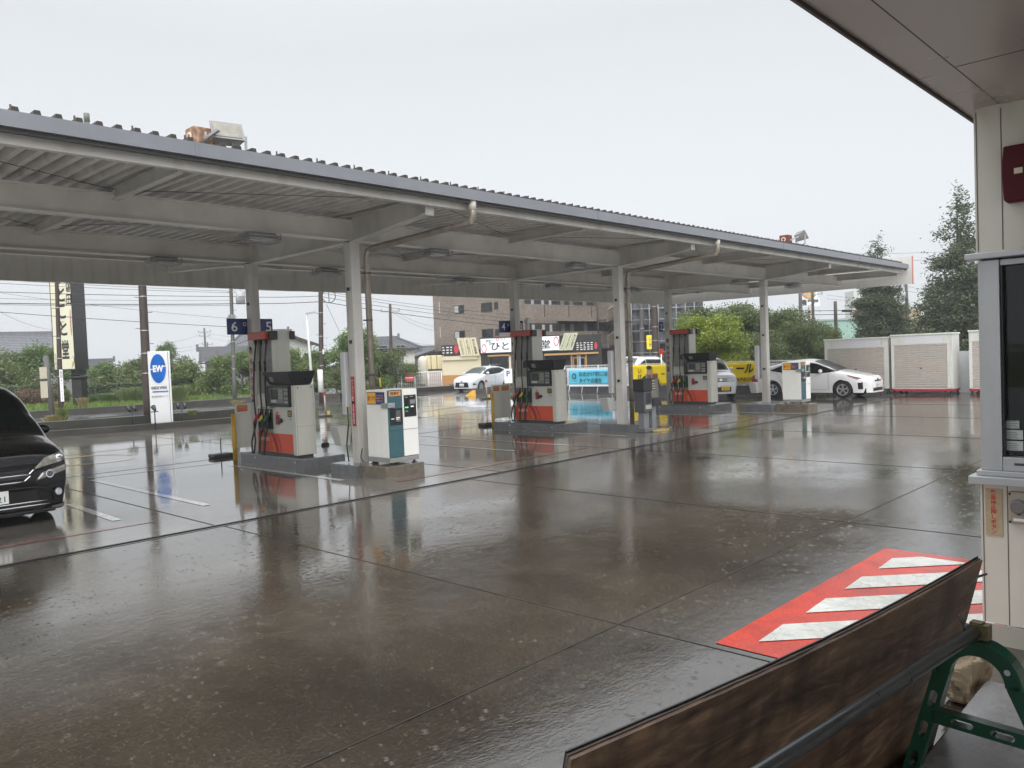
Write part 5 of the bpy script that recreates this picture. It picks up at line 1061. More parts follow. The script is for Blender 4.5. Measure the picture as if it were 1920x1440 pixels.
# ------------------------------------------------------------------ CONTROL BUILDING (right)
bl_ = thing('control_building', 'cream panelled control building with a dark service window at the right edge', 'building', (5.87, 0, 0))
CWALL = mat('cream_wall', (0.66, 0.63, 0.55), 0.5, var=0.05, scale=1.5, bump=0.05, bscale=300, dirt=(0.48, 0.45, 0.38), dirt_amt=0.35, streak=1)
YW = 1.40
b = MB(); b.box(0.0, 5, -6, YW, 0.14, 1.055); b.box(0.0, 5, -6, YW, 2.545, 3.50); b.build('wall', CWALL, bl_)
for y in (1.386, 1.247, 1.108, 0.969, 0.83):
  for za, zb in ((0.14, 1.05), (2.56, 3.45)): MB().box(-0.0025, -0.0005, y-0.0025, y+0.0025, za, zb).build('panel_joint', mat('joint_brown', (0.10, 0.085, 0.07), 0.6), bl_)
MB().box(-0.012, -0.001, -6, YW+0.01, -0.02, 0.135).build('base_trim', mat('base_trim_cream', (0.42, 0.40, 0.34), 0.5), bl_)
ALU = mat('window_aluminium', (0.46, 0.465, 0.475), 0.32, 0.5, var=0.06, scale=3, dirt=(0.3, 0.3, 0.31), dirt_amt=0.4, streak=1)
b = MB(); b.box(-0.105, 0.06, -6, YW+0.045, 1.062, 1.112); b.box(-0.05, 0.06, -6, YW+0.01, 1.113, 1.145); b.build('sill', ALU, bl_, bevel=0.004)
b = MB(); b.box(-0.10, 0.06, -6, YW+0.045, 2.505, 2.543); b.build('window_head', ALU, bl_, bevel=0.004)
b = MB(); b.box(-0.02, 0.10, 1.268, YW-0.012, 1.146, 2.498); b.box(-0.02, 0.10, -0.9, 1.266, 1.146, 1.235); b.box(-0.0, 0.10, -0.9, 1.266, 2.46, 2.498); b.build('window_frame', ALU, bl_, bevel=0.003)
MB().box(0.0, 0.05, 1.255, 1.2655, 1.237, 2.458).build('window_gasket', BLACK, bl_)
b = MB(); b.box(-0.024, -0.0205, 1.13, 1.20, 1.185, 1.20); b.build('frame_slot', DARK, bl_)
gl = MB().box(0.055, 0.062, -0.9, 1.254, 1.237, 2.458).build('window_glass', glassmat('service_glass', (0.012, 0.013, 0.014), 0.62, 0.02), bl_)
b = MB(); b.box(0.5, 5, -6, YW-0.03, 0.2, 3.4); 
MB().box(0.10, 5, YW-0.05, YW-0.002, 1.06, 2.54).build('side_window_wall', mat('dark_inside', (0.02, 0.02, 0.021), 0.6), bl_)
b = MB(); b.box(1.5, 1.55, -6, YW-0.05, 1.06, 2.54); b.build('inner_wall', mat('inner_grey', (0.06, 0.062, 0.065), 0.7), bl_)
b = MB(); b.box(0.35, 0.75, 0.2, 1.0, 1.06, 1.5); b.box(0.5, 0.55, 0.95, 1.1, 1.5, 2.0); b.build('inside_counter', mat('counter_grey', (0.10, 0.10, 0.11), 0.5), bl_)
b = MB()
for z, h in ((1.415, 0.055), (1.345, 0.065), (1.273, 0.066)): b.box(0.047, 0.0535, 1.165 if z < 1.4 else 1.185, 1.262, z-0.001, z+h-0.006)
nt_ = b.build('window_notices', mat('notice_pale', (0.50, 0.54, 0.52), 0.5, var=0.05), bl_)
b = MB()
for z, h in ((1.415, 0.055), (1.345, 0.065), (1.273, 0.066)):
    for k in range(4): b.box(0.0455, 0.0468, 1.19+0.01*(k % 2), 1.252, z+0.006+k*0.012, z+0.010+k*0.012)
b.build('notice_print', mat('print_grey', (0.2, 0.22, 0.22), 0.6), nt_)
rs = MB(); pr = [(1.245, 2.86), (1.252, 3.0), (1.252, 3.1), (1.242, 3.19), (1.0, 3.19), (0.4, 3.19), (0.4, 2.84), (1.0, 2.84), (1.23, 2.84)]
rs.prism([(-0.001, y-0.02, z) for y, z in pr], (-0.07, 0, 0)); ro = rs.build('fascia_sign', mat('deep_red_sign', (0.075, 0.002, 0.006), 0.42, var=0.06, spec=0.25), None, bevel=0.008, loc=(5.87, 0, 0)); tag(ro, 'dark red rounded sign on the cream wall above the service window', 'sign')
MB().box(-0.075, -0.0715, 1.12, 1.165, 3.01, 3.045).build('pale_mark', mat('mark_cream', (0.70, 0.62, 0.48), 0.5), ro)
sn = MB().box(-0.006, -0.001, 1.274, 1.372, 0.715, 1.025).build('emergency_notice', mat('notice_tan', (0.46, 0.36, 0.22), 0.5, var=0.12, scale=12, bump=0.3, bscale=30), None, loc=(5.87, 0, 0)); tag(sn, 'peeling tan notice with red vertical characters under the window sill', 'sign')
text('緊急停止押しボタン', 'lettering', TXTR, sn, (-0.0065, 1.325, 0.872), -Y3, Z3, 0.034, 0.285, 0.0003, bold=0.02, vertical=True)
eb = MB().box(-0.05, -0.001, 1.10, 1.235, 0.815, 1.02).build('emergency_button', mat('box_beige', (0.36, 0.32, 0.26), 0.45), None, bevel=0.01, loc=(5.87, 0, 0)); tag(eb, 'beige emergency stop box with a round grey cover on the cream wall', 'button box')
MB().tube([(-0.051, 1.175, 0.93), (-0.075, 1.175, 0.93), (-0.085, 1.175, 0.93)], [0.045, 0.045, 0.035], 20).build('button_cover', mat('cover_grey', (0.16, 0.15, 0.145), 0.35), eb)
b = MB().box(-0.056, -0.0505, 1.165, 1.185, 0.875, 0.893); b.build('cover_tab', DARK, eb); MB().box(-0.054, -0.0505, 1.145, 1.205, 0.835, 0.852).build('label', TXTW, eb)
b = MB()
for y in (1.112, 1.223):
    for z in (0.828, 1.006): b.cyl((-0.056, y, z), (-0.05, y, z), 0.008, 8)
b.build('screws', BLACK, eb)
# eave over the camera
ev = thing('building_eave', 'flat brown grey metal eave overhead, joined to the control building', 'eave', (0, 0, 3.47))
SOF = mat('soffit_metal', (0.46, 0.425, 0.385), 0.28, 0.25, var=0.07, scale=0.8, dirt=(0.38, 0.34, 0.30), dirt_amt=0.3)
b = MB(); b.box(-4, 11, -6, 1.243, 0, 0.25); b.box(-4, 11, 1.255, YW+0.06, 0.006, 0.25); b.build('soffit', SOF, ev)
b = MB(); b.box(-4, 11, 1.244, 1.254, 0.004, 0.05); b.box(4.86, 4.866, -6, 1.24, -0.0015, 0.001); b.build('soffit_joint', mat('soffit_joint_dark', (0.05, 0.042, 0.038), 0.6), ev)
MB().box(-4, 11, YW+0.062, YW+0.076, -0.012, 0.25).build('edge_trim', mat('edge_trim_brown', (0.07, 0.058, 0.052), 0.5), ev)
# raised step
PLAT = wetmat('smooth_step_concrete', (0.20, 0.20, 0.205), (0.25, 0.25, 0.255), 0.40, 0.6, 0.30, 0.14, ring=0.0, bump=0.04, grain=0.12, ior=1.4)
struct(MB().box(-6, 4.83, -6, 1.14, -0.02, 0.15).build('raised_pavement', PLAT, None, bevel=0.01))
sheet('kiosk_paving', [(4.835, -6), (5.855, -6), (5.855, 1.13), (4.835, 1.13)], 0.006, mat('paving_dark_grey', (0.10, 0.098, 0.105), 0.4))
# ------------------------------------------------------------------ SIGN BOARD BARRICADE (foreground)
br = thing('barricade', 'dark plywood board on a pipe and green A-frame barricade in the right foreground', 'barricade')
T0, T1 = P(1066, 1417, 0.97), P(1838, 1047, 0.97)
ux = (T1-T0).normalized(); tn = (PX(1797, 1195, T1.x-0.0)-T1); tn = (tn-ux*tn.dot(ux)).normalized()          # down the board
nb = ux.cross(tn).normalized(); 
if nb.y > 0: nb = -nb                                                                                     # towards the camera
def woodmat():
    m, t, N, L, b = NT('weathered_plywood'); tc = N('ShaderNodeTexCoord')
    mp = N('ShaderNodeMapping'); mp.inputs['Scale'].default_value = (0.9, 5.5, 5.5); L(tc.outputs['Object'], mp.inputs[0])
    n0 = N('ShaderNodeTexNoise'); n0.inputs['Scale'].default_value = 2.0; n0.inputs['Detail'].default_value = 8; n0.inputs['Roughness'].default_value = 0.68; n0.inputs['Distortion'].default_value = 1.6; L(mp.outputs[0], n0.inputs['Vector'])
    wv = n0
    rw = N('ShaderNodeMapRange'); L(n0.outputs[0], rw.inputs[0]); rw.inputs[1].default_value = 0.30; rw.inputs[2].default_value = 0.68
    cr = N('ShaderNodeValToRGB'); e = cr.color_ramp.elements; e[0].position = 0.0; e[0].color = (0.016, 0.009, 0.006, 1); e[1].position = 1.0; e[1].color = (0.24, 0.150, 0.088, 1); q = e.new(0.28); q.color = (0.075, 0.042, 0.026, 1); q = e.new(0.60); q.color = (0.125, 0.076, 0.047, 1); L(rw.outputs[0], cr.inputs[0])
    st = N('ShaderNodeTexNoise'); st.inputs['Scale'].default_value = 1.7; st.inputs['Detail'].default_value = 5; mp2 = N('ShaderNodeMapping'); mp2.inputs['Scale'].default_value = (3.2, 3, 0.35); L(tc.outputs['Object'], mp2.inputs[0]); L(mp2.outputs[0], st.inputs['Vector'])
    mr = N('ShaderNodeMapRange'); L(st.outputs[0], mr.inputs[0]); mr.inputs[1].default_value = 0.50; mr.inputs[2].default_value = 0.68; mr.inputs[4].default_value = 0.75
    mx = N('ShaderNodeMix'); mx.data_type = 'RGBA'; L(mr.outputs[0], mx.inputs[0]); L(cr.outputs[0], mx.inputs[6]); mx.inputs[7].default_value = (0.024, 0.011, 0.006, 1); L(mx.outputs[2], b.inputs['Base Color'])
    b.inputs['Roughness'].default_value = 0.5
    bp = N('ShaderNodeBump'); bp.inputs['Strength'].default_value = 0.25; bp.inputs['Distance'].default_value = 0.004; L(wv.outputs[0], bp.inputs['Height']); L(bp.outputs[0], b.inputs['Normal']); return m
WOOD = woodmat(); Lb = (T1-T0).length
def slab(off0, off1, h0, h1, nseg=26, wob_=0.004):
    """board layer: offsets along the normal, from h0 to h1 down the board, with a slightly sprung, uneven edge"""
    vs = []; fs = []
    for i in range(nseg+1):
        t = i/nseg; base = T0+ux*(Lb*t)+Z3*(0.020*sin(pi*t)*-1)+nb*(0.012*sin(pi*t))
        j = wob_*noise.noise(Vector((t*14, off0*90, 1)))
        for o_ in (off0, off1):
            for h_ in (h0+j, h1): vs.append(base+tn*h_+nb*o_)
    for i in range(nseg):
        a = i*4; c = a+4; fs += [(a, c, c+2, a+2), (a+1, a+3, c+3, c+1), (a, a+1, c+1, c), (a+2, c+2, c+3, a+3)]
    fs += [(0, 2, 3, 1), (nseg*4, nseg*4+1, nseg*4+3, nseg*4+2)]
    return MB().add(vs, fs)
slab(0.000, 0.012, 0.004, 1.0).build('plywood_board', WOOD, br)
slab(-0.009, -0.001, 0.0, 1.0).build('plywood_board', mat('ply_grey_edge', (0.11, 0.085, 0.07), 0.6, var=0.4, scale=20), br)
slab(-0.014, -0.0095, -0.006, 1.0, wob_=0.001).build('black_sign_sheet', mat('black_sheet', (0.012, 0.012, 0.013), 0.35), br)
b = MB(); b.tube([T1+tn*0.09+nb*0.006-ux*0.02, T1+tn*0.088+nb*0.02+ux*0.075], 0.006, 6); b.build('nail', DARK, br)
# pipe parallel to the board
pe, ps = P(1836, 1181, 0.80), P(1450, 1432, 0.80)
pd = (pe-ps).normalized(); ps = ps-pd*1.4
PIP = mat('scaffold_pipe', (0.085, 0.088, 0.092), 0.30, 0.65, var=0.25, scale=10)
MB().tube([ps, pe+pd*0.03], 0.0243, 20).build('pipe', PIP, br)
MB().tube([ps-pd*0.001, pe+pd*0.0315], 0.019, 20).build('pipe_bore', BLACK, br)
# clamp
CLM = mat('clamp_zinc_yellow', (0.17, 0.14, 0.075), 0.4, 0.7, var=0.3, scale=20, dirt=(0.07, 0.05, 0.03), dirt_amt=0.6)
side = pd.cross(Z3).normalized(); upv = side.cross(pd)
b = MB(); b.tube([pe-pd*0.045, pe+pd*0.005], 0.034, 18); cl_ = b.build('clamp', CLM, br)
b = MB(); b.obox(pe-pd*0.02+side*0.035+upv*0.004, pd*0.024, side*0.012, upv*0.03); b.obox(pe-pd*0.02+upv*0.034, pd*0.022, side*0.022, upv*0.006); b.build('clamp_block', CLM, cl_)
b = MB(); q = pe-pd*0.02-side*0.04; b.tube([q, q-side*0.02+upv*0.03, q-side*0.03+upv*0.055], 0.007, 8); b.tube([q-upv*0.02, q+upv*0.02], 0.014, 6); b.build('clamp_bolt', DARK, cl_)
# green A-frame: an arched plate with legs, cross bar and slots, standing square to the pipe
GRN = mat('frame_green', (0.008, 0.052, 0.030), 0.30, var=0.2, scale=6, coat=0.3)
fo = Vector((pe.x-0.02, pe.y, 0)); fx = Vector((0.08, 1, 0)).normalized(); fz = Z3; fn = fx.cross(fz).normalized()   # fx across (towards the board), fn along the pipe
HT_ = pe.z-0.036
def fpnt(a, h): return fo+fx*a+fz*h
def slotbar(name, a, c, w, d, slots, par=br):
    """flat channel bar with rounded slots cut right through"""
    a, c = Vector(a), Vector(c); dv = (c-a); Ln = dv.length; dv.normalize(); s = fn.cross(dv).normalized()
    b = MB(); rows = [-w/2, -w*0.22, w*0.22, w/2]; cuts = [0.0]
    for s0, s1 in slots: cuts += [s0, s1]
    cuts += [Ln]
    def q(u, v, z): return a+dv*u+s*v+fn*z
    def solid(u0, u1, v0, v1):
        b.add([q(u, v, z) for z in (-d/2, d/2) for v in (v0, v1) for u in (u0, u1)], [(0, 2, 3, 1), (4, 5, 7, 6), (0, 1, 5, 4), (2, 6, 7, 3), (0, 4, 6, 2), (1, 3, 7, 5)])
    solid(0, Ln, -w/2, -w*0.24); solid(0, Ln, w*0.24, w/2)
    last = 0.0
    for s0, s1 in slots:
        solid(last, s0, -w*0.24, w*0.24)
        for e0, sg in ((s0, 1), (s1, -1)):           # rounded slot ends
            r_ = w*0.24
            for sv in (-1, 1):
                pl = [q(e0, sv*r_, -d/2)]+[q(e0+sg*r_*(1-cos(t*pi/8)), sv*r_*sin(t*pi/8), -d/2) for t in range(5)]
                b.prism(pl, fn*d)
        last = s1
    solid(last, Ln, -w*0.24, w*0.24)
    return b.build(name, GRN, par)
AR = 0.165
LTOP, RTOP = fpnt(AR-0.03, HT_-AR-0.0), fpnt(-AR+0.03, HT_-AR)
LBOT, RBOT = fpnt(0.305, 0.02), fpnt(-0.34, 0.155)
def arch(w_in, w_out, d):
    b = MB(); n = 18
    for i in range(n):
        pl = []
        for t, r_ in ((i, w_in), (i+1, w_in), (i+1, w_out), (i, w_out)):
            an = pi*t/n; pl.append(fo+fx*(r_*cos(an))+fz*(HT_-AR+r_*sin(an))-fn*d/2)
        b.prism(pl, fn*d)
    return b
arch(AR-0.062, AR, 0.05).build('arch_top', GRN, br)
b = arch(AR-0.006, AR+0.005, 0.075); b.build('arch_flange', GRN, br)
slotbar('leg', LTOP+fz*0.01, LBOT, 0.062, 0.05, [(0.10, 0.18), (0.25, 0.33), (0.40, 0.48)])
slotbar('leg', RTOP+fz*0.01, RBOT, 0.062, 0.05, [(0.10, 0.18), (0.25, 0.33)])
ca, cb_ = fpnt(0.175, 0.40), fpnt(-0.20, 0.40)
slotbar('cross_bar', ca, cb_, 0.058, 0.05, [(0.07, 0.16), (0.22, 0.31)])
b = MB()
for a_, h_ in ((0.10, HT_-0.045), (-0.105, HT_-0.06)): an_ = math.atan2(h_-(HT_-AR), a_); b.bar(fpnt((AR-0.06)*cos(an_), HT_-AR+(AR-0.06)*sin(an_)), fpnt(AR*cos(an_), HT_-AR+AR*sin(an_)), 0.06, 0.01, fn)
b.build('stiffener', GRN, br)
MB().tube([fpnt(-0.112, HT_-0.10)-fn*0.0265, fpnt(-0.112, HT_-0.10)-fn*0.0255], 0.012, 12).build('round_hole', mat('hole_pale', (0.35, 0.35, 0.36), 0.6), br)
# torn paper sack
sb = MB()
def sackf(u, v):
    th = 2*pi*u; ph = pi*v; sq = lambda w, e: math.copysign(abs(w)**e, w); p = Vector((0.20*sq(cos(th), 0.6)*sin(ph)**0.4, 0.13*sq(sin(th), 0.6)*sin(ph)**0.4, 0.16+0.16*sq(cos(ph), 0.7)))
    k = noise.noise(p*9)*0.09+noise.noise(p*21)*0.04-abs(noise.noise(p*12))*0.16
    return p*(1+k*1.8)+Vector((0, 0, 0))
sb.grid(sackf, 40, 26, smooth=False)
def sackmat():
    m, t, N, L, b = NT('torn_sack'); tc = N('ShaderNodeTexCoord'); v = N('ShaderNodeTexVoronoi'); v.inputs['Scale'].default_value = 6; n_ = N('ShaderNodeTexNoise'); n_.inputs['Scale'].default_value = 3.2; n_.inputs['Detail'].default_value = 8
    L(tc.outputs['Object'], n_.inputs['Vector']); L(tc.outputs['Object'], v.inputs['Vector'])
    r = N('ShaderNodeValToRGB'); r.color_ramp.interpolation = 'CONSTANT'; e = r.color_ramp.elements; e[0].color = (0.10, 0.075, 0.05, 1); e[1].position = 0.36; e[1].color = (0.26, 0.20, 0.125, 1); q = e.new(0.57); q.color = (0.17, 0.17, 0.18, 1)
    L(n_.outputs[0], r.inputs[0]); L(r.outputs[0], b.inputs['Base Color']); b.inputs['Roughness'].default_value = 0.6; return m
so_ = sb.build('paper_sack', sackmat(), None, loc=P(1812, 1308)); so_.scale = (0.85, 0.8, 0.85); tag(so_, 'torn brown and grey paper sack slumped on the ground behind the barricade', 'sack')
# ------------------------------------------------------------------ ROADSIDE SIGNS (left)
ew = thing('pylon_sign', 'white standing sign with a blue oval emblem beside the thick brown pole', 'sign', (11.28, 27.86, 0))
EWW = mat('pylon_white', (0.78, 0.79, 0.80), 0.3, var=0.04, scale=1)
MB().box(0.0, 0.63, 0, 0.16, 0.02, 2.66).build('panel', EWW, ew, bevel=0.01); MB().box(0.632, 0.70, -0.01, 0.17, 0.02, 2.66).build('side_frame', EWW, ew, bevel=0.01); MB().box(0.622, 0.634, -0.006, 0.15, 0.04, 2.62).build('frame_gap', BLACK, ew)
OV = mat('oval_blue', (0.012, 0.13, 0.50), 0.3, var=0.5, scale=1.4)
MB().grid(lambda u, v: Vector((0.27+0.265*v*cos(2*pi*u), -0.012, 2.06+0.50*v*sin(2*pi*u))), 41, 2).build('oval', OV, ew)
text('EW', 'lettering', TXTW, ew, (0.27, -0.014, 2.06), X3, Z3, 0.36, 0.24, 0.0, bold=0.05)
b = MB(); b.add([(0.40, -0.015, 2.10), (0.545, -0.015, 2.13), (0.545, -0.015, 2.16), (0.41, -0.015, 2.15)], [(0, 1, 2, 3)]); b.add([(-0.0, -0.015, 2.03), (0.10, -0.015, 2.02), (0.10, -0.015, 2.045), (0.0, -0.015, 2.06)], [(0, 1, 2, 3)]); b.build('swoosh', TXTW, ew)
text('ENEOS WING', 'lettering', TXTB, ew, (0.27, -0.014, 1.40), X3, Z3, 0.52, 0.10, 0.0, bold=0.02); MB().box(0.04, 0.58, -0.014, -0.0115, 1.25, 1.285).build('blue_rule', OV, ew); text('株式会社ENEOSウイング', 'lettering', TXTB, ew, (0.29, -0.014, 1.10), X3, Z3, 0.56, 0.075, 0.0)
def spot(p, rz, lab):
    o = thing('garden_spotlight', lab, 'spotlight', p, rz, 'spotlights round the white standing sign')
    MB().cyl((0, 0, 0), (0, 0, 0.62), 0.02, 8).box(-0.12, 0.12, -0.015, 0.015, 0.60, 0.63).build('stake', BLACK, o)
    for s in (-0.11, 0.11) if lab.startswith('twin') else (0.0,):
        MB().tube([(s, -0.06, 0.64), (s, 0.0, 0.70), (s, 0.10, 0.78)], [0.03, 0.06, 0.085], 12).build('lamp_head', BLACK, o); MB().tube([(s, 0.10, 0.78), (s, 0.104, 0.783)], 0.07, 12).build('lens', LAMPD, o)
spot(P(269, 805)+Vector((-0.25, 0.25, 0)), 0.3, 'twin black spotlight left of the foot of the brown pole'); spot(P(289, 806)+Vector((0, -0.12, 0)), 0.0, 'single black spotlight between the brown pole and the white standing sign'); spot(P(339, 800)+Vector((0.1, 0.1, 0)), -0.4, 'twin black spotlight right of the white standing sign')
# tall restaurant pylon across the street
D0 = 44.0; p0 = G(140, D0); s = D0/F
ts = thing('restaurant_pylon', 'tall cream sign with brushed black writing across the street, behind a brown pole', 'sign', p0, math.atan2(CR.y, CR.x))
zb, zt = HT(140, 694, D0), HT(140, 490, D0)
cr = mat('sign_cream', (0.74, 0.70, 0.54), 0.4, var=0.05, scale=0.6); blk = mat('sign_black_side', (0.022, 0.022, 0.024), 0.3, var=0.4, scale=0.7)
# three-sided box: near vertical edge at local x=0; cream face runs back-left, black face runs back-right
FL, FR = Vector((-59*s, 0.95, 0)), Vector((2.0*s, 1.25, 0)); nb_ = FL+FR
b = MB(); b.prism([(0, 0.01, zb), FL+Vector((0, 0.01, zb)), nb_+Vector((0, 0.01, zb)), FR+Vector((0, 0.01, zb))], (0, 0, zt-zb)); b.build('sign_box', blk, ts)
ul = FL.normalized(); nl = Vector((-abs(ul.y), -abs(ul.x), 0)).normalized(); wl = FL.length
MB().add([Vector((0, 0, zb+0.08))+nl*0.012+ul*0.05, FL+Vector((0, 0, zb+0.08))+nl*0.012-ul*0.10, FL+Vector((0, 0, zt-0.05))+nl*0.012-ul*0.10, Vector((0, 0, zt-0.05))+nl*0.012+ul*0.05], [(0, 1, 2, 3)]).build('sign_face', cr, ts)
def onface(t, z): return ul*wl*t+nl*0.018+Vector((0, 0.0, z))
rg = -ul
BR = mat('brush_black', (0.02, 0.02, 0.02), 0.5)
for ch, t, py, h, w in (('ひ', 0.46, 515, 0.95, 0.75), ('と', 0.46, 550, 0.85, 0.66), ('こ', 0.46, 583, 0.8, 0.66), ('と', 0.44, 615, 0.8, 0.66), ('堂', 0.40, 655, 1.05, 0.66)):
    text(ch, 'lettering', BR, ts, onface(t, HT(120, py, D0)), rg, Z3, w, h, 0.0, bold=0.03)
for ch, py in (('磐', 538), ('田', 562)): text(ch, 'lettering', BR, ts, onface(0.13, HT(120, py, D0)), rg, Z3, 0.42, 0.6, 0.0, bold=0.02)
pk = mat('print_dull_pink', (0.42, 0.20, 0.18), 0.5)
MB().grid(lambda u, v: onface(0.07, HT(120, 605, D0))+rg*(-0.10*v*sin(pi*u))+Z3*0.75*cos(pi*u)*(0.5+0.5*v)+nl*0.002, 15, 3).build('pink_emblem', pk, ts)
text('定食', 'lettering', pk, ts, onface(0.08, HT(120, 612, D0))+nl*0.004, rg, Z3, 0.12, 0.7, 0.0, vertical=True); text('えきまえ', 'lettering', BR, ts, onface(0.88, HT(120, 676, D0)), rg, Z3, 0.16, 0.85, 0.0, vertical=True)
q = onface(0.14, HT(120, 678, D0)); MB().tube([q+rg*0.1-Z3*0.05+rg*0.12*sin(a*0.4)+Z3*(0.35-a*0.06) for a in range(12)], 0.012, 5).build('drawn_line', BR, ts); MB().add([q-Z3*0.1, q+rg*0.16+Z3*0.02, q+rg*0.2-Z3*0.18, q+rg*0.05-Z3*0.25], [(0, 1, 2, 3)]).build('drawn_leaf', mat('print_yellow', (0.65, 0.45, 0.06), 0.5), ts)
cxy = nb_*0.5
b = MB(); b.box(-0.27+cxy.x*0.4-0.1, 0.27+cxy.x*0.4-0.1, cxy.y-0.3, cxy.y+0.3, 0, zb); b.build('pylon_post', mat('post_black', (0.018, 0.018, 0.02), 0.35), ts)
b = MB(); b.tube([(cxy.x*0.4-0.1, cxy.y, zb-0.55), (cxy.x*0.4-0.1, cxy.y, zb-0.42), (cxy.x*0.4-0.1, cxy.y, zb-0.25)], [0.30, 0.55, 0.36], 8); b.build('post_capital', mat('post_black', (0.018, 0.018, 0.02), 0.35), ts)
# ------------------------------------------------------------------ UTILITY POLES
def pole(px0, py0, px1, py1, d, r0, r1, m, lab, steps=True, name='utility_pole'):
    """foot and top given by where they are seen, both at depth d"""
    a = FD(px0, py0, d); c = FD(px1, py1, d); ft = Vector((a.x, a.y, 0)); ax = (c-a); ft = a+ax*((0-a.z)/ax.z)
    o = thing(name, lab, 'utility pole', ft, 0, 'utility poles')
    top = c-ft; MB().tube([top*(i/6)-Z3*(0.1 if i == 0 else 0) for i in range(7)], [r0+(r1-r0)*i/6 for i in range(7)], 12).build('shaft', m, o)
    if steps:
        h = 2.4; k = 0
        while h < min(top.z-0.2, 7.5): q = top*(h/top.z); sd = (CR if k % 2 else -CR); MB().tube([q, q+sd*(r0+0.14)], 0.012, 4).build('step_bolt', DARK, o); h += 0.55; k += 1
        b = MB()
        for h in (1.9, 2.6, 3.4, 4.6): 
            if h < top.z: q = top*(h/top.z); rr = r0+(r1-r0)*h/top.z+0.006; b.tube([q, q+Z3*0.03], rr, 12)
        b.build('bands', GALV, o)
    return o, top
def crossarm(o, q, w, n=3, ax=None):
    ax = ax or CR; b = MB().bar(q-ax*w, q+ax*w, 0.10, 0.10)
    for i in range(n):
        p = q+ax*(w*0.92*(2*i/(n-1)-1)); b.cyl(p+Z3*0.05, p+Z3*0.25, 0.05, 6)
    b.build('crossarm', GALV, o)
o, tp_ = pole(280, 805, 264, 480, 28.2, 0.165, 0.125, WOODP, 'thick rust brown pole leaning beside the white standing sign')
MB().box(-0.26, 0.26, -0.26, 0.26, -0.03, 0.10).build('footing', KERB, o)
o, _ = pole(116, 800, 104.5, 480, 31.5, 0.105, 0.06, WOODP, 'slim brown pole in front of the tall cream shop sign')
b = MB().cyl(Vector((-0.28, 0.1, 0)), Vector((-0.40, 0.1, 2.75)), 0.10, 10); b.build('grey_duct', CONCP, o)
b = MB().box(-0.62, -0.42, 0.0, 0.2, 1.1, 1.75); b.box(-0.62, -0.42, 0.0, 0.2, 1.85, 2.3); b.build('meter_boxes', mat('meter_cream', (0.50, 0.46, 0.36), 0.5), o)
w_ = plate('address_plate', TXTW, o, (0.02, -0.19, 1.55), CR, Z3, 0.13, 1.25); text('南田4ー1ー27', 'lettering', TXTB, w_, (0.02, -0.197, 1.55), CR, Z3, 0.085, 1.15, 0.002, vertical=True)
o, tp_ = pole(440, 745, 431, 480, 44, 0.115, 0.09, CONCP, 'grey concrete pole carrying a transformer, left of the nearest pump')
q = tp_*((HT(445, 556, 44))/tp_.z); b = MB().cyl(q+CR*0.50-Z3*0.42, q+CR*0.50+Z3*0.30, 0.24, 14).cyl(q+CR*0.50+Z3*0.30, q+CR*0.50+Z3*0.42, 0.06, 8); b.bar(q+Z3*0.25-CR*0.2, q+CR*0.85+Z3*0.25, 0.06, 0.06); b.build('transformer', mat('transformer_grey', (0.38, 0.39, 0.40), 0.4), o)
for py in (595, 610): q = tp_*((HT(437, py, 44))/tp_.z); MB().bar(q-CR*0.30, q+CR*0.30, 0.06, 0.05).box(q.x-0.14, q.x+0.14, q.y-0.14, q.y+0.14, q.z-0.15, q.z+0.15).build('cable_bracket', GALV, o)
o, tp_ = pole(603, 743, 600.5, 480, 41, 0.13, 0.11, WOODP, 'dark brown pole with a white painted foot right of the nearest pump')
MB().cyl((0, 0, 0.55), (0, 0, 1.72), 0.145, 12).build('white_guard', mat('guard_white', (0.62, 0.62, 0.60), 0.5, var=0.2, scale=8), o)
q = tp_*(HT(602, 556, 41)/tp_.z); b = MB().tube([q+CR*(0.42+0.34*cos(a*pi/8))+Z3*(0.34*sin(a*pi/8)) for a in range(17)], 0.022, 6); b.tube([q+CR*0.42-Z3*0.34, q+CR*0.42+Z3*0.40], 0.02, 6); b.build('cable_loop', WIREM, o)
MB().box(-0.03+0.1, 0.13, -0.22, -0.19, 2.5, 2.75).build('tags', TXTW, o)
o, tp_ = pole(734, 706, 731.5, 570, 62, 0.15, 0.10, WOODP, 'thin dark pole with a short crossarm right of the near front column', False); crossarm(o, tp_*0.91, 0.75)
o, tp_ = pole(387, 690, 383, 615, 92, 0.14, 0.10, CONCP, 'distant thin pole with two crossarms above the hedge', False); crossarm(o, tp_*0.93, 0.75, 3); crossarm(o, tp_*0.86, 0.6, 3)
o, tp_ = pole(391.5, 690, 388.5, 642, 105, 0.14, 0.10, CONCP, 'distant short pole just right of the one with two crossarms', False); crossarm(o, tp_*0.95, 0.7, 3)
o, tp_ = pole(1503, 645, 1500, 535, 58, 0.16, 0.12, CONCP, 'grey pole by the round orange shop sign', False)
o, tp_ = pole(1526, 640, 1523, 540, 70, 0.15, 0.11, WOODP, 'slim brown pole in front of the distant shop sign', False); crossarm(o, tp_*0.92, 0.9)
o, tp_ = pole(1568, 640, 1566, 565, 50, 0.12, 0.10, WOODP, 'short brown pole between the trees and the left storage unit', False)
o, tp_ = pole(1702, 600, 1697, 500, 60, 0.14, 0.10, CONCP, 'slim pole just beyond the right end of the canopy', False)
q = tp_*(HT(1697, 553, 60)/tp_.z); MB().cyl(q-CR*0.25-Z3*0.2, q-CR*0.25+Z3*0.2, 0.18, 10).build('transformer', mat('transformer_grey', (0.38, 0.39, 0.40), 0.4), o)
o, tp_ = pole(1230, 700, 1226, 540, 47, 0.22, 0.19, WOODP, 'thick brown pole in front of the scaffolded building')
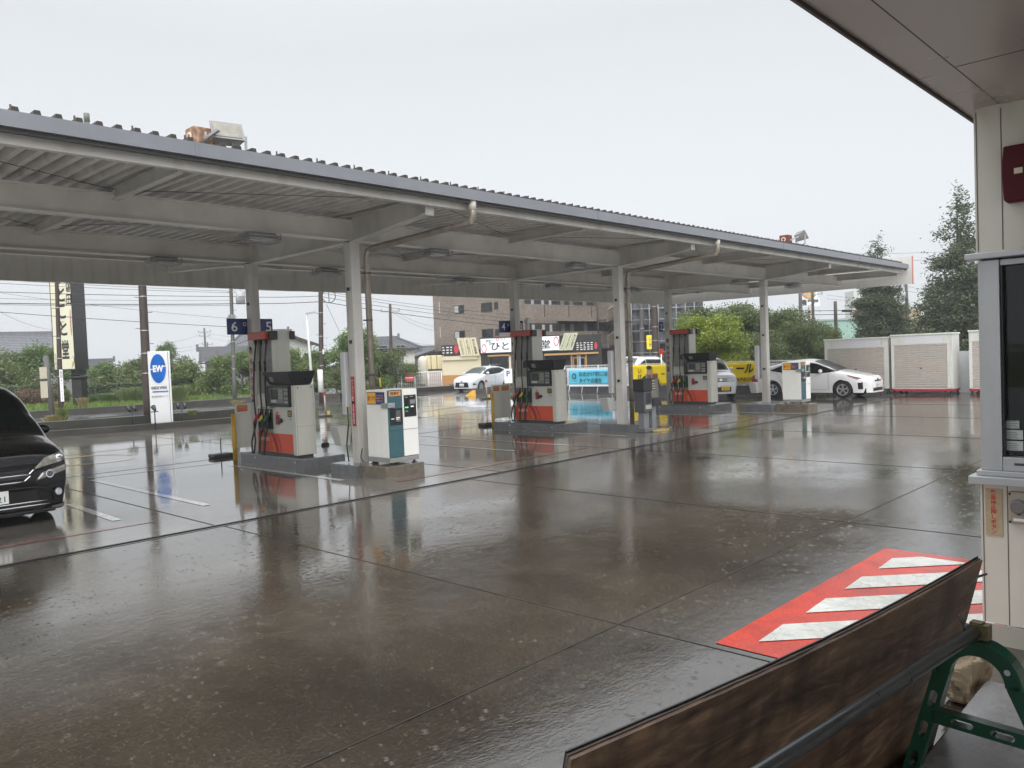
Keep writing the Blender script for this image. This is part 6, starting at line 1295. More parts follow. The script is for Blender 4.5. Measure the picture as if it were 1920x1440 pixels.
o, tp_ = pole(1204, 690, 1203, 540, 49, 0.15, 0.12, CONCP, 'pale pole left of the thick brown pole by the scaffolding')
# street lamp
p = G(583, 42); o = thing('street_lamp', 'slender white street lamp behind the nearest pump', 'street lamp', p); hh = HT(578, 588, 42)
MB().tube([(0, 0, 0), CR*-0.06+Z3*hh*0.5, CR*-0.14+Z3*hh], [0.085, 0.065, 0.05], 10).build('pole', mat('lamp_post_white', (0.62, 0.62, 0.60), 0.4), o); MB().bar(CR*-0.16+Z3*hh, CR*0.32+Z3*(hh+0.06), 0.14, 0.07).build('lamp_head', GALV, o)
# ------------------------------------------------------------------ OVERHEAD WIRES (each strung between real poles along the street)
def wire(a, c, drop, lab, r=0.016): return tag(MB().tube(sag(a, c, drop), r, 4, False).build('power_line', WIREM), lab, 'wire', 'overhead wires')
W1 = [(518, 541, 0.012, 'topmost street wire across the left under the canopy edge'), (523, 546, 0.012, 'second street wire from the top on the left'), (530, 549, 0.012, 'third street wire from the top on the left'), (547, 556, 0.018, 'street wire at the height of the transformer'),
      (560, 563, 0.010, 'thin street wire midway down on the left sky'), (569, 569.5, 0.024, 'thick street cable crossing behind the tall cream sign'), (571.5, 572.5, 0.014, 'thin wire just below the thick street cable'), (583, 613, 0.018, 'lower street wire sloping down to the transformer pole')]
for y0, y1, r, lab in W1: wire(FD(-40, y0-1, 38), FD(436, y1, 44), 0.05, lab, r)
W2 = [(541, 546, 0.012, 'topmost wire between the transformer pole and the dark pole'), (556, 555, 0.018, 'wire at transformer height running to the dark pole'), (569, 565.5, 0.022, 'thick cable running from the transformer pole to the dark pole')]
for y0, y1, r, lab in W2: wire(FD(436, y0, 44), FD(601, y1, 41), 0.05, lab, r)
W3 = [(545, 590, 0.012, 'topmost wire from the dark pole to the brown building'), (549, 597, 0.012, 'second wire from the dark pole to the brown building'), (556, 604, 0.014, 'third wire from the dark pole to the brown building'), (565, 612, 0.020, 'lowest thick wire from the dark pole past the brown building')]
for y0, y1, r, lab in W3: wire(FD(601, y0, 41), FD(960, y1, 52), 0.12, lab, r)
wire(FD(-20, 574, 44), FD(98, 618, 60), 0.25, 'sagging thin wire to the left tiled house', 0.010)
wire(FD(0, 549, 44), FD(430, 597, 44), 0.1, 'thin wire with small clips sloping across the left sky', 0.010)
wire(FD(612, 570, 41), FD(638, 625, 47), 0.0, 'steep stay wire right of the dark brown pole', 0.010)
for k, (ya, yb) in enumerate(((641, 625), (650, 645), (658, 650))): wire(FD(300, ya, 92), FD(384, yb-3, 92), 0.4, ('upper', 'middle', 'lower')[k]+' faint wire left of the distant pole with two crossarms', 0.012)
for k, (ya, yb) in enumerate(((624, 628), (632, 641))): wire(FD(384, ya, 92), FD(560, yb, 92), 0.5, ('upper', 'lower')[k]+' faint wire right of the distant pole with two crossarms', 0.012)
for k, (ya, yb) in enumerate(((578, 612), (583, 620), (627, 646))): wire(FD(732, ya, 62), FD(815, yb, 70), 0.25, ('upper', 'middle', 'lowest')[k]+' wire from the thin dark pole to the brown building', 0.010)
for k, (ya, yb) in enumerate(((583, 581.5), (591, 588.5))): wire(FD(1440, ya, 50), FD(1606, yb, 50), 0.02, ('upper', 'lower')[k]+' dark cable past the short brown pole above the storage units', 0.022)
b = MB().bar(FD(1579, 583, 50), FD(1597, 583, 50), 0.14, 0.14); tag(b.build('cable_closure', BLACK), 'black cable closure hanging on the cable above the storage units', 'cable box')
for k, (ya, yb) in enumerate(((553, 567), (560, 571))): wire(FD(1550, ya, 70), FD(1720, yb, 70), 0.1, ('upper', 'lower')[k]+' faint wire right of the distant shop sign', 0.012)
for k, (ya, yb) in enumerate(((476, 468), (488, 484))): wire(FD(1600, ya, 80), FD(1850, yb, 80), 0.1, ('upper', 'lower')[k]+' faint wire high beyond the right end of the canopy', 0.016)
for k, (ya, yb) in enumerate(((536, 551), (545, 556))): wire(FD(1699, ya, 60), FD(1790, yb, 60), 0.1, ('upper', 'lower')[k]+' short wire from the slim pole to the tall conifer', 0.010)
# ------------------------------------------------------------------ HOUSES
PLAS = mat('house_plaster_grey', (0.20, 0.20, 0.20), 0.7, var=0.08, dirt=(0.25, 0.24, 0.22), dirt_amt=0.4)
PLASW = mat('house_plaster_white', (0.62, 0.62, 0.60), 0.7, var=0.06, dirt=(0.45, 0.44, 0.40), dirt_amt=0.4)
WOODD = mat('house_wood_dark', (0.07, 0.055, 0.045), 0.7)
def tiles(name, m, par, A, B, C, D, nu, nv):
    """tiled slope: A-B is the eave, D-C the ridge; rounded courses running down, stepped rows"""
    A, B, C, D = [Vector(v) for v in (A, B, C, D)]; n = (B-A).cross(D-A).normalized()
    if n.z < 0: n = -n
    U = nu*4; b = MB(); vs = []; fs = []
    for j in range(nv):
        for v, off in ((j/nv, 0.05), ((j+0.98)/nv, 0.0)):
            L0, R0 = A.lerp(D, v), B.lerp(C, v)
            for i in range(U+1): vs.append(L0.lerp(R0, i/U)+n*(off+0.045*abs(sin(pi*i/4))))
    c = U+1
    for r in range(2*nv-1): fs += [(r*c+i, r*c+i+1, (r+1)*c+i+1, (r+1)*c+i) for i in range(U)]
    return b.add(vs, fs).build(name, m, par)
def house(name, lab, p, yaw, w, d, hw, hr, wall, hip=0.0, over=0.5, wins=(), gable=PLASW, second=None):
    """ridge along local x; front faces -y"""
    o = thing(name, lab, 'house', p, yaw)
    MB().box(-w/2, w/2, 0, d, 0, hw).build('wall', wall, o)
    x0, x1, y0, y1 = -w/2-over, w/2+over, -over, d+over; rz = hw+hr; ez = hw-0.12
    rx0, rx1 = x0+hip, x1-hip; ym = d/2
    n = max(6, int((x1-x0)/0.42))
    rf = tiles('roof', TILE, o, (x0, y0, ez), (x1, y0, ez), (rx1, ym, rz), (rx0, ym, rz), n, 12)
    tiles('roof', TILE, o, (x1, y1, ez), (x0, y1, ez), (rx0, ym, rz), (rx1, ym, rz), n, 6)
    if hip:
        tiles('roof', TILE, o, (x1, y0, ez), (x1, y1, ez), (rx1, ym+0.01, rz), (rx1, ym-0.01, rz), 10, 10); tiles('roof', TILE, o, (x0, y1, ez), (x0, y0, ez), (rx0, ym-0.01, rz), (rx0, ym+0.01, rz), 10, 10)
    else:
        for x in (-w/2, w/2): MB().prism([(x-0.02, 0, hw), (x-0.02, d, hw), (x-0.02, ym, rz-over*hr/(d/2+over)*0.2)], (0.04, 0, 0)).build('gable', gable, o)
        for x in (x0, x1): MB().bar((x, y0, ez), (x, ym, rz), 0.08, 0.22).bar((x, y1, ez), (x, ym, rz), 0.08, 0.22).build('verge_board', WOODD, o)
    b = MB().bar((rx0-0.1, ym, rz+0.10), (rx1+0.1, ym, rz+0.10), 0.34, 0.34); b.box(rx0-0.25, rx0-0.05, ym-0.22, ym+0.22, rz-0.1, rz+0.48); b.box(rx1+0.05, rx1+0.25, ym-0.22, ym+0.22, rz-0.1, rz+0.48)
    if hip:
        for (xe, ye, xr) in ((x0, y0, rx0), (x0, y1, rx0), (x1, y0, rx1), (x1, y1, rx1)): b.bar((xe, ye, ez+0.12), (xr, ym, rz+0.12), 0.22, 0.22)
    b.build('ridge', TILE, o); MB().box(x0+0.05, x1-0.05, y0+0.02, y0+0.12, ez-0.12, ez-0.02).build('eave_gutter', DARK, o)
    for (x, z, ww, hh) in wins:
        f = MB().box(x-ww/2, x+ww/2, -0.06, -0.002, z, z+hh).build('window', mat('sash_grey', (0.25, 0.25, 0.25), 0.4), o); MB().box(x-ww/2+0.06, x-0.03, -0.066, -0.061, z+0.06, z+hh-0.06).box(x+0.03, x+ww/2-0.06, -0.066, -0.061, z+0.06, z+hh-0.06).build('pane', GLASS, f)
    return o
YAWC = math.atan2(CR.y, CR.x)
def at(px, py, d): return FD(px, py, d).z
d = 72; h = house('tiled_house', 'large grey tiled house at the far left behind the bushes', G(118, d), YAWC+R_(33), 5.4, 7.5, at(60, 661, d), at(60, 624, d)-at(60, 661, d), PLAS, wins=((-1.2, 2.2, 1.6, 1.0),))
h.location = G(78, d)
d = 76; house('tiled_house', 'lower grey tiled roof at the left edge joined to the large house', G(-42, d), YAWC+R_(35), 6.6, 6, at(10, 661, d), at(10, 636, d)-at(10, 661, d), PLAS)
d = 80; house('tiled_house', 'small tiled roof peeping above the bushes right of the tall cream shop sign', G(178, d), YAWC+R_(28), 2.2, 5, at(175, 692, d), at(175, 677, d)-at(175, 692, d), PLAS)
d = 70; house('tiled_house', 'two storey tiled house directly behind the nearest pump', G(505, d), YAWC+R_(18), 6.0, 7.0, at(500, 652, d), at(500, 633, d)-at(500, 652, d)+0.6, PLAS, hip=1.6, wins=((-1, 2.4, 1.6, 1.0),)).location = G(500, d)
d = 66; house('tiled_house', 'white gabled house left of the nearest pump', G(462, d), YAWC-R_(48), 5.0, 4.6, at(460, 650, d), at(460, 632, d)-at(460, 650, d), PLASW)
d = 62; house('tiled_house', 'low wide tiled roof behind the bushes left of the nearest pump', G(430, d), YAWC+R_(20), 3.4, 5.0, at(430, 675, d), at(430, 654, d)-at(430, 675, d), PLAS)
d = 66; house('tiled_house', 'hip roofed tiled house right of the near front column', G(715, d), YAWC+R_(10), 5.4, 5.2, at(720, 653, d), at(720, 635, d)-at(720, 653, d), PLASW, hip=1.8, wins=((-0.2, at(720, 668, d), 1.5, 0.9), (1.6, at(720, 668, d), 0.8, 0.9)))
d = 78; house('tiled_house', 'small beige gabled house between the hip roofed house and the brown building', G(775, d), YAWC-R_(68), 4.0, 3.4, at(778, 668, d), at(778, 658, d)-at(778, 668, d), mat('house_beige', (0.44, 0.40, 0.29), 0.7, var=0.06))
d = 74; house('tiled_house', 'low pale roof in front of the beige gabled house', G(785, d), YAWC, 5.0, 4.0, at(785, 683, d), at(785, 672, d)-at(785, 683, d), PLASW)
d = 88; o = house('white_house', 'white two storey house just left of the brown building', G(812, d), YAWC+R_(4), 3.6, 4, at(812, 660, d), 0.5, PLASW, wins=((-0.5, at(806, 669, d), 0.9, 1.0),))
d = 80; tag(MB().box(-2.6, 1.2, 0, 0.3, 0, at(810, 670, d)-0.2).build('white_wall', PLASW, None, loc=G(812, d)), 'long white garden wall below the white two storey house', 'wall').rotation_euler = (0, 0, YAWC)
p = FD(612, 632, 75); b = MB().cyl((p.x, p.y, p.z-3), (p.x, p.y, p.z), 0.02, 5); b.bar(p-CR*0.35, p+CR*0.35, 0.03, 0.03); b.bar(p-CR*0.2-Z3*0.15, p+CR*0.2-Z3*0.15, 0.03, 0.03); tag(b.build('tv_aerial', GALV), 'thin television aerial above the trees right of the dark pole', 'aerial')
# ------------------------------------------------------------------ BROWN APARTMENT BLOCK
def tilewall(name, c, sx=0.22, sz=0.075):
    m, t, N, L, b = NT(name); tc = N('ShaderNodeTexCoord'); sp = N('ShaderNodeSeparateXYZ'); L(tc.outputs['Object'], sp.inputs[0])
    ad = N('ShaderNodeMath'); L(sp.outputs[0], ad.inputs[0]); L(sp.outputs[1], ad.inputs[1]); cb = N('ShaderNodeCombineXYZ'); L(ad.outputs[0], cb.inputs[0]); L(sp.outputs[2], cb.inputs[1])
    br = N('ShaderNodeTexBrick'); L(cb.outputs[0], br.inputs['Vector']); br.inputs['Scale'].default_value = 1; br.inputs['Brick Width'].default_value = sx; br.inputs['Row Height'].default_value = sz; br.inputs['Mortar Size'].default_value = 0.006
    br.inputs['Color1'].default_value = (c[0]*0.78, c[1]*0.76, c[2]*0.74, 1); br.inputs['Color2'].default_value = (c[0]*1.2, c[1]*1.2, c[2]*1.2, 1); br.inputs['Mortar'].default_value = (c[0]*0.8, c[1]*0.8, c[2]*0.8, 1)
    n_ = N('ShaderNodeTexNoise'); n_.inputs['Scale'].default_value = 0.35; n_.inputs['Detail'].default_value = 5; L(tc.outputs['Object'], n_.inputs['Vector']); mr = N('ShaderNodeMapRange'); L(n_.outputs[0], mr.inputs[0]); mr.inputs[1].default_value = 0.3; mr.inputs[2].default_value = 0.7; mr.inputs[3].default_value = 0.85; mr.inputs[4].default_value = 1.1
    mx = N('ShaderNodeMix'); mx.data_type = 'RGBA'; mx.blend_type = 'MULTIPLY'; mx.inputs[0].default_value = 1; L(br.outputs[0], mx.inputs[6]); L(mr.outputs[0], mx.inputs[7]); L(mx.outputs[2], b.inputs['Base Color']); b.inputs['Roughness'].default_value = 0.45; MATS[name] = m; return m
BT = tilewall('brown_wall_tile', (0.225, 0.186, 0.158))
C0 = G(970, 63); ab = thing('apartment_block', 'brown tiled apartment block with long balconies behind the restaurant', 'building', C0)
def lf(px, py): q = PX(px, py, C0.x); return q.y-C0.y, q.z      # left face, x = 0, running away to the left
def rf(px, py): q = PY(px, py, C0.y); return q.x-C0.x, q.z      # right face, y = 0, running away to the right
TOPZ = rf(1000, 505)[1]; yl = lf(813, 600)[0]; zb0 = lf(816, 659)[1]; xr_ = rf(1141, 600)[0]
MB().box(0, 5.0, 0.0, yl, zb0, TOPZ).build('wall', BT, ab)
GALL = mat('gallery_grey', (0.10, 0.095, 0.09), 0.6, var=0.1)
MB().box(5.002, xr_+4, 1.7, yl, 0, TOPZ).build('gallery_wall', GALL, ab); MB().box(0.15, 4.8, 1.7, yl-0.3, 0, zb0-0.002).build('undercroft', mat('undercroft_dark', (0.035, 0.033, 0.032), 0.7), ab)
for (x0, y0, x1, y1) in [(851.5, 573.5, 870, 587), (902.5, 568.5, 923, 583), (927, 567, 934, 579), (853, 621, 872, 635), (904, 617.5, 925, 632), (929, 617, 936, 629)]:
    a, z1 = lf(x0, y0); c_, z0 = lf(x1, y1); a, c_ = c_, a; w = c_-a
    f = MB().box(-0.05, -0.002, a, c_, z0, z1).build('window', mat('sash_black', (0.02, 0.02, 0.022), 0.35), ab)
    b = MB(); b.box(-0.056, -0.051, a+0.06, a+w*0.5-0.03, z0+0.06, z1-0.06); b.box(-0.056, -0.051, a+w*0.5+0.03, c_-0.06, z0+0.06, z1-0.06); b.build('pane', GLASS, f)
    if w > 0.9 and x0 < 900: MB().box(-0.0575, -0.0565, a+w*0.5+0.03, c_-0.06, z0+0.06, z1-0.06).build('curtain', mat('curtain_pale', (0.40, 0.42, 0.42), 0.5, var=0.2, scale=6), f)
for (x0, y0, x1, y1) in ((823, 566, 825, 587), (825, 613, 826.6, 633)):
    a, z1 = lf(x0, y0); c_, z0 = lf(x1, y1); MB().box(-0.03, -0.002, c_, a, z0, z1).build('slit_window', mat('slit_white', (0.5, 0.5, 0.5), 0.4), ab)
q = lf(838, 573); text('ラ・パルテール', 'lettering', mat('letter_silver', (0.4, 0.4, 0.4), 0.3, 0.6), ab, (-0.02, q[0], q[1]), -Y3, Z3, 1.0, 0.17, 0.0)
# the wall turns the corner, then open galleries with solid parapets
xm = rf(983, 600)[0]
MB().box(5.0, xr_, -0.0, 0.3, rf(1060, 545)[1], TOPZ).build('upper_wall', BT, ab) if False else None
CPG = mat('coping_grey', (0.24, 0.225, 0.21), 0.4)
for (pt, pb) in ((573, 601.5), (623, 645)):
    z1 = rf(1040, pt)[1]; z0 = rf(1040, pb)[1]
    MB().box(5.003, xr_, -0.02, 0.14, z0, z1).box(5.003, xr_, 0.14, 1.69, z0, z0+0.2).box(xm, 5.0, -0.02, -0.002, z0, z1).build('balcony', BT, ab)
    MB().box(xm, xr_, -0.04, 0.16, z1+0.001, z1+0.06).build('coping', CPG, ab)
    for k in range(3): x = xm+(xr_-xm)*(0.22+0.28*k); MB().box(x-0.03, x+0.03, -0.05, -0.022, z0+0.3, z1).build('drain_slot', DARK, ab)
    for px_ in (1083, 1100, 1125): x = rf(px_, 600)[0]; MB().box(x-0.25, x+0.25, 1.64, 1.698, z1-0.2, z1+0.8).build('apartment_door', mat('door_pale', (0.36, 0.35, 0.33), 0.5), ab)
    MB().box(xm+0.1, 5.0, -0.02, -0.002, z1+0.07, z1+0.75).build('window_band', mat('band_dark', (0.03, 0.03, 0.032), 0.3), ab)
    for px_ in (999, 1018, 1032): x = rf(px_, 600)[0]; MB().box(x-0.16, x+0.16, -0.03, -0.021, z1+0.07, z1+0.62).build('pier', mat('door_pale', (0.36, 0.35, 0.33), 0.5), ab)
z0, z1 = rf(1040, 552)[1], TOPZ
MB().box(5.003, xr_, -0.02, 0.14, z0, z1).build('balcony', BT, ab)
x = rf(1120.5, 640)[0]; MB().cyl((x, -0.12, 0), (x, -0.12, TOPZ), 0.07, 8).build('rain_pipe', WOODD, ab)
sx0, sx1 = rf(1124, 640)[0], rf(1174, 640)[0]; YS = C0.y-1.0
for (pl, pr) in ((642, 600), (694, 650), (592, 560)):
    zl, zr = PY(1124, pl, YS).z, PY(1172, pr, YS).z; hz_ = 1.05
    MB().prism([(sx0, -1.0, zl-hz_*0.5), (sx1, -1.0, zr-hz_*0.5), (sx1, -1.0, zr+hz_*0.5), (sx0, -1.0, zl+hz_*0.5)], (0, 0.16, 0)).build('stair_parapet', BT, ab)
    MB().prism([(sx0, -0.83, zl-hz_*0.5), (sx1, -0.83, zr-hz_*0.5), (sx1, -0.83, zr-hz_*0.25), (sx0, -0.83, zl-hz_*0.25)], (0, 2.2, 0)).build('stair_flight', GALL, ab)
MB().box(xr_+0.01, sx1+4.5, 1.4, 1.69, 0, TOPZ).build('stair_back_wall', BT, ab)
for px_ in (820, 880, 940): y = lf(px_, 690)[0]; MB().box(0.1, 0.45, y-0.2, y+0.2, 0, zb0-0.002).build('pillar', mat('pillar_dark', (0.06, 0.055, 0.05), 0.5), ab)
# ------------------------------------------------------------------ RESTAURANT
DR = 58.0; rp0 = G(828, DR); rt = thing('restaurant', 'cream and black restaurant with a white signboard behind the silver hatchback', 'building', rp0, YAWC); k_ = DR/F
def rx(px): return (px-828)*k_
def rz(px, py): return FD(px, py, DR).z
CRM = mat('restaurant_cream', (0.60, 0.54, 0.39), 0.6, var=0.05, scale=0.7, dirt=(0.6, 0.5, 0.28), dirt_amt=0.3); ORG = mat('restaurant_orange', (0.40, 0.20, 0.06), 0.6, var=0.08)
BLKW = mat('restaurant_black', (0.018, 0.018, 0.019), 0.4, var=0.2)
zc, zo = rz(860, 667), rz(860, 703)
w_ = MB().box(0, rx(901), 0, 9, zo, zc).build('wall', CRM, rt); MB().box(-0.02, rx(901)+0.01, -0.02, 9, 0, zo-0.002).build('plinth_wall', ORG, rt)
MB().box(rx(901)+0.012, rx(1128), 0, 9, 0, rz(1000, 631)).build('wall', BLKW, rt)
MB().box(0.05, rx(895), -0.16, -0.01, zc-0.30, zc-0.05).build('lamp_rail', CRM, rt)
MB().box(0.0, rx(860), -0.10, 0.0, rz(845, 666), rz(845, 647)).build('menu_board', BLKW, rt)
b = MB()
random.seed(3)
def menu_marks(b, x0, x1, z0, z1, y, nr, nc):
    for r in range(nr):
        for c_ in range(nc):
            xx = x0+(x1-x0)*(c_+0.15)/nc; zz = z0+(z1-z0)*(r+0.3)/nr; ww = (x1-x0)/nc*random.uniform(0.35, 0.7); b.box(xx, xx+ww, y-0.003, y, zz, zz+(z1-z0)/nr*0.38)
menu_marks(b, rx(829), rx(851), rz(840, 664), rz(840, 649), -0.102, 3, 3); b.build('menu_writing', TXTW, rt)
RD = mat('print_red', (0.55, 0.03, 0.05), 0.5)
MB().grid(lambda u, v: Vector((rx(856)+0.16*v*cos(2*pi*u), -0.106, rz(856, 655)+0.30*v*sin(2*pi*u))), 21, 2).build('red_mark', RD, rt)
SLT = mat('slat_cream', (0.60, 0.54, 0.38), 0.5, var=0.05); SLG = mat('slat_pale_green', (0.50, 0.51, 0.36), 0.5, var=0.06)
def slats(xa, xb, ya, yb, lean, n, txts, m):
    for i in range(n):
        a0, a1 = xa+(xb-xa)*i/n, xa+(xb-xa)*(i+0.94)/n; ln = lean
        z1_, z0_ = rz(xa, ya), rz(xa, yb); hh = z1_-z0_
        sl = MB().prism([(rx(a0)+ln*0.5, -0.30, z0_), (rx(a1)+ln*0.5, -0.30, z0_), (rx(a1)-ln*0.5, -0.30, z1_), (rx(a0)-ln*0.5, -0.30, z1_)], (0, 0.08, 0)).build('hanging_slat', m, rt)
        up = Vector((-ln, 0, hh)).normalized(); text(txts[i], 'lettering', TXTB, sl, ((rx(a0)+rx(a1))/2, -0.303, (z0_+z1_)/2), Vector((up.z, 0, -up.x)), up, (a1-a0)*k_*0.5, hh*0.86, 0.0, bold=0.02, vertical=True)
slats(861, 897, 634, 668, 0.25, 3, ('こだわりみそ汁', 'ふわふわ卵かけ', '旬の焼魚煮物'), SLT); slats(1053, 1079, 625, 657, -0.45, 3, ('ふっくらごはん', 'できたて玉子焼', '旬の焼魚定食'), SLG)
sb_ = MB().box(rx(901), rx(1050), -0.25, -0.0, rz(975, 661.5), rz(975, 630.5)).build('signboard', BLKW, rt)
zs0, zs1 = rz(975, 659), rz(975, 633)
MB().box(rx(902), rx(1048.5), -0.262, -0.252, zs0, zs1).build('sign_face', emat('sign_face_lit', (0.80, 0.84, 0.88), 0.12), sb_)
for (txt, xa, xb, ya, yb) in (('ひとこと食堂', 921, 1032, 641, 658), ('磐田', 911.5, 921.5, 637, 647), ('ごはんや', 937, 948, 634.5, 638.5), ('食堂', 1020, 1033, 637, 658)):
    if xa == 1020: continue
    text(txt, 'lettering', TXTB, sb_, (rx((xa+xb)/2), -0.264, (rz(xa, ya)+rz(xa, yb))/2), X3, Z3, (xb-xa)*k_, (yb-ya)*k_, 0.0, bold=0.025)
MB().grid(lambda u, v: Vector((rx(933.5)+(0.06+0.05*v)*cos(2*pi*u), -0.266, rz(933, 636.5)+(0.06+0.05*v)*sin(2*pi*u))), 17, 2).build('red_ring', RD, sb_)
for (xa, ya) in ((908, 654), (1043, 640)): MB().grid(lambda u, v: Vector((rx(xa)+(0.13+0.06*v)*cos(2*pi*u), -0.266, rz(xa, ya)+(0.26+0.08*v)*sin(2*pi*u))), 21, 2).build('red_loop', RD, sb_)
MB().box(rx(1050)+0.01, rx(1121), -0.14, 0.0, rz(1090, 659), rz(1090, 639)).build('menu_board', BLKW, rt); b = MB(); menu_marks(b, rx(1080), rx(1113), rz(1090, 657), rz(1090, 641), -0.142, 4, 5); b.build('menu_writing', TXTW, rt)
MB().grid(lambda u, v: Vector((rx(1117)+0.10*v*cos(2*pi*u), -0.146, rz(1117, 648)+0.26*v*sin(2*pi*u))), 17, 2).build('red_mark', RD, rt)
TIM = mat('restaurant_timber', (0.42, 0.24, 0.08), 0.5, var=0.12)
b = MB(); b.box(rx(914), rx(956), -0.2, -0.0, rz(935, 668), rz(935, 665)); b.box(rx(1020), rx(1121), -0.3, 0.0, rz(1070, 665), rz(1070, 661.5))
for px_ in (1071, 1082, 1098): b.box(rx(px_)-0.05, rx(px_)+0.05, -0.12, 0.0, 0, rz(1070, 666))
b.build('timber_trim', TIM, rt)
for (xa, xb, ya, yb) in ((916, 953, 670, 694), (1020, 1070, 667, 700)):
    f = MB().box(rx(xa), rx(xb), -0.06, -0.002, rz(xa, yb), rz(xa, ya)).build('window', DARK, rt); MB().box(rx(xa)+0.06, rx(xb)-0.06, -0.066, -0.061, rz(xa, yb)+0.06, rz(xa, ya)-0.06).build('pane', GLASS, f)
MB().box(rx(953.5), rx(957.5), -0.10, -0.001, 0.9, rz(955, 667)).build('cream_pillar', CRM, rt); MB().box(rx(902), rx(957), -0.10, -0.001, 0.05, rz(930, 700)).build('base_wall', ORG, rt)
dr_ = MB().box(rx(1074), rx(1096), -0.07, -0.002, 0.05, rz(1085, 670)).build('door', TIM, rt); MB().box(rx(1075.5), rx(1084), -0.076, -0.071, 0.2, rz(1085, 671.5)).box(rx(1086), rx(1095), -0.076, -0.071, 0.2, rz(1085, 671.5)).build('door_glass', GLASS, dr_); MB().box(rx(1084), rx(1088), -0.085, -0.077, 1.0, 1.9).build('poster', mat('poster_blue', (0.25, 0.38, 0.5), 0.5), dr_)
# yard beside the restaurant
p = G(792, 57); o = thing('water_tank', 'tall cream cylindrical tank left of the restaurant', 'tank', p); TK = mat('tank_cream', (0.56, 0.53, 0.43), 0.4, var=0.06, streak=1, dirt=(0.4, 0.36, 0.27), dirt_amt=0.3)
b = MB(); b.tube([(0, 0, 0.3), (0, 0, 1.95), (0, 0, 2.12), (0, 0, 2.24), (0, 0, 2.28)], [0.36, 0.36, 0.31, 0.18, 0.02], 24); b.build('vessel', TK, o); b = MB()
for a in (0.4, 2.5, 4.6): b.cyl((0.3*cos(a), 0.3*sin(a), 0), (0.3*cos(a), 0.3*sin(a), 0.4), 0.03, 6)
b.cyl(CR*-0.5-CFW*0.2, CR*-0.5-CFW*0.2+Z3*1.3, 0.06, 6); b.cyl(CR*-0.25-CFW*0.45, CR*-0.25-CFW*0.45+Z3*1.5, 0.03, 6); b.build('pipework', GALV, o)
o = thing('panel_tank', 'cream panelled tank on a dark frame beside the cylindrical tank', 'tank', G(796.5, 59), YAWC); b = MB(); b.box(0, 1.28, 0, 1.4, 1.28, 2.30); b.build('tank_body', mat('panel_tank_yellow', (0.66, 0.57, 0.34), 0.45, var=0.05), o, bevel=0.05); b = MB()
for x in (0.0, 0.43, 0.86, 1.28): b.box(x-0.02, x+0.02, -0.02, 0.0, 1.28, 2.3)
b.box(-0.05, 1.33, -0.03, 1.4, 1.20, 1.277); b.build('tank_frame', DARK, o); b = MB(); b.box(0, 1.26, 0, 1.4, 0.15, 1.198); b.build('lower_cabinet', mat('cabinet_pink_cream', (0.50, 0.44, 0.40), 0.5, var=0.08), o); b = MB()
for x in (0.02, 0.63, 1.24): b.box(x-0.015, x+0.015, -0.012, 0.0, 0.15, 1.19)
b.box(0, 1.26, -0.012, 0, 0.64, 0.67); b.build('cabinet_bars', GALV, o)
def railfence(px0, px1, d, h, lab, n, dy=0.0):
    a, c_ = G(px0, d), G(px1, d); o = thing('yard_fence', lab, 'fence', a); v = c_-a; b = MB()
    for i in range(n+1): q = v*(i/n); b.cyl(q, q+Z3*h, 0.03, 6)
    b.tube([Z3*h, v+Z3*h], 0.03, 6); b.tube([Z3*h*0.12, v+Z3*h*0.12], 0.02, 6); b.build('frame', WF, o); b = MB(); m = int(v.length/0.14)
    for i in range(m): q = v*(i/m); b.cyl(q+Z3*h*0.12, q+Z3*h, 0.008, 4)
    for zz in (0.35, 0.6, 0.8): b.tube([Z3*h*zz, v+Z3*h*zz], 0.008, 4)
    b.build('mesh', WF, o)
railfence(700, 826, 56, 1.15, 'near white wire fence in front of the tanks', 5); railfence(700, 775, 64, 1.75, 'far white rail fence behind the near wire fence', 4)
o = MB().box(-0.28, 0.28, -0.02, 0.02, 0.55, 1.15).build('notice_board', mat('notice_red', (0.45, 0.06, 0.06), 0.5), None, loc=G(765.5, 55.7)); o.rotation_euler = (0, 0, YAWC); tag(o, 'red notice board hung on the white wire fence', 'notice board')
MB().box(-0.28, 0.28, -0.024, -0.0205, 0.78, 0.83).build('white_band', TXTW, o)
o = MB().box(-0.30, 0.30, -0.03, 0.03, 0.35, 1.25).build('parking_sign', TXTW, None, loc=FD(955, 716, 50)*1.0); o.location.z = 0; o.rotation_euler = (0, 0, YAWC); tag(o, 'white sign with a blue P behind the rear of the silver hatchback', 'sign'); text('P', 'lettering', mat('p_blue', (0.04, 0.08, 0.35), 0.5), o, (-0.05, -0.034, 0.95), X3, Z3, 0.22, 0.36, 0.0, bold=0.03)
# ------------------------------------------------------------------ SCAFFOLDED BUILDING
dS = 66; sp0 = G(1186, dS); sc_ = thing('scaffolded_building', 'building wrapped in dark netting and scaffold tubes right of the brown apartments', 'building', sp0, YAWC+R_(-6)); wS = (1318-1186)*dS/F
MB().box(0.4, wS, 0.9, 9, 0, 8.6).build('wall', mat('scaf_wall', (0.085, 0.085, 0.09), 0.7, var=0.15), sc_)
NET = mat('scaffold_net', (0.055, 0.058, 0.072), 0.6, var=0.35, scale=1.2, dirt=(0.16, 0.165, 0.18), dirt_amt=0.6, streak=1)
MB().grid(lambda u, v: Vector((wS*(0.32+0.68*u), 0.06*sin(u*40)+0.12*noise.noise(Vector((u*9, v*5, 2))), 2.6+6.2*v)), 70, 30).build('netting', NET, sc_)
MB().grid(lambda u, v: Vector((wS*(0.02+0.30*u), 0.25+0.08*sin(u*30)+0.1*noise.noise(Vector((u*9, v*5, 7))), 4.2+4.5*v)), 40, 20).build('netting', mat('scaffold_net_thin', (0.10, 0.104, 0.115), 0.6, var=0.4, scale=1.5), sc_)
b = MB(); n = 8
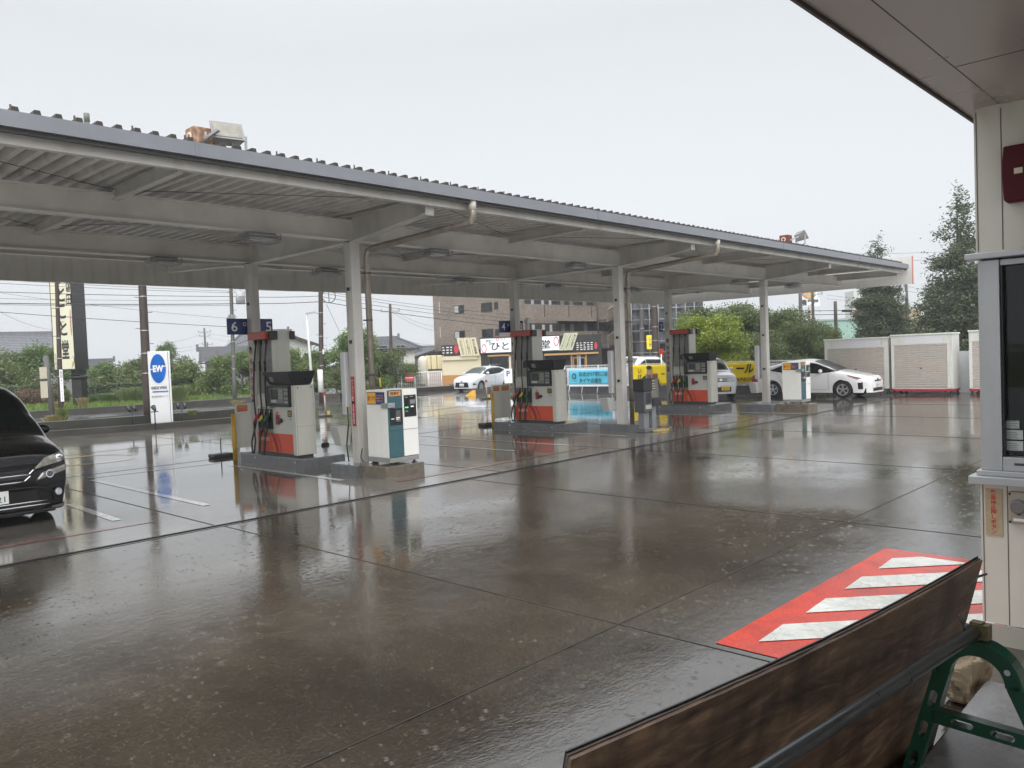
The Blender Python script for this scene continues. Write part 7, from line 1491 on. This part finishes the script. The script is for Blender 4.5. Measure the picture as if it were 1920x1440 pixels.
for i in range(n+1):
    x = wS*i/n
    for y in (-0.15, 0.6): b.cyl((x, y, 0), (x, y, 8.9), 0.035, 5)
for z in (1.9, 3.7, 5.5, 7.3):
    for y in (-0.15, 0.6): b.tube([(0, y, z), (wS, y, z)], 0.03, 5); b.tube([(0, y, z+0.9), (wS, y, z+0.9)], 0.025, 5)
b.build('scaffold_tubes', GALV, sc_)
b = MB()
for z in (1.85, 3.65, 5.45, 7.25): b.box(0, wS, -0.1, 0.55, z-0.05, z)
b.build('scaffold_boards', mat('scaf_board', (0.10, 0.10, 0.10), 0.6), sc_)
f = MB().box(wS*0.20, wS*0.36, -0.26, -0.22, rz(1225, 659)+0.2, rz(1225, 637)+0.5).build('site_banner', BYEL, sc_); text('安全\n第一', 'lettering', mat('banner_grey', (0.25, 0.22, 0.15), 0.5), f, (wS*0.28, -0.265, (rz(1225, 659)+rz(1225, 637))/2+0.35), X3, Z3, 0.6, 0.8, 0.0)
o = thing('road_sign', 'small red sign on a white post beyond the yellow banner', 'sign', G(1239.5, 43)); MB().cyl((0, 0, 0), (0, 0, at(1239, 664, 43)), 0.035, 8).build('post', TXTW, o); MB().obox((0, 0, at(1239, 661, 43)), CR*0.10, CFW*0.02, Z3*0.20).build('sign_plate', RED, o)
# ------------------------------------------------------------------ FAR SHOPS ON THE RIGHT
d = 120; o = thing('shop_pylon', 'distant white shop sign with three black characters and a round fruit emblem', 'sign', G(1521, d), YAWC); k2 = d/F
MB().box(-18.5*k2, 18.5*k2, 0, 0.4, at(1521, 574.5, d), at(1521, 560, d)).build('name_panel', EWW, o); text('農業屋', 'lettering', TXTB, o, (0, -0.02, (at(1521, 574.5, d)+at(1521, 560, d))/2), X3, Z3, 33*k2, 12.0*k2, 0.0, bold=0.03)
MB().box(-14*k2, 14*k2, 0, 0.4, at(1521, 560, d)+0.02, at(1521, 528, d)).build('emblem_panel', EWW, o); ze = at(1521, 547, d)
MB().grid(lambda u, v: Vector((-1*k2+12*k2*v*cos(2*pi*u), -0.02, ze+13*k2*v*sin(2*pi*u))), 31, 2).build('emblem_disc', mat('emblem_orange', (0.62, 0.33, 0.05), 0.5), o); MB().grid(lambda u, v: Vector((-1*k2+(11+3*v)*k2*cos(pi+pi*0.42*u), -0.04, ze+(12+2*v)*k2*sin(pi+pi*0.42*u))), 15, 2).build('emblem_red', mat('emblem_red', (0.5, 0.10, 0.06), 0.5), o); MB().grid(lambda u, v: Vector((-1*k2+(11+3*v)*k2*cos(pi*1.45+pi*0.4*u), -0.04, ze+(12+2*v)*k2*sin(pi*1.45+pi*0.4*u))), 15, 2).build('emblem_green', mat('emblem_green', (0.10, 0.30, 0.10), 0.5), o)
MB().box(-2*k2, 3*k2, 0.1, 0.4, 0, at(1521, 574.5, d)).build('post', mat('post_pinkish', (0.55, 0.45, 0.44), 0.5), o)
d = 95; o = thing('shop_tower', 'white sign tower with a blue ring emblem half hidden by the left conifer', 'sign', G(1603, d), YAWC); k2 = d/F
MB().box(0, 52*k2, 0, 2.5, 0, at(1620, 545, d)).build('tower_wall', mat('tower_pale', (0.50, 0.50, 0.48), 0.5, var=0.05), o); zc_ = at(1632, 567, d)
MB().grid(lambda u, v: Vector((30*k2+(10.5+4*v)*k2*cos(pi*0.35+pi*1.0*u), -0.03, zc_+(12+3.5*v)*k2*sin(pi*0.35+pi*1.0*u))), 21, 2).build('blue_ring', mat('ring_blue', (0.03, 0.20, 0.50), 0.5), o); MB().grid(lambda u, v: Vector((27*k2+6*k2*v*cos(2*pi*u), -0.03, zc_+3*k2+4*k2*v*sin(2*pi*u))), 15, 2).build('green_leaf', mat('leaf_green_print', (0.10, 0.32, 0.12), 0.5), o)
MB().box(1*k2, 8*k2, -0.1, -0.02, at(1605, 597, d), at(1605, 581, d)).build('red_panel', RED, o)
d = 90; o = thing('green_warehouse', 'long pale green warehouse behind the left conifer', 'building', G(1535, d), YAWC); k2 = d/F
MB().box(0, 110*k2, 0, 8, 0, at(1590, 600, d)).build('wall', mat('warehouse_green', (0.30, 0.46, 0.40), 0.5, var=0.06), o); MB().box(-0.2, 112*k2, -0.2, 8.2, at(1590, 600, d)+0.01, at(1590, 597, d)+0.02).build('roof_edge', mat('roof_edge_grey', (0.3, 0.36, 0.34), 0.5), o); b = MB()
for i in range(40): b.box(i*110*k2/40, i*110*k2/40+0.04, -0.03, -0.002, 0.3, at(1590, 602, d))
b.build('wall_ribs', mat('warehouse_green', (0.30, 0.46, 0.40), 0.5), o)
d = 85; o = thing('tan_building', 'tan flat roofed building between the two conifers', 'building', G(1688, d), YAWC); k2 = d/F
MB().box(0, 40*k2, 0, 7, 0, at(1705, 579, d)).build('wall', mat('tan_wall', (0.34, 0.27, 0.16), 0.6, var=0.06), o); MB().box(12*k2, 27*k2, -0.05, -0.002, at(1705, 610, d), at(1705, 604, d)).build('window', TXTW, o); MB().box(34*k2, 60*k2, 0.5, 6, 0, at(1705, 581, d)).build('annex', EWW, o); b = MB()
for i in range(8): b.cyl((20*k2+i*0.35, 1, at(1705, 579, d)), (20*k2+i*0.35, 1, at(1705, 576, d)), 0.03, 4)
b.tube([(20*k2, 1, at(1705, 576, d)), (20*k2+2.5, 1, at(1705, 576, d))], 0.03, 4); b.build('roof_rail', DARK, o)
# ------------------------------------------------------------------ TREES AND PLANTS
def rawmesh(name, vs, fs, m, parent=None):
    me = bpy.data.meshes.new(name); me.from_pydata(vs, [], fs); me.update(); me.materials.append(m); o = bpy.data.objects.new(name, me); COL.objects.link(o)
    if parent is not None: o.parent = parent
    return o
def leaves(lobes, ncl, per, size, rnd, spread=0.28, shell=0.55, drop=0.25):
    """leaf clusters scattered through the outer part of lobes (cx,cy,cz,rx,ry,rz); each leaf a small rhomb"""
    vs, fs = [], []; wts = [l[3]*l[4]+l[3]*l[5] for l in lobes]
    for _ in range(ncl):
        l = rnd.choices(lobes, wts)[0]
        th = rnd.uniform(0, 2*pi); cz = rnd.uniform(-1, 1); sr = sqrt(1-cz*cz); r = shell+(1.02-shell)*rnd.random()**0.55
        c = Vector((l[0]+l[3]*r*sr*cos(th), l[1]+l[4]*r*sr*sin(th), l[2]+l[5]*r*cz))
        if noise.noise(c*0.9+Vector((3, 7, l[2]))) < -0.12-drop*0.2 and rnd.random() < drop*2.4: continue
        cs = spread*rnd.uniform(0.6, 1.3)
        for _ in range(per):
            p = c+Vector((rnd.gauss(0, cs), rnd.gauss(0, cs), rnd.gauss(0, cs*0.7)))
            u = Vector((rnd.gauss(0, 1), rnd.gauss(0, 1), rnd.gauss(0, 0.7))).normalized(); w = u.cross(Vector((rnd.gauss(0, 1), rnd.gauss(0, 1), rnd.gauss(0, 1)))).normalized()
            s = size*rnd.uniform(0.6, 1.25); o = len(vs); vs += [p-u*s, p-w*s*0.42+u*0.1*s, p+u*s, p+w*s*0.42+u*0.1*s]; fs.append((o, o+1, o+2, o+3))
    return vs, fs
BARK = mat('tree_bark', (0.055, 0.045, 0.036), 0.8, var=0.3, scale=6, bump=0.4)
def trunkmesh(h, r, limbs, rnd):
    b = MB(); b.tube([(0, 0, -0.1), (0.03*h*rnd.uniform(-1, 1), 0, h*0.4), (0.05*h*rnd.uniform(-1, 1), 0.02*h, h*0.9)], [r, r*0.75, r*0.3], 8)
    for (tx, ty, tz) in limbs:
        z0 = min(h*0.75, tz*rnd.uniform(0.35, 0.6)); b.tube([(0, 0, z0), (tx*0.45, ty*0.45, z0+(tz-z0)*0.55), (tx, ty, tz)], [r*0.5, r*0.3, r*0.08], 6)
    return b
TR = {}
def proto(key, W_, H_, nlobes, ncl, per, size, m, seed, base=0.15, shape='round', drop=0.25):
    """build one tree in a W x H box standing on the origin; kept as mesh pairs to be shared"""
    rnd = random.Random(seed); lobes = []
    if shape == 'cone':
        n = nlobes
        for i in range(n):
            t = i/(n-1); z = H_*(base+(0.97-base)*t); rr = W_/2*(1-t)**0.75+0.12
            for k in range(max(1, int(5*(1-t)+1.5))):
                a = rnd.uniform(0, 2*pi); q = rr*rnd.uniform(0.35, 0.75); lobes.append((q*cos(a), q*sin(a), z+rnd.uniform(-0.2, 0.2), rr*0.42+0.08, rr*0.42+0.08, 0.30+0.35*(1-t)))
    else:
        for i in range(nlobes):
            a = rnd.uniform(0, 2*pi); q = sqrt(rnd.random())*0.72; z = rnd.uniform(base+0.12, 0.90); sc = (1-0.5*max(0, z-0.55)/0.45)
            lobes.append((W_/2*q*sc*cos(a), W_/2*q*sc*sin(a), H_*z, W_*rnd.uniform(0.09, 0.24), W_*rnd.uniform(0.09, 0.24), H_*rnd.uniform(0.07, 0.16)))
    vs, fs = leaves(lobes, ncl, per, size, rnd, spread=W_*0.035+0.06, drop=drop)
    TR[key] = (vs, fs, m, [(l[0], l[1], l[2]) for l in rnd.sample(lobes, min(9, len(lobes)))], H_, rnd, max(0.07, H_*0.022), W_)
    return key
PROT = {}
def tree(key, name, lab, cat, px, d, W_, top, base_py=None, rz_=0.0, group=None, off=Vector((0, 0, 0))):
    """stand a tree of kind `key` at column px, depth d; W_ metres wide, crown top seen at row `top`"""
    vs, fs, m, limbs, H0, rnd, r, W0 = TR[key]
    p = G(px, d)+off; H_ = FD(px, top, d).z
    if key not in PROT:
        o = thing(name, lab, cat, p, rz_, group); rawmesh('crown', [tuple(v) for v in vs], fs, m, o); trunkmesh(H0*0.8, r, limbs, rnd).build('trunk', BARK, o); PROT[key] = o
    else:
        o = dup(PROT[key], p, rz_, lab); o.name = name
    o.scale = (W_/W0, W_/W0, H_/H0); return o
LG = leafmat('leaf_mid_green', (0.042, 0.080, 0.020), (0.165, 0.25, 0.062)); LD = leafmat('leaf_dark_green', (0.036, 0.052, 0.017), (0.135, 0.175, 0.052)); LY = leafmat('leaf_yellow_green', (0.075, 0.115, 0.014), (0.30, 0.36, 0.045)); LO = leafmat('leaf_olive', (0.050, 0.072, 0.020), (0.185, 0.235, 0.07)); LC = leafmat('leaf_conifer', (0.030, 0.046, 0.020), (0.115, 0.145, 0.062))
proto('bushA', 4.6, 3.4, 17, 2000, 6, 0.105, LG, 11, base=0.02); proto('bushB', 4.6, 3.6, 15, 2000, 6, 0.10, LO, 12, base=0.02); proto('bushC', 5.0, 3.6, 16, 2000, 6, 0.11, LD, 13, base=0.02); proto('bushD', 4.2, 3.4, 14, 1900, 6, 0.10, LY if False else leafmat('leaf_fresh', (0.05, 0.085, 0.02), (0.18, 0.24, 0.06)), 14, base=0.02)
proto('treeA', 5.5, 6.0, 20, 2600, 6, 0.13, LG, 21, base=0.18); proto('treeY', 5.4, 5.2, 24, 3200, 7, 0.10, LY, 22, base=0.10, drop=0.15); proto('treeD', 8.0, 8.0, 26, 4200, 7, 0.13, LD, 23, base=0.08); proto('cone', 6.0, 15.0, 26, 10500, 7, 0.125, LC, 24, base=0.05, shape='cone', drop=0.2)
GB = 'bushes along the far side of the street'
for k, (key, px, d, w, top, lab) in enumerate([
    ('bushC', -20, 55, 5.0, 663, 'dark bush at the left edge under the tiled house'), ('bushB', 30, 54, 5.2, 651, 'broad olive bush under the large tiled house'), ('bushA', 78, 56, 4.2, 652, 'green bush left of the tall cream shop sign'),
    ('bushA', 185, 56, 3.6, 684, 'low green bush right of the black sign side'), ('bushB', 222, 55, 4.8, 672, 'olive bush midway between the tall shop sign and the brown pole'), ('bushC', 258, 57, 4.0, 668, 'dark bush just left of the brown pole'),
    ('bushC', 330, 55, 3.2, 672, 'dark bush right of the white standing sign'), ('bushD', 368, 54, 3.8, 678, 'yellow green bush between the white standing sign and the concrete pole'), ('bushD', 408, 53, 3.4, 668, 'fresh green bush left of the concrete transformer pole'),
    ('bushA', 452, 52, 3.6, 662, 'rounded green bush right of the concrete transformer pole'), ('bushC', 490, 53, 3.6, 672, 'dark bush behind the hoses of the nearest pump'), ('bushD', 560, 52, 3.4, 653, 'fresh green bush right of the nearest pump'), ('bushA', 590, 54, 3.2, 660, 'green bush behind the white street lamp'), ('bushB', 628, 52, 2.6, 664, 'olive bush right of the dark brown pole'),
    ('bushC', 640, 50, 3.0, 690, 'low dark shrub left of the near front column'), ('bushA', 700, 54, 3.0, 653, 'green bush right of the near front column'), ('bushC', 740, 56, 3.4, 655, 'dark bush behind the thin dark pole'), ('bushD', 771, 62, 3.0, 680, 'low fresh green bush left of the cream tank'), ('bushB', 800, 66, 3.4, 690, 'low hedge bush behind the cream tanks')]):
    tree(key, 'bush', lab, 'bush', px, d, w, top, None, k*1.3, GB)
tree('treeA', 'broadleaf_tree', 'taller leafy tree left of the near front column', 'tree', 664, 53, 4.3, 617, None, 0.5)
tree('treeA', 'broadleaf_tree', 'narrow tree tip above the white standing sign', 'tree', 312, 60, 1.9, 643, None, 2.0)
tree('treeY', 'broadleaf_tree', 'bright yellow green tree right of the farthest pump', 'tree', 1338, 40, 3.7, 588, None, 0.0); o = tree('treeY', 'broadleaf_tree', 'smaller yellow green tree joining the bright one on its left', 'tree', 1302, 40.5, 2.2, 590, None, 2.2)
GT = 'dark trees beyond the boundary fence'
for k, (px, d, w, top, lab) in enumerate([(1345, 54, 5.5, 560, 'dark tree behind the bright yellow green tree'), (1400, 50, 5.2, 557, 'large dark tree left of the rightmost front column'), (1466, 47, 4.2, 565, 'dark tree right of the rightmost front column'), (1505, 45, 3.6, 592, 'rounded dark tree above the dark wagon'), (1556, 44, 2.4, 606, 'small dark tree left of the left conifer'), (1420, 44, 3.6, 612, 'low dark tree in front of the larger ones behind the fence')]):
    tree('treeD', 'broadleaf_tree', lab, 'tree', px, d, w, top, None, k*1.1, GT)
tree('cone', 'conifer_tree', 'left tall conifer rising behind the canopy end', 'tree', 1652, 52, 4.4, 434, None, 0.3); tree('cone', 'conifer_tree', 'right tall conifer beside the control building', 'tree', 1800, 46, 5.1, 338, None, 2.4)
tree('cone', 'conifer_tree', 'broad lower conifer growing into the left tall one', 'tree', 1668, 54, 4.6, 520, None, 1.4)
# clipped hedge
def hedge(px0, px1, d, py_t, lab):
    a, c = G(px0, d), G(px1, d); h = FD((px0+px1)/2, py_t, d).z; L_ = (c-a).length; rnd = random.Random(int(px0)); vs, fs = [], []
    n = int(L_*h*150)
    for _ in range(n):
        f = rnd.random(); x = rnd.uniform(0, L_)
        if f < 0.62: p = Vector((x, rnd.uniform(-0.06, 0.03), rnd.uniform(0, h)))
        elif f < 0.92: p = Vector((x, rnd.uniform(0, 1.0), h+rnd.uniform(-0.05, 0.05)))
        else: p = Vector((rnd.choice((0, L_)), rnd.uniform(0, 1.0), rnd.uniform(0, h)))
        u = Vector((rnd.gauss(0, 1), rnd.gauss(0, 1), rnd.gauss(0, 1))).normalized(); w = u.orthogonal().normalized(); s = rnd.uniform(0.05, 0.10); o = len(vs); vs += [tuple(p-u*s), tuple(p-w*s*0.5), tuple(p+u*s), tuple(p+w*s*0.5)]; fs.append((o, o+1, o+2, o+3))
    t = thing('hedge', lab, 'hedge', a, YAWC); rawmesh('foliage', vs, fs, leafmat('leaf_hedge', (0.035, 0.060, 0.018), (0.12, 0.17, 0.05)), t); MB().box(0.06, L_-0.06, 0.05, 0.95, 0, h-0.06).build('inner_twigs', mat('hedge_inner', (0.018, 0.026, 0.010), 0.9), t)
hedge(136, 285, 50.5, 719, 'clipped box hedge between the tall shop sign and the brown pole'); hedge(-40, 58, 50.5, 725, 'clipped box hedge at the left behind the black minivan')
# reddish shrub, grass tufts, weeds
def shrub(px, d, w, top, m, lab, seed, n=900, cat='shrub', name='shrub'):
    rnd = random.Random(seed); h = FD(px, top, d).z; lobes = [(rnd.uniform(-0.3, 0.3)*w, rnd.uniform(-0.2, 0.2)*w, h*rnd.uniform(0.3, 0.75), w*0.28, w*0.22, h*0.28) for _ in range(8)]
    vs, fs = leaves(lobes, n, 5, 0.075, rnd, spread=0.10, drop=0.3); t = thing(name, lab, cat, G(px, d)); rawmesh('foliage', [tuple(v) for v in vs], fs, m, t); trunkmesh(h*0.5, 0.03, [(l[0], l[1], l[2]) for l in lobes[:5]], rnd).build('stems', BARK, t)
shrub(68, 48.5, 2.6, 729, leafmat('leaf_reddish', (0.07, 0.040, 0.022), (0.20, 0.12, 0.065)), 'reddish brown shrub behind the black minivan', 5, 1000); shrub(105, 49, 1.4, 730, LO, 'olive shrub at the foot of the tall shop sign', 6, 600)
LT = leafmat('grass_pale', (0.08, 0.115, 0.035), (0.21, 0.26, 0.10)); LS = leafmat('grass_straw', (0.16, 0.13, 0.055), (0.34, 0.29, 0.14))
def tuftat(px, d, w, h, m, lab, seed, lift=0.12, n=420):
    rnd = random.Random(seed); vs, fs = [], []
    for _ in range(n):
        a = rnd.uniform(0, 2*pi); q = sqrt(rnd.random())*w*0.2; x, y = q*cos(a), q*sin(a); ln = h*rnd.uniform(0.6, 1.1); lx, ly = x*1.2+rnd.gauss(0, w*0.2), y*1.2+rnd.gauss(0, w*0.14); s = 0.02; o = len(vs)
        vs += [(x-s, y, 0), (x+s, y, 0), (x+lx*0.45+s*0.8, y+ly*0.45, ln*0.75), (x+lx*0.45-s*0.8, y+ly*0.45, ln*0.75), (x+lx, y+ly, ln*0.8)]; fs += [(o, o+1, o+2, o+3), (o+3, o+2, o+4)]
    o = rawmesh('grass_tuft', vs, fs, m); p = G(px, d); p.z = lift; o.location = p; return tag(o, lab, 'grass tuft')
tuftat(247, 47, 2.6, 1.15, LT, 'rounded pale grass clump left of the brown pole', 1); tuftat(330, 47, 1.6, 1.1, LT, 'pale grass clump right of the white standing sign', 2); tuftat(205, 48, 2.2, 0.75, LG, 'low green clump in front of the clipped hedge', 3); tuftat(160, 48, 1.6, 0.65, LG, 'low green clump beside the black sign post', 4)
tuftat(110, 29.2, 0.5, 0.75, leafmat('leaf_fresh', (0.05, 0.085, 0.02), (0.18, 0.24, 0.06)), 'tall green weed at the kerb beside the black minivan', 5, 0.16, 120); tuftat(97, 29.0, 1.0, 0.45, LS, 'straw coloured weeds on the kerb beside the black minivan', 6, 0.16, 160); tuftat(150, 43, 0.8, 0.7, LS, 'straw coloured weeds by the foot of the black sign post', 7, 0.12, 120); tuftat(440, 38.5, 0.8, 0.4, LS, 'straw coloured weeds on the far kerb left of the nearest pump', 8, 0.1, 100); tuftat(100, 42.5, 1.2, 0.5, LS, 'straw weeds at the foot of the slim brown pole', 9, 0.12, 140)
tuftat(965, 34.5, 0.9, 0.35, LS, 'dry weeds on the kerb behind the middle pump', 10, 0.1, 90); tuftat(355, 27.8, 0.5, 0.2, LO, 'small weeds on the near kerb right of the white standing sign', 11, 0.4, 60); shrub(660, 45, 1.8, 706, LO, 'low rounded shrub on the verge left of the near front column', 9, 500)
# verge grass
rnd = random.Random(77); vs, fs = [], []
for _ in range(26000):
    px = rnd.uniform(-40, 700); d = 42+rnd.random()**0.8*12; p = G(px, d)
    if p.y < 43.9-0.13*(p.x-5) + (5.2*max(0, min(1, (p.x-15)/6)) if p.x > 15 else 0): continue
    h = rnd.uniform(0.10, 0.30); a = rnd.uniform(0, pi); s = 0.03; ux_, uy_ = cos(a)*s, sin(a)*s; lx, ly = rnd.gauss(0, 0.07), rnd.gauss(0, 0.07); o = len(vs)
    vs += [(p.x-ux_, p.y-uy_, 0.1), (p.x+ux_, p.y+uy_, 0.1), (p.x+lx, p.y+ly, 0.12+h)]; fs.append((o, o+1, o+2))
g_ = rawmesh('grass', vs, fs, leafmat('leaf_grass', (0.065, 0.115, 0.018), (0.21, 0.31, 0.06))); g_['kind'] = 'stuff'; g_['label'] = 'bright green grass on the verge across the street'; g_['category'] = 'grass'
# ------------------------------------------------------------------ RAIN HAZE
hm = bpy.data.materials.new('haze'); hm.use_nodes = True; t = hm.node_tree; t.nodes.clear(); pv = t.nodes.new('ShaderNodeVolumePrincipled'); om = t.nodes.new('ShaderNodeOutputMaterial'); t.links.new(pv.outputs[0], om.inputs['Volume'])
pv.inputs['Color'].default_value = (0.93, 0.95, 0.97, 1); pv.inputs['Density'].default_value = 0.0011; pv.inputs['Anisotropy'].default_value = 0.2
hz_ = MB().box(-320, 440, -320, 440, -1.1, 19.0).build('haze', hm); hz_['kind'] = 'stuff'; hz_['label'] = 'thin rain haze over the whole scene'; hz_['category'] = 'haze'
